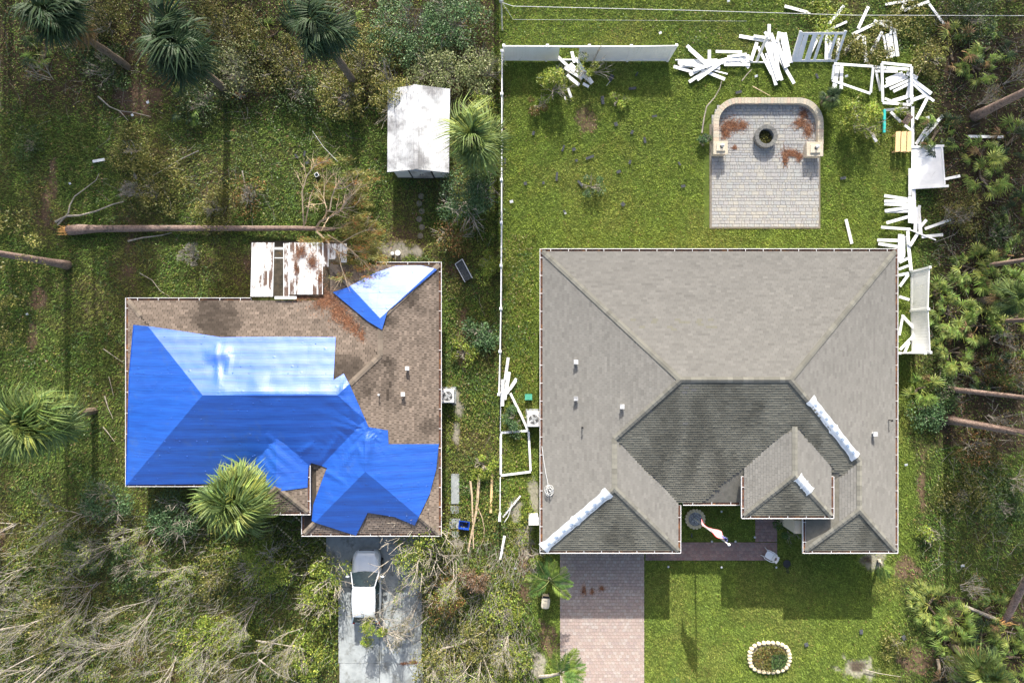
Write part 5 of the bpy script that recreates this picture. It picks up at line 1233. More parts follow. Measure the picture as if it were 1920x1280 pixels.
for k, (x, y, w, hh, an, where) in enumerate([(556,293,.16,.4,40,'west of the white shed, left of two'),(571,288,.16,.4,-10,'west of the white shed, right of two'),(629,215,.5,.2,0,'in the brush shadow left of the shed'),(576,305,.3,.2,30,'above the fallen pine crown')]):
    mb = MB(); a = R(an); mb.box((0, 0, 0), Vector((math.cos(a), math.sin(a), .06)) * w * .38, Vector((-math.sin(a), math.cos(a), .03)) * hh * .40, (0, 0, .008)); o = mb.build('roof_shingle', M['blackgrit']); o.location = P(x, y, .09); tag(o, 'loose dark shingle, ' + where, 'roof shingle', 'dark roof shingles blown onto the lawns')
# small white scraps
for x, y, s, where in ((277,192,.16,'under the big palms top left'),(248,216,.14,'beside the forked branch top left'),(131,344,.12,'left of the fallen pine trunk'),(246,288,.08,'near the lone slat at left'),(51,589,.14,'in the brown patch far left'),(1238,62,.15,'in the rough grass above the fence'),(1418,143,.16,'below the flat heap of slats'),(1587,143,.16,'inside the tipped frame'),(1739,221,.2,'right of the timber table'),(1805,1060,.18,'in the right hand rough'),(1699,871,.16,'right of the grey roof'),(1366,2,.15,'at the very top edge'),(1060,400,.12,'in the low left lawn'),(959,378,.2,'beside the long fence at lower left'),(966,1065,.14,'by the strip south of the broken post')):
    mb = MB(); mb.box((0, 0, 0), (s / 2, .02, .02), (-.02, s / 2.6, .02), (0, 0, .02)); o = mb.build('white_scrap', M['white']); o.location = P(x, y, .12); tag(o, 'small white scrap ' + where, 'debris', 'small white scraps on the ground')

# ------------------------------------------------------------------ car
car = empty('parked_car', P(686, 1100, 0), 0, 'silver white hatchback parked nose to the garage, half under branches', 'car'); car.location = (-8.83, -14.85, 0); car.scale = (1.06, 1.02, 1)
L2 = 2.15   # nose at +y
def ring(y, wb, zb, wm, zm, wt, zt, zc):
    return [(-wb, y, zb), (-wm, y, zm), (-wt, y, zt), (-wt * .55, y, zt + (zc - zt) * .75), (0, y, zc), (wt * .55, y, zt + (zc - zt) * .75), (wt, y, zt), (wm, y, zm), (wb, y, zb)]
st_ = [(2.16, .42, .30, .46, .45, .40, .58, .60), (2.08, .62, .22, .68, .48, .60, .66, .69), (1.90, .74, .20, .80, .5, .70, .74, .79), (1.60, .78, .20, .84, .55, .74, .84, .89), (1.10, .80, .20, .86, .6, .76, .93, .98), (.86, .80, .2, .86, .6, .77, .96, 1.0),
       (0, .81, .2, .87, .62, .80, .98, .99), (-1.1, .81, .2, .87, .62, .80, 1.0, 1.01), (-1.75, .80, .22, .85, .62, .78, 1.0, 1.02), (-2.0, .76, .26, .82, .6, .74, .96, .98), (-2.13, .66, .32, .74, .5, .66, .75, .77), (-2.16, .5, .36, .6, .5, .5, .6, .62)]
mb = MB(); rows = [ring(*s) for s in st_]; mb.grid(rows); mb.face([mb.addv(rows[0]) + i for i in range(9)]); mb.face([mb.addv(rows[-1]) + i for i in range(9)][::-1])
mb.grid([[r[-1], r[0]] for r in rows]); o = mb.build('body', M['carpaint'], car, True)
bm_ = o.modifiers.new('sub', 'SUBSURF'); bm_.levels = 1; bm_.render_levels = 2
# roof and glass
roof = [(.26, .60, 1.38), (.18, .63, 1.41), (.0, .655, 1.45), (-.7, .67, 1.46), (-1.3, .64, 1.42), (-1.45, .61, 1.39), (-1.52, .56, 1.36)]
mb = MB(); rows = [[(-w, y, z - .04), (-w * .6, y, z), (0, y, z + .015), (w * .6, y, z), (w, y, z - .04)] for y, w, z in roof]; mb.grid(rows); mb.grid([[(x, y, z - .03) for x, y, z in r][::-1] for r in rows]); mb.build('roof', M['carpaint'], car, True)
def quadm(name, pts, m, parent=car, n=None):
    mb = MB(); b = mb.addv(pts); mb.face([b + i for i in range(len(pts))]); return mb.build(name, m, parent)
mb = MB(); rows = []
for t in (0, .33, .66, 1):
    w = .78 + (.58 - .78) * t; y = 1.02 + (.24 - 1.02) * t; z = .985 + (1.385 - .985) * t; rows.append([(-w, y - .10, z - .02), (-w * .5, y - .02 + .02, z + .005), (0, y + .03, z + .01), (w * .5, y, z + .005), (w, y - .10, z - .02)])
mb.grid(rows[::-1]); mb.build('windscreen', M['glass'], car, True)
mb = MB(); rows = []
for t in (0, .5, 1):
    w = .56 + .12 * t; y = -1.51 - .50 * t; z = 1.355 - .31 * t; rows.append([(-w, y + .06, z - .01), (0, y, z + .01), (w, y + .06, z - .01)])
mb.grid(rows); mb.build('rear_window', M['glass'], car, True)
for s in (-1, 1):
    pr = [(.80, .86, .99), (-.2, .84, 1.0), (-.25, .84, 1.0), (-1.1, .83, 1.01), (-1.15, .83, 1.01), (-1.92, .78, 1.02)]
    tp_ = [(.22, .60, 1.36), (-.2, .66, 1.40), (-.25, .66, 1.40), (-1.1, .655, 1.40), (-1.15, .65, 1.40), (-1.48, .61, 1.36)]
    for i in (0, 2, 4):
        pts = [(s * pr[i][1] * .965, pr[i][0], pr[i][2] - .01), (s * pr[i + 1][1] * .965, pr[i + 1][0], pr[i + 1][2] - .01), (s * tp_[i + 1][1], tp_[i + 1][0], tp_[i + 1][2]), (s * tp_[i][1], tp_[i][0], tp_[i][2])]
        quadm('side_window', pts if s < 0 else pts[::-1], M['glass'])
    mb = MB(); mb.bar((s * .80, 1.0, .97), (s * .60, .2, 1.385), .05, .04); mb.bar((s * .74, -2.02, 1.03), (s * .58, -1.48, 1.36), .08, .05); mb.bar((s * .595, -1.48, 1.37), (s * .565, .2, 1.385), .04, .04); mb.build('pillar', M['carpaint'], car)
    mb = MB(); mb.lathe((s * .99, .72, 1.0), [(.0, -.09), (.10, -.06), (.12, 0), (.09, .07), (0, .09)], 10, sx=1, sy=.6); mb.bar((s * .84, .74, .97), (s * .95, .73, .98), .05, .04); mb.build('wing_mirror', M['carpaint'], car, True)
    mb = MB(); mb.grid([[(s * .52, 2.09, .52), (s * .70, 1.98, .54)], [(s * .56, 2.03, .70), (s * .755, 1.72, .74)], [(s * .50, 1.93, .765), (s * .70, 1.60, .86)]]); mb.build('headlight', M['lens'], car, True)
    mb = MB(); mb.box((s * .70, -2.06, .80), (.10, 0, 0), (0, .03, 0), (0, 0, .13)); mb.build('tail_light', M['red'], car, bevel=.02)
    for yy in (1.32, -1.32):
        w = MB(); cx_ = s * .78; prof = []
        for (rad, xo) in ((.18, .10), (.30, .10), (.315, .06), (.315, -.06), (.30, -.10)):
            prof.append([(cx_ + s * xo, yy + rad * math.cos(t * .3927), .315 + rad * math.sin(t * .3927)) for t in range(16)])
        w.grid(prof, True); wo_ = w.build('wheel', M['rubber'], car, True)
        w = MB(); w.grid([[(cx_ + s * .085, yy + rad * math.cos(t * .3927), .315 + rad * math.sin(t * .3927)) for t in range(16)] for rad in (.19, .02)], True); w.build('rim', M['alloy'], wo_)
mb = MB(); mb.bar((-.42, 2.15, .56), (.42, 2.15, .56), .05, .09); mb.build('grille', M['black'], car)
mb = MB(); mb.bar((-.36, .86, 1.0), (.05, .94, 1.02), .03, .02); mb.bar((.1, .88, 1.0), (.5, .84, 1.01), .03, .02); mb.build('wiper', M['black'], car)
mb = MB(); mb.bar((0, 1.9, .80), (0, 1.0, .99), .012, .006); mb.box((-.3, 1.45, .945), (.004, 0, 0), (0, .4, -.06), (0, 0, .004)); mb.box((.3, 1.45, .945), (.004, 0, 0), (0, .4, -.06), (0, 0, .004)); mb.build('bonnet_crease', M['alloy'], car)
mb = MB(); mb.tube([(0, -1.40, 1.42), (0, -1.46, 1.52)], .012, 5); mb.build('aerial', M['black'], car)
mb = MB(); mb.box((0, -2.165, .62), (.16, 0, 0), (0, .008, 0), (0, 0, .05)); mb.build('number_plate', M['lens'], car)

# ------------------------------------------------------------------ yard objects
def ac_unit(x0, y0, x1, y1, z, label):
    a = P(x0, y1, z); b = P(x1, y0, z); w = max(b.x - a.x, .74); h = a.y - b.y; c = Vector((a.x + w / 2, (a.y + b.y) / 2, 0)); h = abs(h)
    root = empty('air_conditioner', c, 0, label, 'air conditioner')
    mb = MB(); mb.abox(-w / 2 - .08, w / 2 + .08, -h / 2 - .1, h / 2 + .1, -.03, .06); mb.build('pad', M['concrete'], root)
    mb = MB(); mb.abox(-w / 2, w / 2, -h / 2, h / 2, .062, z); mb.build('casing', M['whitepaint'], root, bevel=.03)
    r = min(w, h) * .40; mb = MB(); mb.lathe((0, 0, z + .004), [(r, 0), (.001, 0)], 24); mb.build('fan_opening', M['black'], root)
    mb = MB()
    for k in range(4): aa = k * math.pi / 2 + .5; mb.box((r * .5 * math.cos(aa), r * .5 * math.sin(aa), z + .012), Vector((math.cos(aa), math.sin(aa), 0)) * r * .42, Vector((-math.sin(aa), math.cos(aa), .2)) * r * .2, (0, 0, .003))
    mb.build('fan_blade', M['galv'], root)
    mb = MB()
    for k in range(1, 5): mb.tube([(r * k / 4 * math.cos(t * .3142), r * k / 4 * math.sin(t * .3142), z + .04) for t in range(21)], .006, 4)
    for k in range(6): aa = k * math.pi / 3; mb.bar((0, 0, z + .04), (r * math.cos(aa), r * math.sin(aa), z + .03), .01, .01)
    mb.build('grille', M['wire'], root)
ac_unit(989, 772, 1010, 800, .85, 'square white air conditioner with round fan, left of the grey roof')
ac_unit(828, 730, 841, 755, .8, 'white air conditioner half hidden by the brown roof eave')
b = P(991, 744, .3); root = empty('utility_box', (b.x, b.y, 0), 0, 'small green utility box above the air conditioner', 'utility box')
mb = MB(); mb.abox(-.2, .2, -.16, .16, 0, .3); mb.build('body', M['greenlid'], root, bevel=.03); mb = MB(); mb.abox(-.22, .22, -.18, .18, .302, .33); mb.build('lid', M['greenlid'], root)
b = P(1001, 977, 1.2); root = empty('utility_cabinet', (b.x, b.y, 0), 0, 'white utility cabinet against the left wall of the grey house', 'cabinet')
mb = MB(); mb.abox(-.28, .28, -.20, .20, 0, 1.15); mb.build('body', M['whitepaint'], root, bevel=.02); mb = MB(); mb.abox(-.31, .31, -.23, .23, 1.152, 1.19); mb.build('lid', M['whitepaint'], root); mb = MB(); mb.abox(-.25, .25, -.215, -.202, .1, 1.05); mb.build('door', M['whitepaint'], root)
# recycling bin
b = P(870, 984, .3); root = empty('recycling_bin', (b.x, b.y, 0), -.12, 'open blue plastic recycling bin beside the concrete slabs', 'bin')
mb = MB(); prof = [((.24, .17, 0)), ((.30, .23, .36)), ((.33, .26, .37)), ((.33, .26, .34))]; inn = [(.29, .22, .36), (.23, .16, .03)]
def rr_(w, h, z): return [(-w, -h, z), (w, -h, z), (w, h, z), (-w, h, z)]
mb.grid([rr_(*p) for p in prof[:1]] + [rr_(*p) for p in ((.29, .22, .34), (.33, .26, .34), (.33, .26, .37), (.29, .22, .37), (.23, .16, .03))], True); k = mb.addv(rr_(.23, .16, .03)); mb.face([k, k + 1, k + 2, k + 3]); mb.build('tub', M['bluebin'], root)
mb = MB(); mb.box((.05, -.02, .08), (.12, .03, .01), (-.02, .08, .03), (0, 0, .03)); mb.build('rubbish', M['black'], root)
# beige wheelie bin
b = P(1023, 1129, .9); root = empty('wheelie_bin', (b.x, b.y, 0), -.1, 'beige wheelie bin with black hinge in the shade of the small palm', 'bin')
mb = MB(); mb.grid([rr_(.17, .22, .06), rr_(.22, .30, .92)], True); k = mb.addv(rr_(.22, .30, .92)); mb.face([k, k + 1, k + 2, k + 3]); mb.build('tub', M['beige'], root)
mb = MB(); mb.grid([[(-.25 + .0, .24, .93), (0, .25, .95), (.25, .24, .93)], [(-.25, -.2, .95), (0, -.2, .99), (.25, -.2, .95)], [(-.2, -.34, .93), (0, -.37, .95), (.2, -.34, .93)]][::-1]); mb.build('lid', M['beige'], root, True)
mb = MB(); mb.bar((-.2, .33, .92), (.2, .33, .92), .1, .06); mb.build('handle', M['black'], root)
for s in (-1, 1):
    mb = MB(); mb.grid([[(s * .21 + o_, .24 + .1 * math.cos(t * .6283), .1 + .1 * math.sin(t * .6283)) for t in range(10)] for o_ in (-.03, .03)], True); mb.build('wheel', M['rubber'], root)
# white plastic chair
b = P(1443, 1041, .45); root = empty('garden_chair', (b.x, b.y, 0), R(62), 'white plastic garden chair on the corner of the red paved path', 'chair')
mb = MB(); mb.grid([[(-.22, -.22, .43), (0, -.23, .41), (.22, -.22, .43)], [(-.23, 0, .41), (0, 0, .40), (.23, 0, .41)], [(-.20, .22, .42), (0, .24, .42), (.20, .22, .42)]]); mb.grid([[(-.20, .22, .40), (0, .24, .40), (.20, .22, .40)], [(-.22, -.22, .41), (0, -.23, .39), (.22, -.22, .41)]]); mb.build('seat', M['white'], root, True)
mb = MB()
for z0, z1, k in ((.42, .60, 0), (.74, .86, 1)): mb.grid([[(-.20, -.22 - .1 * k, z0), (0, -.25 - .1 * k, z0), (.20, -.22 - .1 * k, z0)], [(-.22, -.28 - .12 * k, z1), (0, -.31 - .12 * k, z1), (.22, -.28 - .12 * k, z1)]])
for x in (-.19, .19, -.12, .12): mb.bar((x, -.26, .5), (x, -.36, .78), .05, .02)
mb.build('backrest', M['white'], root)
for s in (-1, 1):
    for yy, tx in ((-.25, .27), (.24, .27)): mb = MB(); mb.tube([(s * .21, yy * .9, .42), (s * tx, yy * 1.25, 0)], [.03, .022], 5); mb.build('leg', M['white'], root)
    mb = MB(); mb.tube([(s * .24, -.32, .64), (s * .29, -.1, .66), (s * .29, .18, .65), (s * .27, .26, .58), (s * .24, .26, .42)], .024, 5); mb.build('armrest', M['white'], root)
# round dark disc (fallen bird bath basin)
b = P(1474, 1055, .05); root = empty('plant_stand', (b.x, b.y, 0), .2, 'dark round basin on legs lying in the shade right of the white chair', 'plant stand')
mb = MB(); mb.lathe((0, 0, .1), [(.001, 0), (.2, .02), (.24, .06), (.22, .07), (.001, .03)], 16); mb.build('basin', M['black'], root)
mb = MB()
for x in (-.06, 0, .06): mb.bar((x, -.22, .1), (x - .03, -.62, .08), .02, .02)
mb.build('leg', M['black'], root)
# flagpole, ring and flag
fp = P(1301, 971); top = P(1366, 1020, 6.1); root = empty('flagpole', fp, 0, 'white flagpole rising from the stone ringed gravel bed', 'flagpole')
T = top - fp; mb = MB(); mb.tube([(0, 0, 0), T * .5, T], [.05, .042, .032], 8); mb.build('pole', M['whitepaint'], root)
mb = MB(); mb.lathe(T, [(0, .0), (.07, .03), (.085, .08), (.06, .14), (0, .16)], 10); mb.build('ball', M['whitepaint'], root, True)
mb = MB(); mb.tube([T * .96 + Vector((.04, .02, 0)), T * .2 + Vector((.05, .03, 0))], .006, 4); mb.build('halyard', M['wire'], root)
fl = MB(); nr, nc = 13, 18; rows = []; A = T * .975; Bt = T * .83
for i in range(nr + 1):
    row = []
    for j in range(nc + 1):
        u = j / nc; v = i / nr; hp_ = A.lerp(Bt, v); f = Vector((-.72 * u + .18 * math.sin(u * 5), .74 * u - .24 * u * u + .10 * math.sin(u * 6 + 1), -.62 * u * u - .25 * u))
        w_ = .085 * math.sin(u * 9 + v * 4) * u ** .5; row.append(hp_ + f + Vector((w_ + v * .10 * math.sin(u * 3), w_ * .8 + v * .32 * u, -.05 * v * u)))
    rows.append(row)
for i in range(nr):
    for j in range(nc):
        b = fl.addv([rows[i][j], rows[i][j + 1], rows[i + 1][j + 1], rows[i + 1][j]]); fl.mi = 2 if (i < 7 and j < 7) else (0 if i % 2 == 0 else 1); fl.face([b, b + 1, b + 2, b + 3])
fl.mi = 1   # stars of the canton
for si in range(9):
    for sj in range(6 if si % 2 == 0 else 5):
        v = (si + 1) / 10 * 7 / nr * nr; u = ((sj + .6 + (.5 if si % 2 else 0)) / 6.2) * 7; i, j = int(v), min(int(u), 6); c = rows[i][j].lerp(rows[i][j + 1], u - j).lerp(rows[i + 1][j].lerp(rows[i + 1][j + 1], u - j), v - i)
        e1 = (rows[i][j + 1] - rows[i][j]).normalized(); e2 = (rows[i + 1][j] - rows[i][j]).normalized(); nn = e1.cross(e2).normalized()
        if nn.z < 0: nn = -nn
        for sg in (1, -1):
            pts = [c + nn * .006 * sg + (e1 * math.cos(t * .6283 + 1.57) + e2 * math.sin(t * .6283 + 1.57)) * (.022 if t % 2 == 0 else .009) for t in range(10)]; b = fl.addv(pts); fl.face([b + t for t in range(10)])
o = fl.build('flag', [M['flag_r'], M['flag_w'], M['flag_b']]); o.location = fp; tag(o, 'red and white striped flag with starred blue canton hanging from the flagpole', 'flag')
root = empty('stone_ring', P(1303, 972, 0), 0, 'round bed of white gravel edged with tan scalloped stones', 'garden bed')
for k in range(18):
    a = 2 * math.pi * k / 18; mb = MB(); c = Vector((.52 * math.cos(a), .52 * math.sin(a), 0)); e = Vector((math.cos(a), math.sin(a), 0)); s = Vector((-math.sin(a), math.cos(a), 0))
    pts = [c - e * .10 - s * .07, c + e * .05 - s * .092, c + e * .10 - s * .05, c + e * .115, c + e * .10 + s * .05, c + e * .05 + s * .092, c - e * .10 + s * .07]
    q = mb.addv([(p.x, p.y, .0) for p in pts] + [(p.x, p.y, .12) for p in pts]); mb.face([q + 7 + i for i in range(7)])
    for i in range(7): mb.face([q + i, q + (i + 1) % 7, q + 7 + (i + 1) % 7, q + 7 + i])
    mb.build('edging_stone', M['stone'], root)
def gravel(c, r, n, cols, label, seed, z=.05, sx=1, sy=1, s=.05):
    g = np.random.default_rng(seed); a = g.uniform(0, 6.28, n); q = np.sqrt(g.uniform(0, 1, n)) * r
    C = np.stack([c[0] + q * np.cos(a) * sx, c[1] + q * np.sin(a) * sy, g.uniform(z, z + .05, n)], 1)
    V, Fc, cc = leaf_quads(C, g.uniform(.6, 1.3, n) * s, s * .8, np.array(cols)[g.integers(0, len(cols), n)], g, .5)
    tag(link('gravel', np_mesh('gravel', V, Fc, cc), mat=M['gravel']), label, 'gravel', kind='stuff')
gravel(P(1303, 972), .44, 1500, [(.62, .63, .64), (.45, .46, .48), (.74, .74, .73), (.3, .31, .33)], 'white and grey gravel round the foot of the flagpole', 61)
mb = MB(); mb.lathe(P(1303, 972), [(.46, .03), (.001, .05)], 20); tag(mb.build('gravel_bed', M['concrete']), kind='structure')
# oval bed on the front lawn
cb = P(1442, 1231, 0); root = empty('oval_bed', cb, 0, 'oval flower bed on the front lawn edged with pale rocks', 'garden bed')
n = 27; ra, rb = 1.22, .90
for k in range(n):
    a = 2 * math.pi * k / n; ca, sa = math.cos(a), math.sin(a); sq = (abs(ca) ** 2.6 + abs(sa) ** 2.6) ** (-1 / 2.6); x, y = ra * ca * sq, rb * sa * sq
    r_l = random.Random(k); mb = MB(); prof = []
    for (rad, z) in ((.0, .19), (.07, .18), (.13, .12), (.14, .05), (.12, 0)):
        prof.append([(x + rad * r_l.uniform(.75, 1.3) * math.cos(t * .897), y + rad * r_l.uniform(.85, 1.15) * math.sin(t * .897), z) for t in range(7)])
    mb.grid(prof, True); o = mb.build('rock', M['stone'], root, True)
mb = MB(); mb.lathe((0, 0, 0), [(1.14, .03), (.001, .08)], 24, sx=1, sy=.74); mb.build('soil', M['needles'] if False else M['joint'], root)
m = 2600; g = np.random.default_rng(71); a = g.uniform(0, 6.28, m); q = np.sqrt(g.uniform(0, 1, m)); C = np.stack([cb.x + q * 1.08 * np.cos(a), cb.y + q * .78 * np.sin(a), g.uniform(.06, .30, m)], 1)
lc = np.where((C[:, :1] > cb.x + .05) & (C[:, 1:2] < cb.y + .25), pal('deep', m, g) * 1.2, np.where(g.uniform(0, 1, (m, 1)) < .4, pal('rust', m, g), pal('olive', m, g)))
V, Fc, cc = leaf_quads(C, .12, .045, lc, g, .8); tag(link('bed_plants', np_mesh('bed_plants', V, Fc, cc), mat=M['leaf']), 'rust and green plants filling the oval rock edged bed', 'plants', kind='stuff')
# white bucket and lid beside the brown house, chair tipped at the side
for x, y, rad, lab in ((747, 475, .16, 'white round bucket lid beside the tarped corner'), (737, 476, .11, 'small grey pot left of the white lid')):
    mb = MB(); mb.lathe((0, 0, 0), [(rad * .8, 0), (rad, .25), (rad * 1.04, .26), (.001, .27)], 16); o = mb.build('bucket', M['white'] if rad > .12 else M['galv']); o.location = P(x, y, 0); tag(o, lab, 'bucket')
b = P(870, 508, .3); root = empty('lounge_chair', (b.x, b.y, 0), R(28), 'tipped dark lounge chair with white frame in the side yard weeds', 'lounge chair')
mb = MB(); mb.grid([[(-.24, -.6, .25), (.2, -.6, .3)], [(-.26, 0, .3), (.22, 0, .42)], [(-.26, .6, .35), (.22, .6, .5)]][::-1]); mb.build('sling', M['blackgrit'], root)
mb = MB(); mb.tube([(-.27, -.62, .25), (-.28, .62, .36)], .02, 5); mb.tube([(.24, -.62, .32), (.25, .66, .52)], .025, 5); mb.tube([(.25, .66, .52), (-.28, .62, .36)], .02, 5); mb.build('frame', M['white'], root)
mb = MB(); mb.tube([(.24, -.4, .35), (.3, -.3, 0)], .018, 4); mb.tube([(-.27, .4, .34), (-.3, .4, 0)], .018, 4); mb.build('leg', M['white'], root)
# lawn path lights
for k, (x, y, w_) in enumerate(((1332, 1012, 'first path light from the flagpole'), (1376, 1012, 'second path light right of the flagpole'), (1412, 1004, 'path light beside the paved corner'), (1350, 1060, 'path light on the lawn under the flag'), (1251, 1059, 'path light at the lawn corner beside the driveway'), (1452, 1060, 'path light just below the white chair'), (1350, 956, 'path light near the house wall'))):
    root = empty('path_light', P(x, y, 0), 0, 'small ' + w_, 'path light', 'path lights along the front path'); mb = MB(); mb.tube([(0, 0, 0), (0, 0, .3)], .012, 5); mb.build('stake', M['black'], root); mb = MB(); mb.lathe((0, 0, .3), [(.03, -.06), (.03, 0), (.07, .01), (.05, .04), (0, .05)], 10); mb.build('cap', M['galv'], root)
# overhead lines and utility pole
up = P(931, -10); root = empty('utility_pole', up, 0, 'wooden utility pole at the top edge beside the fence corner', 'utility pole')
mb = MB(); mb.tube([(0, 0, 0), (0, 0, 10.5)], [.17, .13], 10); mb.build('pole', M['pole'], root)
mb = MB(); mb.bar((-.9, 0, 9.8), (.9, 0, 9.8), .1, .12); mb.build('crossarm', M['pole'], root)
stick('overhead_wire', [(941, 5), (962, 12), (1300, 20), (1600, 29), (1960, 30)], .014, M['wire'], 'long thin overhead wire crossing the top right of the picture', 'wire', 3.7, .014)
stick('overhead_wire', [(943, 7), (962, 37), (1120, 38), (1400, 40)], .007, M['wire'], 'shorter fainter overhead wire below the long one', 'wire', 3.7, .005)
mb = MB(); mb.lathe((0, 0, 0), [(.001, .3), (.1, .28), (.13, .1), (.13, 0)], 10); o = mb.build('street_lamp_head', M['galv']); o.location = P(940, 3, 3.5); tag(o, 'small pale lamp head on a short post at the top edge', 'lamp')
mb = MB(); mb.tube([(0, 0, -3.5), (0, 0, 0)], .05, 6); mb.build('post', M['galv'], o)
# ------------------------------------------------------------------ vegetation
PI = math.pi
sabal(60, 790, 5.6, 'broad cabbage palm at the left edge level with the blue roof', n=54, sc=1.5, seed=3, mix=('palm', 'yellow'), dry=2)
sabal(445, 938, 4.0, 'bright cabbage palm leaning over the front gutter of the blue tarped roof', n=58, sc=1.5, seed=5, mix=('yellow', 'palm'), dry=5)
sabal(884, 262, 4.6, 'cabbage palm pressed against the right side of the white shed', n=46, sc=1.3, seed=8, mix=('palm', 'yellow'), wind=R(-20), dry=3)
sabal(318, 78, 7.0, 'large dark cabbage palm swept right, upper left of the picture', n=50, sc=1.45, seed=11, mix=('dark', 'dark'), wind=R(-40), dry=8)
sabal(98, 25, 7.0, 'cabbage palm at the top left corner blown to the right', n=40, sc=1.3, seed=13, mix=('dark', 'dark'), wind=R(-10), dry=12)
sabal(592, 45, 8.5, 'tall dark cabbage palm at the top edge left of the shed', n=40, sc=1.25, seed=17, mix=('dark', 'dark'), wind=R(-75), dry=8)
sabal(1560, 183, 1.3, 'small blue green fan palm beside the curved wall corner', n=20, sc=.5, seed=19, mix=('dark', 'palm'), dry=1)
sabal(1850, 1265, 3.4, 'silvery fan palm cut by the bottom right edge', n=36, sc=1.0, seed=23, mix=('palm', 'yellow'), dry=6)
sabal(1900, 560, 3.0, 'cabbage palm at the right edge above the palmetto thicket', n=26, sc=.8, seed=27, mix=('palm', 'dark'), dry=4)

# feather palms
def pinnate_mesh(L=1.6, col=(.13, .22, .05), seed=0, n=30):
    rnd = np.random.default_rng(seed); mb = MB(); mb.col = (.25, .28, .10)
    pts = [(L * t, 0, .42 * L * t - .50 * L * t * t) for t in np.linspace(0, 1, 9)]; mb.tube(pts, [.03 - .0028 * i for i in range(9)], 4, False)
    for i in range(n):
        t = .18 + .82 * i / (n - 1); x = L * t; z = .42 * L * t - .50 * L * t * t; ll = .46 * math.sin(PI * (.2 + .72 * t)) * rnd.uniform(.85, 1.1) + .06
        for s in (-1, 1):
            c = np.array(col) * rnd.uniform(.7, 1.35); mb.col = tuple(c); d = Vector((.62, s * .8, rnd.uniform(-.15, .3))).normalized(); w = Vector((.022, -s * .012, .0))
            b = mb.addv([(x, 0, z), Vector((x, 0, z)) + d * ll * .5 + w, Vector((x, 0, z)) + d * ll + Vector((0, 0, -.12 * ll)), Vector((x, 0, z)) + d * ll * .5 - w]); mb.face([b, b + 1, b + 2, b + 3])
    me = bpy.data.meshes.new('frond'); me.from_pydata(mb.v, [], mb.f); me.materials.append(M['frond'])
    a = me.color_attributes.new('Col', 'FLOAT_COLOR', 'POINT'); a.data.foreach_set('color', [q for c in mb.c for q in (*c, 1)]); return me
PN = [pinnate_mesh(1.5, (.11, .20, .05), 1), pinnate_mesh(1.7, (.19, .27, .05), 2)]
def feather(cx, cy, h, base, yaws, label, sc=1, pitch=.25):
    c = P(cx, cy, h); b = P(*base); root = empty('feather_palm', b, 0, label, 'palm tree'); T = c - b
    mb = MB(); mb.tube([(0, 0, 0), T * .5 + Vector((0, 0, .1)), T], [.12, .10, .08], 8); mb.build('trunk', M['greybark'], root)
    for i, y in enumerate(yaws): link('frond', PN[i % 2], root, euler_M(T, R(y), pitch + .25 * (i % 3) - .1, random.uniform(-.4, .4), sc * random.uniform(.85, 1.08)))
feather(1030, 1087, 2.3, (1031, 1076), (92, 75, 150, 185, 22, 48, -8, 165, 205, -40, 120), 'small feather palm with bright fronds at the garage corner', .95)
feather(1050, 1262, 2.6, (1012, 1268), (35, 10, -15, 55, 75, -35, 20, 100, 0, 60), 'leaning feather palm beside the red driveway, bottom edge', 1.0)
feather(1268, 1300, 1.5, (1268, 1294), (90, 60, 120, 30, 150, 75, 105), 'feather palm tips showing at the bottom edge right of the red driveway', .75)
feather(1650, 1058, 1.2, (1648, 1050), (-60, -90, -120, -30), 'sparse young palm against the lower right corner of the grey roof', .6)

# saw palmettos on the right
PM = [(1795, 90, 'topmost of the palmettos on the right, near the upper wire', 18, 1.3), (1868, 82, 'dark palmetto in the top right corner', 16, 1.2), (1835, 118, 'palmetto between the two top right clumps', 12, .9), (1762, 250, 'palmetto beside the crossed slats above the big panel', 20, 1.2), (1850, 290, 'palmetto right of the level lone slat', 14, 1.0), (1905, 262, 'palmetto at the right edge below the leaning trunk', 12, .9),
      (1850, 330, 'drooping palmetto right of the big panel', 14, 1.1), (1905, 400, 'palmetto at the right edge level with the patio foot', 12, 1.0), (1830, 500, 'palmetto just right of the slanting lone slat', 26, 1.3), (1875, 530, 'bright palmetto in the upper middle of the right thicket', 22, 1.2), (1905, 480, 'palmetto at the right edge of the upper thicket', 14, 1.0), (1790, 590, 'bright palmetto right of the leaning side fence', 24, 1.2), (1840, 610, 'palmetto in the centre of the right thicket', 22, 1.1), (1900, 600, 'palmetto at the right edge of the middle thicket', 18, 1.1), (1790, 660, 'bright palmetto at the lower end of the right thicket', 24, 1.1), (1760, 555, 'small palmetto nearest the leaning side fence', 9, .7), (1850, 700, 'dark palmetto below the right thicket', 12, 1.0), (1912, 690, 'dark palmetto at the right edge above the fallen trunks', 10, .9), (1730, 730, 'small leafy palmetto right of the grey gutter', 8, .7),
      (1750, 1140, 'upper left palmetto of the bottom right patch', 26, 1.15), (1795, 1165, 'palmetto in the middle of the bottom right patch', 20, 1.0), (1790, 1205, 'lower left palmetto of the bottom right patch', 24, 1.0), (1850, 1200, 'dark palmetto right in the bottom right patch', 20, 1.1), (1895, 1190, 'palmetto at the right edge below the snapped trunk', 16, 1.0), (1860, 1150, 'palmetto under the fallen log by the snapped trunk', 14, .9), (1905, 1240, 'palmetto in the bottom right corner', 16, 1.0), (1800, 1270, 'yellowish palmetto at the bottom edge right', 18, 1.0),
      (505, 60, 'small palmetto at the top beside the tall dark palm', 12, .9), (345, 200, 'small palmetto below the large dark palm', 10, .8), (75, 95, 'small palmetto under the top left palm', 8, .7), (640, 50, 'palmetto right of the tall dark palm', 10, .9), (1350, 1240, 'x', 0, 0)]
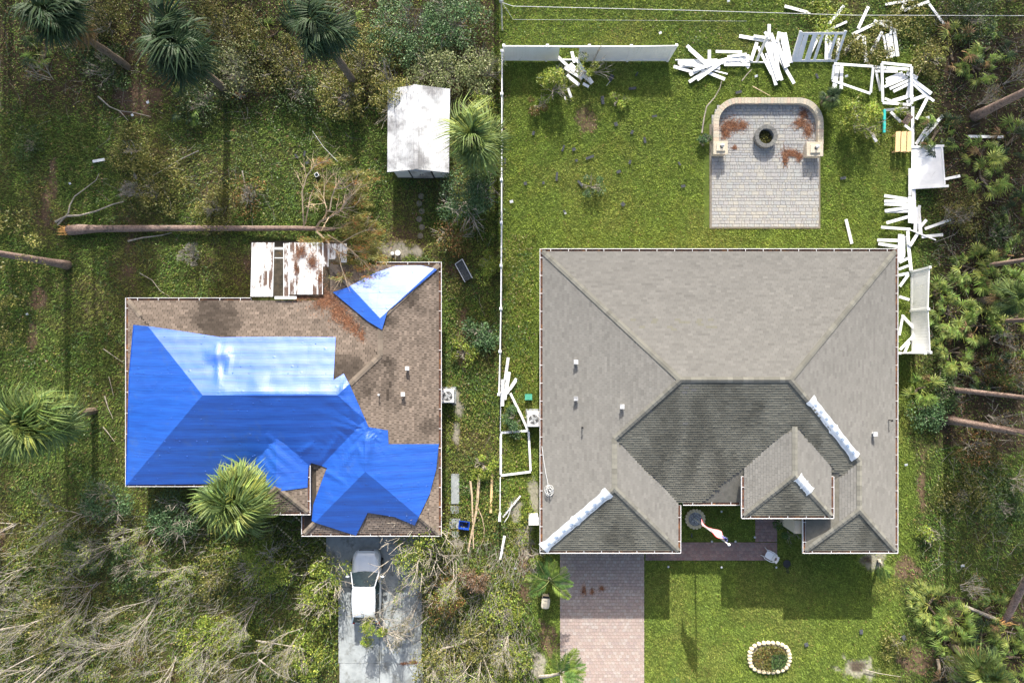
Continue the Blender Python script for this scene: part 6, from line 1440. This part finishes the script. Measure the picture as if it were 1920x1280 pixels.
for i_, (x, y, lab, n, r) in enumerate(PM):
    if n:
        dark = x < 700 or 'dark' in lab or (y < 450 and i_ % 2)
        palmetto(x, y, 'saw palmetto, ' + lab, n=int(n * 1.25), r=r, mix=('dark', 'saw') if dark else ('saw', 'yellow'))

# leafy shrubs: x, y, radius, height, palette, leaves, label
SH = [
 (760, 60, 2.6, 1.8, 'bluegreen', 5200, 'large blue green shrub mass right of the tall dark palm, top'), (700, 110, 2.3, 1.6, 'olive', 4200, 'yellow olive shrub above and left of the shed'), (850, 40, 2.2, 1.6, 'bluegreen', 3800, 'green shrub near the top beside the utility pole'), (820, 130, 2.0, 1.5, 'pale', 3200, 'pale shrub directly above the shed roof'), (900, 130, 1.4, 1.4, 'pale', 2000, 'thin shrub between the shed and the fence corner'),
 (640, 170, 1.9, 1.5, 'olive', 3000, 'dark olive shrub left of the shed top corner'), (730, 180, 1.3, 2.2, 'olive', 2200, 'yellow leaved shrub overhanging the left corner of the shed'), (420, 60, 2.3, 1.2, 'olive', 4200, 'yellow green shrub right of the large dark palm'), (440, 130, 2.0, 1.3, 'pale', 2800, 'pale green shrub in the brush below the top'), (190, 30, 2.0, 1.6, 'olive', 2800, 'olive shrub between the two top left palms'), (520, 120, 2.1, 1.2, 'olive', 2800, 'brownish olive shrub under the tall dark palm'), (380, 190, 1.6, 1.0, 'deep', 1800, 'dark shrub in the shade below the large dark palm'), (560, 170, 1.4, 1.0, 'deep', 1300, 'brown dying shrub above the left yard clearing'), (200, 130, 1.6, 1.2, 'deep', 1600, 'dark shrub under the top left palms'), (150, 70, 1.5, 1.2, 'deep', 1400, 'dark low shrub beside the top left palm'),
 (870, 370, 1.7, 2.2, 'bluegreen', 3000, 'glossy dark shrub below the palm beside the shed'), (905, 330, 1.2, 1.8, 'deep', 1500, 'dark shrub touching the long fence below the palm'), (850, 440, 1.2, 1.2, 'rust', 1400, 'rusty dying shrub above the tipped lounge chair'), (900, 200, 1.0, 1.2, 'lime', 1000, 'small lime shrub above the palm by the shed'),
 (1038, 158, .95, 1.5, 'lime', 1900, 'leaning lime green tree at the lawn corner by the fence heap', 'tree'), (1104, 122, .8, 1.6, 'lime', 500, 'thin leafy sapling poking through the fence heap', 'tree'), (1160, 186, .6, .5, 'lime', 500, 'small lime shrub on the lawn below the fence shadow'), (1110, 348, .75, .7, 'bluegreen', 420, 'small dark sapling alone in the middle of the lawn'), (1010, 195, .7, .6, 'rust', 500, 'rusty weed clump beside the long fence'), (1320, 264, .55, .5, 'bluegreen', 700, 'round green plant left of the patio pillar'), (1615, 222, 1.15, 1.6, 'lime', 2600, 'yellow green shrub right of the patio'), (1690, 205, .4, .8, 'lime', 250, 'little leafy sprout by the side fence line'),
 (1700, 30, 1.6, .25, 'olive', 2000, 'low brush at the top behind the scattered slats'), (1640, 85, 1.6, .3, 'olive', 1500, 'low green brush under the scattered slats'), (1590, 95, 1.1, .25, 'olive', 900, 'low brush inside the torn fence corner'), (1820, 30, 2.0, .9, 'deep', 1800, 'dark brush in the top right corner'), (1550, 30, 1.6, .25, 'lime', 2000, 'low bright brush at the top above the tilted fence'), (1745, 110, 1.3, .8, 'olive', 1500, 'brown green brush left of the top palmetto'),
 (1800, 400, 1.6, .8, 'olive', 1500, 'brown green brush right of the fanned slats'), (1870, 440, 1.6, .8, 'deep', 1400, 'dark brush at the right above the thicket'), (1880, 690, 1.8, 1.0, 'rust', 1500, 'rusty brush near the right edge'), (1740, 770, 1.2, .7, 'bluegreen', 1500, 'leafy green shrub right of the grey gutter'), (1780, 740, 1.2, .8, 'deep', 1200, 'dark shrub at the foot of the fallen right trunks'), (1830, 840, 1.7, .9, 'rust', 1400, 'rust tinged brush below the lower right trunk'), (1880, 950, 2.0, .6, 'deep', 1500, 'dark low brush at the right edge'), (1800, 930, 1.8, .5, 'olive', 1600, 'low olive brush in the right hand clearing'), (1740, 1000, .7, .7, 'lime', 500, 'light weeds clump beside the lower right roof corner'), (1680, 1210, 1.2, .5, 'olive', 900, 'low weeds at the edge of the front lawn'),
 (500, 1060, 1.7, 1.8, 'lime', 2200, 'leafy shrub in front of the dark doorway shade'), (620, 1075, 1.3, 1.8, 'lime', 1500, 'leafy shrub touching the left edge of the concrete driveway'), (600, 1130, 1.4, 1.4, 'lime', 1200, 'pale leafy shrub left of the parked car'), (330, 965, 1.6, 1.9, 'bluegreen', 2000, 'dark leafy shrub in the shade below the blue roof'), (200, 940, 1.6, 1.6, 'bluegreen', 1800, 'blue green shrub left of the blue roof corner'), (250, 1060, 1.7, 1.2, 'deep', 1600, 'wide green shrub in the brush lower left'), (160, 1030, 1.6, .9, 'deep', 1200, 'olive shrub in the brush far lower left'), (400, 1080, 1.6, .8, 'olive', 1200, 'olive undergrowth in the lower left brush'), (380, 1200, 1.6, 1.0, 'lime', 1500, 'green undergrowth near the bottom left of centre'), (80, 1180, 2.0, 1.0, 'olive', 1800, 'olive undergrowth near the bottom left corner'), (560, 1230, 1.6, 1.0, 'lime', 1500, 'green undergrowth left of the concrete driveway end'), (700, 1185, .9, 2.2, 'lime', 1200, 'leafy branches hanging over the rear of the car'), (772, 1036, 1.25, 2.6, 'lime', 1300, 'leafy crown overhanging the car bonnet and garage eave', 'tree'), (800, 1000, 1.4, 2.8, 'lime', 800, 'thin leafed crown over the garage eave', 'tree'), (830, 1120, 1.5, 1.4, 'rust', 1600, 'rusty undergrowth right of the concrete driveway'), (880, 1200, 1.8, .8, 'olive', 1500, 'pale yellow green brush bottom centre'), (940, 1150, 1.5, .7, 'lime', 1300, 'light brush left of the beige bin'), (970, 1240, 1.5, .7, 'lime', 1200, 'pale brush at the bottom left of the red driveway'), (820, 1250, 1.5, 1.2, 'olive', 1500, 'olive brush at the bottom beside the concrete driveway'),
 (1477, 985, .8, 1.0, 'deep', 900, 'dark foundation shrub right of the entry path'), (1000, 1045, .5, .8, 'lime', 350, 'bright plant in the shade at the garage corner'), (905, 620, 1.2, .8, 'bluegreen', 1500, 'dark green bush between the houses'), (915, 500, 1.0, .7, 'lime', 1200, 'lime bush beside the long fence, between the houses'), (960, 790, .9, .7, 'bluegreen', 1100, 'green weeds bush above the fallen white frame'), (905, 870, .9, .5, 'lime', 900, 'green weeds bush above the yellow board'), (870, 660, .9, .6, 'lime', 900, 'leafy bush by the right eave of the brown house'),
 (290, 350, 2.2, .8, 'olive', 2600, 'tangled olive brush above the fallen trunk'), (400, 390, 1.5, .7, 'olive', 1300, 'rust tinted brush along the fallen trunk'), (470, 370, 1.2, .6, 'rust', 700, 'orange brown dying brush above the fallen trunk, right'), (250, 280, 1.6, .7, 'olive', 1400, 'low green brush in the upper left yard'), (60, 270, 1.2, .5, 'deep', 700, 'brown patchy brush at the far left'),
 (20, 460, 2.0, 11, 'olive', 2600, 'feathery green pine crown at the left edge', 'tree'), (10, 600, 1.5, 9, 'olive', 1400, 'second feathery green crown at the left edge', 'tree'),
]
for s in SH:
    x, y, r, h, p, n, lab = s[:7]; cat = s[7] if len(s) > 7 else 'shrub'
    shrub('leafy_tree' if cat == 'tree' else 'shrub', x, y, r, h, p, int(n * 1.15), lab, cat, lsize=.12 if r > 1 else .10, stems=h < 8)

# bare storm-stripped trees
def bare_tree(px, py, h, label, seed, nleaf=700, depth=4, lean=(0, 0), spread=.62, palname='pale', r=.07, ntr=3, name='bare_tree', cat='tree', droop=0, lsz=.10):
    rnd = np.random.default_rng(seed); b = P(px, py); root = empty(name, b, 0, label, cat); segs = []; tips = []
    for i in range(ntr):
        a = rnd.uniform(0, 6.28); d = np.array([math.cos(a) * .45 + lean[0], math.sin(a) * .45 + lean[1], .9 if abs(lean[0]) + abs(lean[1]) < 1 else .25]); d /= np.linalg.norm(d)
        grow((rnd.normal(0, .1), rnd.normal(0, .1), 0), d, h * .42, r, depth, rnd, segs, tips, spread, .05, (2, 3), droop)
    segs = [(np.array([a_[0], a_[1], max(a_[2], .03)]), np.array([b2[0], b2[1], max(b2[2], .03)]), c2, d2) for a_, b2, c2, d2 in segs]
    big = [s for s in segs if s[2] > r * .3]; sm = [(a, b_, max(c, .006), max(d, .004)) for a, b_, c, d in segs if c <= r * .3]
    V, Fc = tubes3(big); link('trunk', np_mesh('trunk', V, Fc), root, mat=M['greybark'])
    if sm: V, Fc = tubes3(sm); link('twigs', np_mesh('twigs', V, Fc), root, mat=M['twig'])
    T = np.array([t for t in tips if t[2] > .05])
    if nleaf and len(T):
        C = T[rnd.integers(0, len(T), nleaf)] + rnd.normal(0, .10, (nleaf, 3)); C[:, 2] = np.maximum(C[:, 2], .05)
        V, Fc, c = leaf_quads(C, rnd.uniform(.6, 1.3, nleaf) * lsz, lsz * .45, pal(palname, nleaf, rnd), rnd, .7); link('leaves', np_mesh('leaves', V, Fc, c), root, mat=M['leaf'])
BT = [(300, 1120, 3.6, 'bare grey tree in the middle of the lower left brush', (-.3, .1)), (190, 1090, 3.6, 'bare grey tree near the left of the lower brush', (-.5, 0)), (250, 1200, 4.0, 'bare tree near the bottom of the lower left brush', (-.5, -.3)), (120, 1150, 4.0, 'bare tree close to the lower left corner', (-.6, -.1)), (330, 1230, 3.6, 'bare tree by the bottom edge, lower left', (-.2, -.4)), (420, 1170, 3.2, 'bare tree right of the middle in the lower left brush', (0, -.2)), (170, 960, 3.2, 'thin pale branched tree left of the blue roof corner', (-.2, .5)), (240, 1010, 3.2, 'forked pale tree just below the shade of the blue roof', (-.3, .6)), (60, 1060, 3.6, 'bare tree at the left edge above the corner', (-.6, .1)), (510, 1220, 3.2, 'bare tree left of the end of the concrete driveway', (.1, -.2)), (480, 1130, 2.8, 'bare brush tree between the palm and the driveway', (.2, 0)), (90, 1240, 3.6, 'bare tree in the bottom left corner', (-.6, -.4)), (570, 1180, 2.6, 'small bare tree beside the driveway left edge', (-.2, 0)), (360, 1060, 2.8, 'thin bare tree below the bright palm', (0, .2)), (30, 980, 3.0, 'leaning bare tree at the left edge above the brush', (-.4, .2)), (180, 1280, 3.4, 'bare tree cut by the bottom edge, left', (-.3, -.4)), (430, 1270, 3.0, 'bare tree cut by the bottom edge, left of centre', (-.1, -.4)), (290, 990, 2.6, 'small bare tree at the edge of the roof shadow', (.2, .3)),
      (790, 1110, 3.4, 'bare tree reaching over the right of the concrete driveway', (-.5, .4)), (850, 1050, 2.8, 'bare thin tree right of the garage corner', (-.3, .4)), (900, 1220, 3.0, 'bare tree in the pale brush bottom centre', (-.2, 0)), (960, 1180, 2.8, 'bare tree left of the leaning feather palm', (-.2, .1)), (840, 1180, 3.0, 'bare tree at the right edge of the concrete driveway', (-.5, -.1)), (790, 1050, 3.2, 'pale limbed tree standing right of the car bonnet', (-.1, .6))]
for i, (x, y, h, lab, ln) in enumerate(BT):
    v_ = Vector((x - 960, 640 - y)).normalized(); ln = (v_.x * .75 + ln[0] * .4, v_.y * .75 + ln[1] * .4)
    bare_tree(x, y, h * 1.2, lab, 100 + i, nleaf=650 if x < 620 else 650, lean=ln, depth=4, palname='lime' if i % 3 else 'olive', r=.034, spread=.46, ntr=3)
bare_tree(365, 480, 1.2, 'small round leafless bush beside the fallen trunk', 140, 0, 4, r=.025, ntr=7, name='bare_bush', cat='bush')
bare_tree(265, 360, 1.6, 'tangled grey twig bush in the left yard', 141, 0, 4, r=.025, ntr=6, name='bare_bush', cat='bush')
bare_tree(470, 360, 1.6, 'grey twig bush above the fallen trunk, right', 142, 0, 3, r=.03, ntr=5, name='bare_bush', cat='bush')
bare_tree(885, 1080, 1.7, 'heap of brown leaved cut branches in the side yard', 143, 2600, 4, r=.03, ntr=7, name='brush_heap', cat='brush heap', palname='brown')
for i, (x, y, ln, lab) in enumerate(((1880, 700, (.7, .1), 'bleached sticks bush by the right edge thicket'), (1800, 700, (.8, .2), 'bleached twig bush above the right trunks'), (1880, 160, (.7, .6), 'thin bleached twigs beside the leaning trunk, top right'), (1830, 200, (.3, .6), 'grey twigs at the foot of the leaning trunk'), (1760, 420, (.6, .2), 'pale twigs right of the fanned slats'), (1860, 640, (.5, 0), 'tangle of pale twigs in the right thicket'), (1850, 780, (.4, -.3), 'thin twigs between the two right trunks'), (1800, 1100, (.6, 0), 'dry twigs above the fallen log, lower right'), (1760, 1230, (.4, -.3), 'dry twigs in the bottom right patch'), (1890, 900, (.4, 0), 'dry twigs at the right edge, lower'), (560, 150, (.2, .5), 'brown twigs under the tall dark palm'), (660, 210, (-.2, .3), 'brown twigs left of the shed'), (100, 150, (-.3, .4), 'grey twigs under the top left palm'), (450, 180, (.2, .2), 'brown twigs at the top edge of the yard clearing'))):
    bare_tree(x, y, 1.9, lab, 160 + i, 120, 3, lean=ln, r=.03, ntr=4, name='dead_bush', cat='bush', palname='rust')

# fallen pine across the left yard
fpn = empty('fallen_pine', P(380, 428), 0, 'large fallen pine lying across the left yard to the patio roof', 'tree'); b0 = P(380, 428)
path_ = [(128, 432, .30, .30), (150, 430, .33, .31), (180, 429, .33, .22), (300, 428, .34, .19), (450, 428, .38, .16), (560, 428, .5, .15), (628, 430, .6, .11)]
mb = MB(); mb.tube([P(x, y, z) - b0 for x, y, z, r in path_], [r for *_, r in path_], 12); mb.build('trunk', M['bark'], fpn, True)
mb = MB(); g = random.Random(4); rt = P(128, 432, .35) - b0
for k in range(34):
    a = g.uniform(0, 6.28); rr2 = g.uniform(.05, .34); q = rt + Vector((g.uniform(-.05, .1), math.cos(a) * rr2, math.sin(a) * rr2)); mb.tube([q, q + Vector((-g.uniform(.15, .75), g.gauss(0, .12), g.gauss(0, .08)))], [.035, .004], 3)
mb.build('splinter', M['splinter'], fpn)
def limbs(lst, seed, zt=.6):
    rnd = np.random.default_rng(seed); segs = []; tips = []
    for pts, r in lst:
        q = [np.array(P(x, y, z) - b0) for x, y, z in pts]; n = len(q)
        for i in range(n - 1):
            ra = r * (1 - .6 * i / n); segs.append((q[i], q[i + 1], ra, r * (1 - .6 * (i + 1) / n)))
            if i >= 1:
                for _ in range(3):
                    d = (q[i + 1] - q[i]); d /= np.linalg.norm(d); nd = d + rnd.normal(0, .55, 3); nd[2] = abs(nd[2]) * .5; nd /= np.linalg.norm(nd); grow(q[i] + (q[i + 1] - q[i]) * rnd.uniform(0, 1), nd, .75, ra * .45, 1, rnd, segs, tips, .6, .02, (2, 4))
        tips.append(q[-1])
    return segs, tips
LB = [([(592, 428, .6), (600, 415, .9), (622, 405, 1.2), (640, 392, 1.5), (650, 378, 1.7)], .08), ([(570, 425, .6), (568, 400, 1.0), (566, 360, 1.4), (575, 330, 1.6), (590, 310, 1.7), (615, 300, 1.6)], .05), ([(572, 420, .6), (578, 390, 1.0), (582, 365, 1.1)], .05), ([(610, 410, .9), (612, 390, 1.3), (607, 372, 1.4), (608, 350, 1.5), (618, 333, 1.6)], .035), ([(612, 395, 1.2), (632, 398, 1.4), (645, 390, 1.5), (665, 388, 1.5)], .04), ([(618, 395, 1.3), (622, 370, 1.5), (628, 354, 1.7), (648, 352, 1.8), (662, 342, 1.9)], .045), ([(634, 400, 1.3), (646, 380, 1.6), (660, 366, 1.7), (668, 356, 1.7)], .04),
      ([(592, 432, .6), (615, 430, .9), (640, 426, 1.0), (655, 424, .8)], .06), ([(594, 434, .6), (610, 448, 1.4), (622, 462, 2.3), (634, 474, 2.9)], .07), ([(615, 440, 1.2), (640, 455, 2.4), (660, 470, 2.9), (672, 482, 3.0)], .05), ([(634, 474, 2.9), (640, 500, 3.2), (650, 530, 3.2)], .03), ([(655, 430, .8), (665, 435, 1.0), (684, 432, 1.2)], .03), ([(640, 455, 2.4), (665, 440, 2.4), (690, 430, 2.0)], .03)]
segs, tips = limbs(LB, 8); V, Fc = tubes3([s if s[2] > .008 else (s[0], s[1], .008, .006) for s in segs]); link('limbs', np_mesh('limbs', V, Fc), fpn, mat=M['driftwood'])
g = np.random.default_rng(81); m = 11000
bl = [(665, 340, 24, 20, 1.6), (670, 375, 18, 26, 1.5), (672, 420, 22, 24, 1.5), (678, 460, 24, 24, 2.6), (700, 480, 18, 20, 2.9), (650, 500, 28, 26, 2.9), (690, 500, 26, 22, 3.1), (690, 330, 14, 10, 1.2), (600, 308, 24, 10, 1.6), (640, 300, 12, 8, 1.2), (610, 360, 20, 20, 1.3), (680, 520, 20, 12, 3.2), (655, 440, 22, 16, 1.8), (700, 440, 16, 24, 1.2), (590, 452, 30, 9, 2.5), (640, 520, 14, 12, 3.1)]
wts = np.array([b[2] * b[3] for b in bl], float); wts /= wts.sum(); k = g.choice(len(bl), m, p=wts); B = np.array(bl)[k]; a = g.uniform(0, 6.28, m); q = np.sqrt(g.uniform(0, 1, m))
zz = B[:, 4] * g.uniform(.55, 1.05, m)
tf = g.integers(0, 230, m); k = k[:230][tf]; B = B[:230][tf]; a = a[:230][tf]; q = q[:230][tf]; zz = zz[:230][tf]; kk = (H - zz) / F; C = np.stack([(B[:, 0] + q * B[:, 2] * np.cos(a) - 960) * kk, (640 - B[:, 1] - q * B[:, 3] * np.sin(a)) * kk, zz], 1) - np.array(b0) + np.stack([g.normal(.12, .2, m), g.normal(0, .09, m), g.normal(0, .06, m)], 1)
cc0 = pal('olive', m, g) * .85; wr = (g.uniform(0, 1, m) < .1) | (tf % 4 == 0); cc0[wr] = pal('rust', int(wr.sum()), g) * np.array([1.15, .9, .9])
dirs = np.stack([np.ones(m) * .9, g.normal(0, .6, m), np.zeros(m)], 1)
V, Fc, cc = leaf_quads(C, g.uniform(.12, .30, m), .028, cc0 * 1.5, g, .35, dirs=dirs); link('needles', np_mesh('needles', V, Fc, cc), fpn, mat=M['leaf'])

# standing pines whose trunks lean out of the frame
def pine(bx, by, h, r0, label, seed, crown=True, cr=2.6, lean=(0, 0), nl=3500, low=.62, sparse=False):
    b = P(bx, by); root = empty('pine_tree', b, 0, label, 'pine tree'); g = random.Random(seed); n = 10
    pts = [Vector((lean[0] * t / n + .1 * math.sin(t * .9 + seed) * (t / n), lean[1] * t / n, h * t / n)) for t in range(n + 1)]
    mb = MB(); mb.tube(pts, [r0 * (1.25 if t == 0 else 1) * (1 - .75 * t / n) for t in range(n + 1)], 10); mb.build('trunk', M['bark'], root, True)
    if crown:
        rnd = np.random.default_rng(seed); segs = []; tips = []
        for i in range(16):
            t = low + (1 - low) * (i / 16); p = pts[min(int(t * n), n - 1)].lerp(pts[min(int(t * n) + 1, n)], t * n - int(t * n)); a = rnd.uniform(0, 6.28); grow(p, (math.cos(a), math.sin(a), .35), cr * .55 * (1.2 - .6 * (t - low) / (1 - low)), .05, 2, rnd, segs, tips, .6, .05, (2, 3))
        V, Fc = tubes3(segs); link('limbs', np_mesh('limbs', V, Fc), root, mat=M['bark'])
        T = np.array(tips); C = T[rnd.integers(0, len(T), nl)] + rnd.normal(0, .2, (nl, 3)); V, Fc, c = leaf_quads(C, rnd.uniform(.2, .4, nl), .05, pal('olive', nl, rnd), rnd, .7); link('needles', np_mesh('needles', V, Fc, c), root, mat=M['leaf'])
pine(127, 497, 13.5, .24, 'standing pine at the left, its dark trunk base beside the fallen trunk', 1, nl=2500)
pine(1828, 218, 14, .27, 'leaning light brown pine trunk at the top right edge', 3)
pine(1776, 786, 14, .25, 'thick dark pine trunk pointing to the right edge', 4)
pine(1776, 729, 13, .17, 'thin pine trunk above the thick dark one at the right', 5)
pine(1846, 499, 12, .15, 'slim pine trunk at the right edge in the upper thicket', 6)
pine(1870, 602, 12, .13, 'slim pine trunk at the right edge in the middle thicket', 7)
for i, (x, y, h, nl_, cr_) in enumerate(((178, -60, 15, 2600, 2.6), (70, -330, 15, 9000, 4.2), (20, -130, 14, 6000, 3.6), (260, -430, 15, 9000, 4.2), (130, -540, 15, 9000, 4.4), (10, -480, 15, 8000, 4.4), (350, -620, 15, 8000, 4.0), (1800, -330, 15, 7000, 4), (1890, -240, 14, 7000, 4), (1860, -520, 15, 7000, 4), (480, -560, 13, 6000, 3.4), (1945, 330, 14, 5000, 3.5), (-60, 120, 15, 7000, 4), (-60, 420, 13, 5000, 3.6))):
    pine(x, y, h, .22, 'tall pine number %s beyond the picture edge, seen only by its shadow' % ['one', 'two', 'three', 'four', 'five', 'six', 'seven', 'eight', 'nine', 'ten', 'eleven', 'twelve', 'thirteen', 'fourteen'][i], 30 + i, nl=nl_, cr=cr_)
# fine twigs strewn through the brush: nobody could count them
def twig_field(name, rects, n, seed, label, out=.5, zmax=.8, Ls=(.35, 1.3), r0=.010):
    g = np.random.default_rng(seed); segs = []
    for (x0, y0, x1, y1, wgt) in rects:
        m = int(n * wgt); px = g.uniform(x0, x1, m); py = g.uniform(y0, y1, m); cl = vnoise(px, py, .02, 301, 3); k = (g.uniform(0, 1, m) < np.clip((cl - .3) * 2.4, .1, 1)) & ~hole(px, py)
        for X, Y in zip(px[k], py[k]):
            p = np.array([(X - 960) * H / F, (640 - Y) * H / F, g.uniform(.05, zmax)]); o = p[:2] / (np.linalg.norm(p[:2]) + 1e-6); a = math.atan2(o[1], o[0]) + g.normal(0, out); L = g.uniform(*Ls); dz = g.uniform(-.05, .35)
            for s in range(3):
                q = p + np.array([math.cos(a), math.sin(a), dz]) * L / 3; q[2] = max(q[2], .03); segs.append((p, q, r0 * (1.1 - .28 * s), r0 * (.82 - .28 * s))); p = q; a += g.normal(0, .22); dz += g.normal(0, .1)
    V, Fc = tubes3(segs); tag(link(name, np_mesh(name, V, Fc), mat=M['twig']), label, 'twigs', kind='stuff')
twig_field('twigs', [(-20, 960, 630, 1290, 1), (-20, 1080, 430, 1290, .5)], 2600, 1, 'dense pale bare twigs tangled over the lower left brush')
twig_field('twigs', [(730, 1000, 1010, 1290, 1)], 2200, 2, 'pale bare twigs strewn through the bottom centre brush')
twig_field('twigs', [(1740, 0, 1930, 1280, 1)], 1500, 3, 'pale dead twigs on the dark ground of the right woods', 1.2, .5, r0=.009)
twig_field('twigs', [(0, 0, 930, 230, 1), (200, 250, 700, 430, .5), (840, 440, 935, 1040, .12)], 450, 4, 'thin brown twigs through the upper left brush and yard', 2, .6, r0=.008)
# snapped trunk lower right
root = empty('snapped_trunk', P(1880, 1165), 0, 'snapped pine trunk with orange splinters leaning past the right edge', 'tree trunk'); b0 = P(1880, 1165)
mb = MB(); mb.tube([P(1876, 1172, .5) - b0, P(1892, 1150, .8) - b0, P(1906, 1122, 1.3) - b0, P(1925, 1085, 2.2) - b0, P(1960, 1020, 4) - b0], [.10, .2, .2, .19, .18], 10); mb.build('trunk', M['bark'], root, True)
mb = MB(); g2 = random.Random(6); q0_ = P(1884, 1162, .7) - b0
for k in range(26): q = q0_ + Vector((g2.gauss(0, .16), g2.gauss(0, .12), g2.gauss(0, .06))); mb.tube([q, q + Vector((g2.choice((-1, 1)) * g2.uniform(.1, .6), g2.uniform(-.25, .2), g2.uniform(-.1, .2)))], [.03, .004], 3)
mb.build('splinter', M['splinter'], root)
stick('fallen_log', [(1810, 1136), (1840, 1149), (1876, 1164)], .09, M['greybark'], 'grey fallen log meeting the orange splintered break, lower right', 'log', .3, .14)
stick('fallen_log', [(1758, 1235), (1761, 1250), (1760, 1262)], .1, M['driftwood'], 'short pale stump lying in the bottom right palmettos', 'log', .2, .08)
# loose limbs
FB = [([(184, 181), (205, 200), (224, 208), (250, 211), (283, 219)], .05, 'forked grey branch under the top left palms'), ([(224, 208), (233, 218), (240, 226)], .035, 'short prong beside the forked grey branch'), ([(104, 416), (125, 405), (150, 404), (180, 396), (212, 383), (232, 378)], .085, 'thick dark branch rising right from the broken trunk end'), ([(108, 422), (128, 400), (131, 385), (140, 368), (158, 355), (180, 338), (186, 325)], .055, 'thin bent branch rising from the broken trunk end to the lone slat'), ([(240, 452), (265, 446), (304, 441), (322, 436)], .06, 'dark curved branch just below the fallen trunk'), ([(194, 654), (214, 668), (233, 681)], .03, 'thin straight stick pointing at the left gutter of the brown roof'), ([(204, 706), (209, 725), (213, 742)], .03, 'thin stick in the grass left of the blue tarp'), ([(196, 742), (203, 765), (212, 785)], .035, 'second thin stick in the grass left of the blue tarp'), ([(193, 800), (203, 812), (215, 828)], .04, 'light stick in the grass near the thin dark trunk'), ([(262, 512), (285, 525), (300, 545), (318, 556)], .03, 'long thin twig above the brown roof corner'), ([(634, 200), (650, 190), (664, 182)], .05, 'pale broken branch in the brush left of the shed'), ([(372, 283), (340, 298), (300, 322), (285, 330)], .04, 'long bleached stick in the middle of the left yard'), ([(454, 320), (460, 350), (475, 370), (490, 382)], .04, 'curved pale branch above the fallen trunk right half'), ([(1775, 730), (1830, 728), (1905, 724)], .06, 'thin pale log across the dark ground, right side'), ([(1811, 790), (1815, 810), (1830, 822), (1900, 826)], .03, 'thin curved pale twig under the thick right trunk'), ([(1868, 740), (1890, 700), (1915, 670)], .03, 'thin slanting twig near the right edge'), ([(1751, 455), (1790, 440), (1803, 424), (1830, 428)], .02, 'thin curved twig right of the fanned slats'), ([(1622, 1255), (1650, 1262), (1690, 1268)], .03, 'bare thin sapling lying across the sandy patch'),
      ([(806, 1242), (830, 1215), (860, 1208), (905, 1185)], .09, 'pale heavy limb pointing down left beside the concrete driveway'), ([(728, 1186), (760, 1185), (785, 1172), (805, 1155)], .06, 'pale limb lying across the concrete driveway behind the car'), ([(852, 1225), (852, 1255), (856, 1280)], .05, 'pale limb running down to the bottom edge, centre left'), ([(862, 1230), (875, 1262), (900, 1275)], .04, 'curved pale limb at the bottom edge, centre left'), ([(0, 1180), (50, 1170), (108, 1152)], .06, 'long bleached limb at the lower left edge'), ([(0, 1262), (40, 1240), (110, 1205), (150, 1170)], .05, 'long bleached limb fanning to the bottom left'), ([(60, 1280), (110, 1235), (150, 1205)], .05, 'bleached limb near the bottom left corner'), ([(380, 1280), (410, 1235), (440, 1205)], .05, 'bleached limb left of centre near the bottom'), ([(484, 1235), (520, 1262), (560, 1280)], .05, 'bleached limb pointing to the bottom beside the small dark lamp'), ([(170, 1165), (190, 1145)], .03, 'short bleached limb in the lower left brush'), ([(480, 1200), (530, 1208), (570, 1216)], .045, 'level bleached limb left of the concrete driveway')]
for k, (pts, w, lab) in enumerate(FB): stick('fallen_branch', pts, w, M['greybark'], lab, 'branch', .15 if k < 18 else .7, w * .35)
# a little dark garden lamp lower left
root = empty('path_light', P(598, 1252), 0, 'small dark square garden lamp left of the concrete driveway end', 'path light'); mb = MB(); mb.abox(-.1, .1, -.1, .1, .25, .33); mb.build('cap', M['black'], root); mb = MB(); mb.abox(-.06, .06, -.06, .06, 0, .25); mb.build('stake', M['galv'], root)

def brush_fn(f, px, py, r):
    cl = vnoise(px, py, .022, 401, 4); n = len(px); base = np.where((cl > .55)[:, None], pal('lime', n, r) * .8, pal('olive', n, r)); b = r.uniform(0, 1, n) < .12; base[b] = pal('bluegreen', n, r)[b]
    drv = (px > 637) & (px < 788); return (r.uniform(0, 1, n) < np.clip((cl - .36) * 3, 0, 1) * f['scrub']) & ~drv & ~((px > 1000)), base
leafy('brush_leaves', (-20, 930, 1010, 1300), 90000, 88, brush_fn, .13, 'small green leaves scattered through the brush in front of the brown house', 'brush', .9)
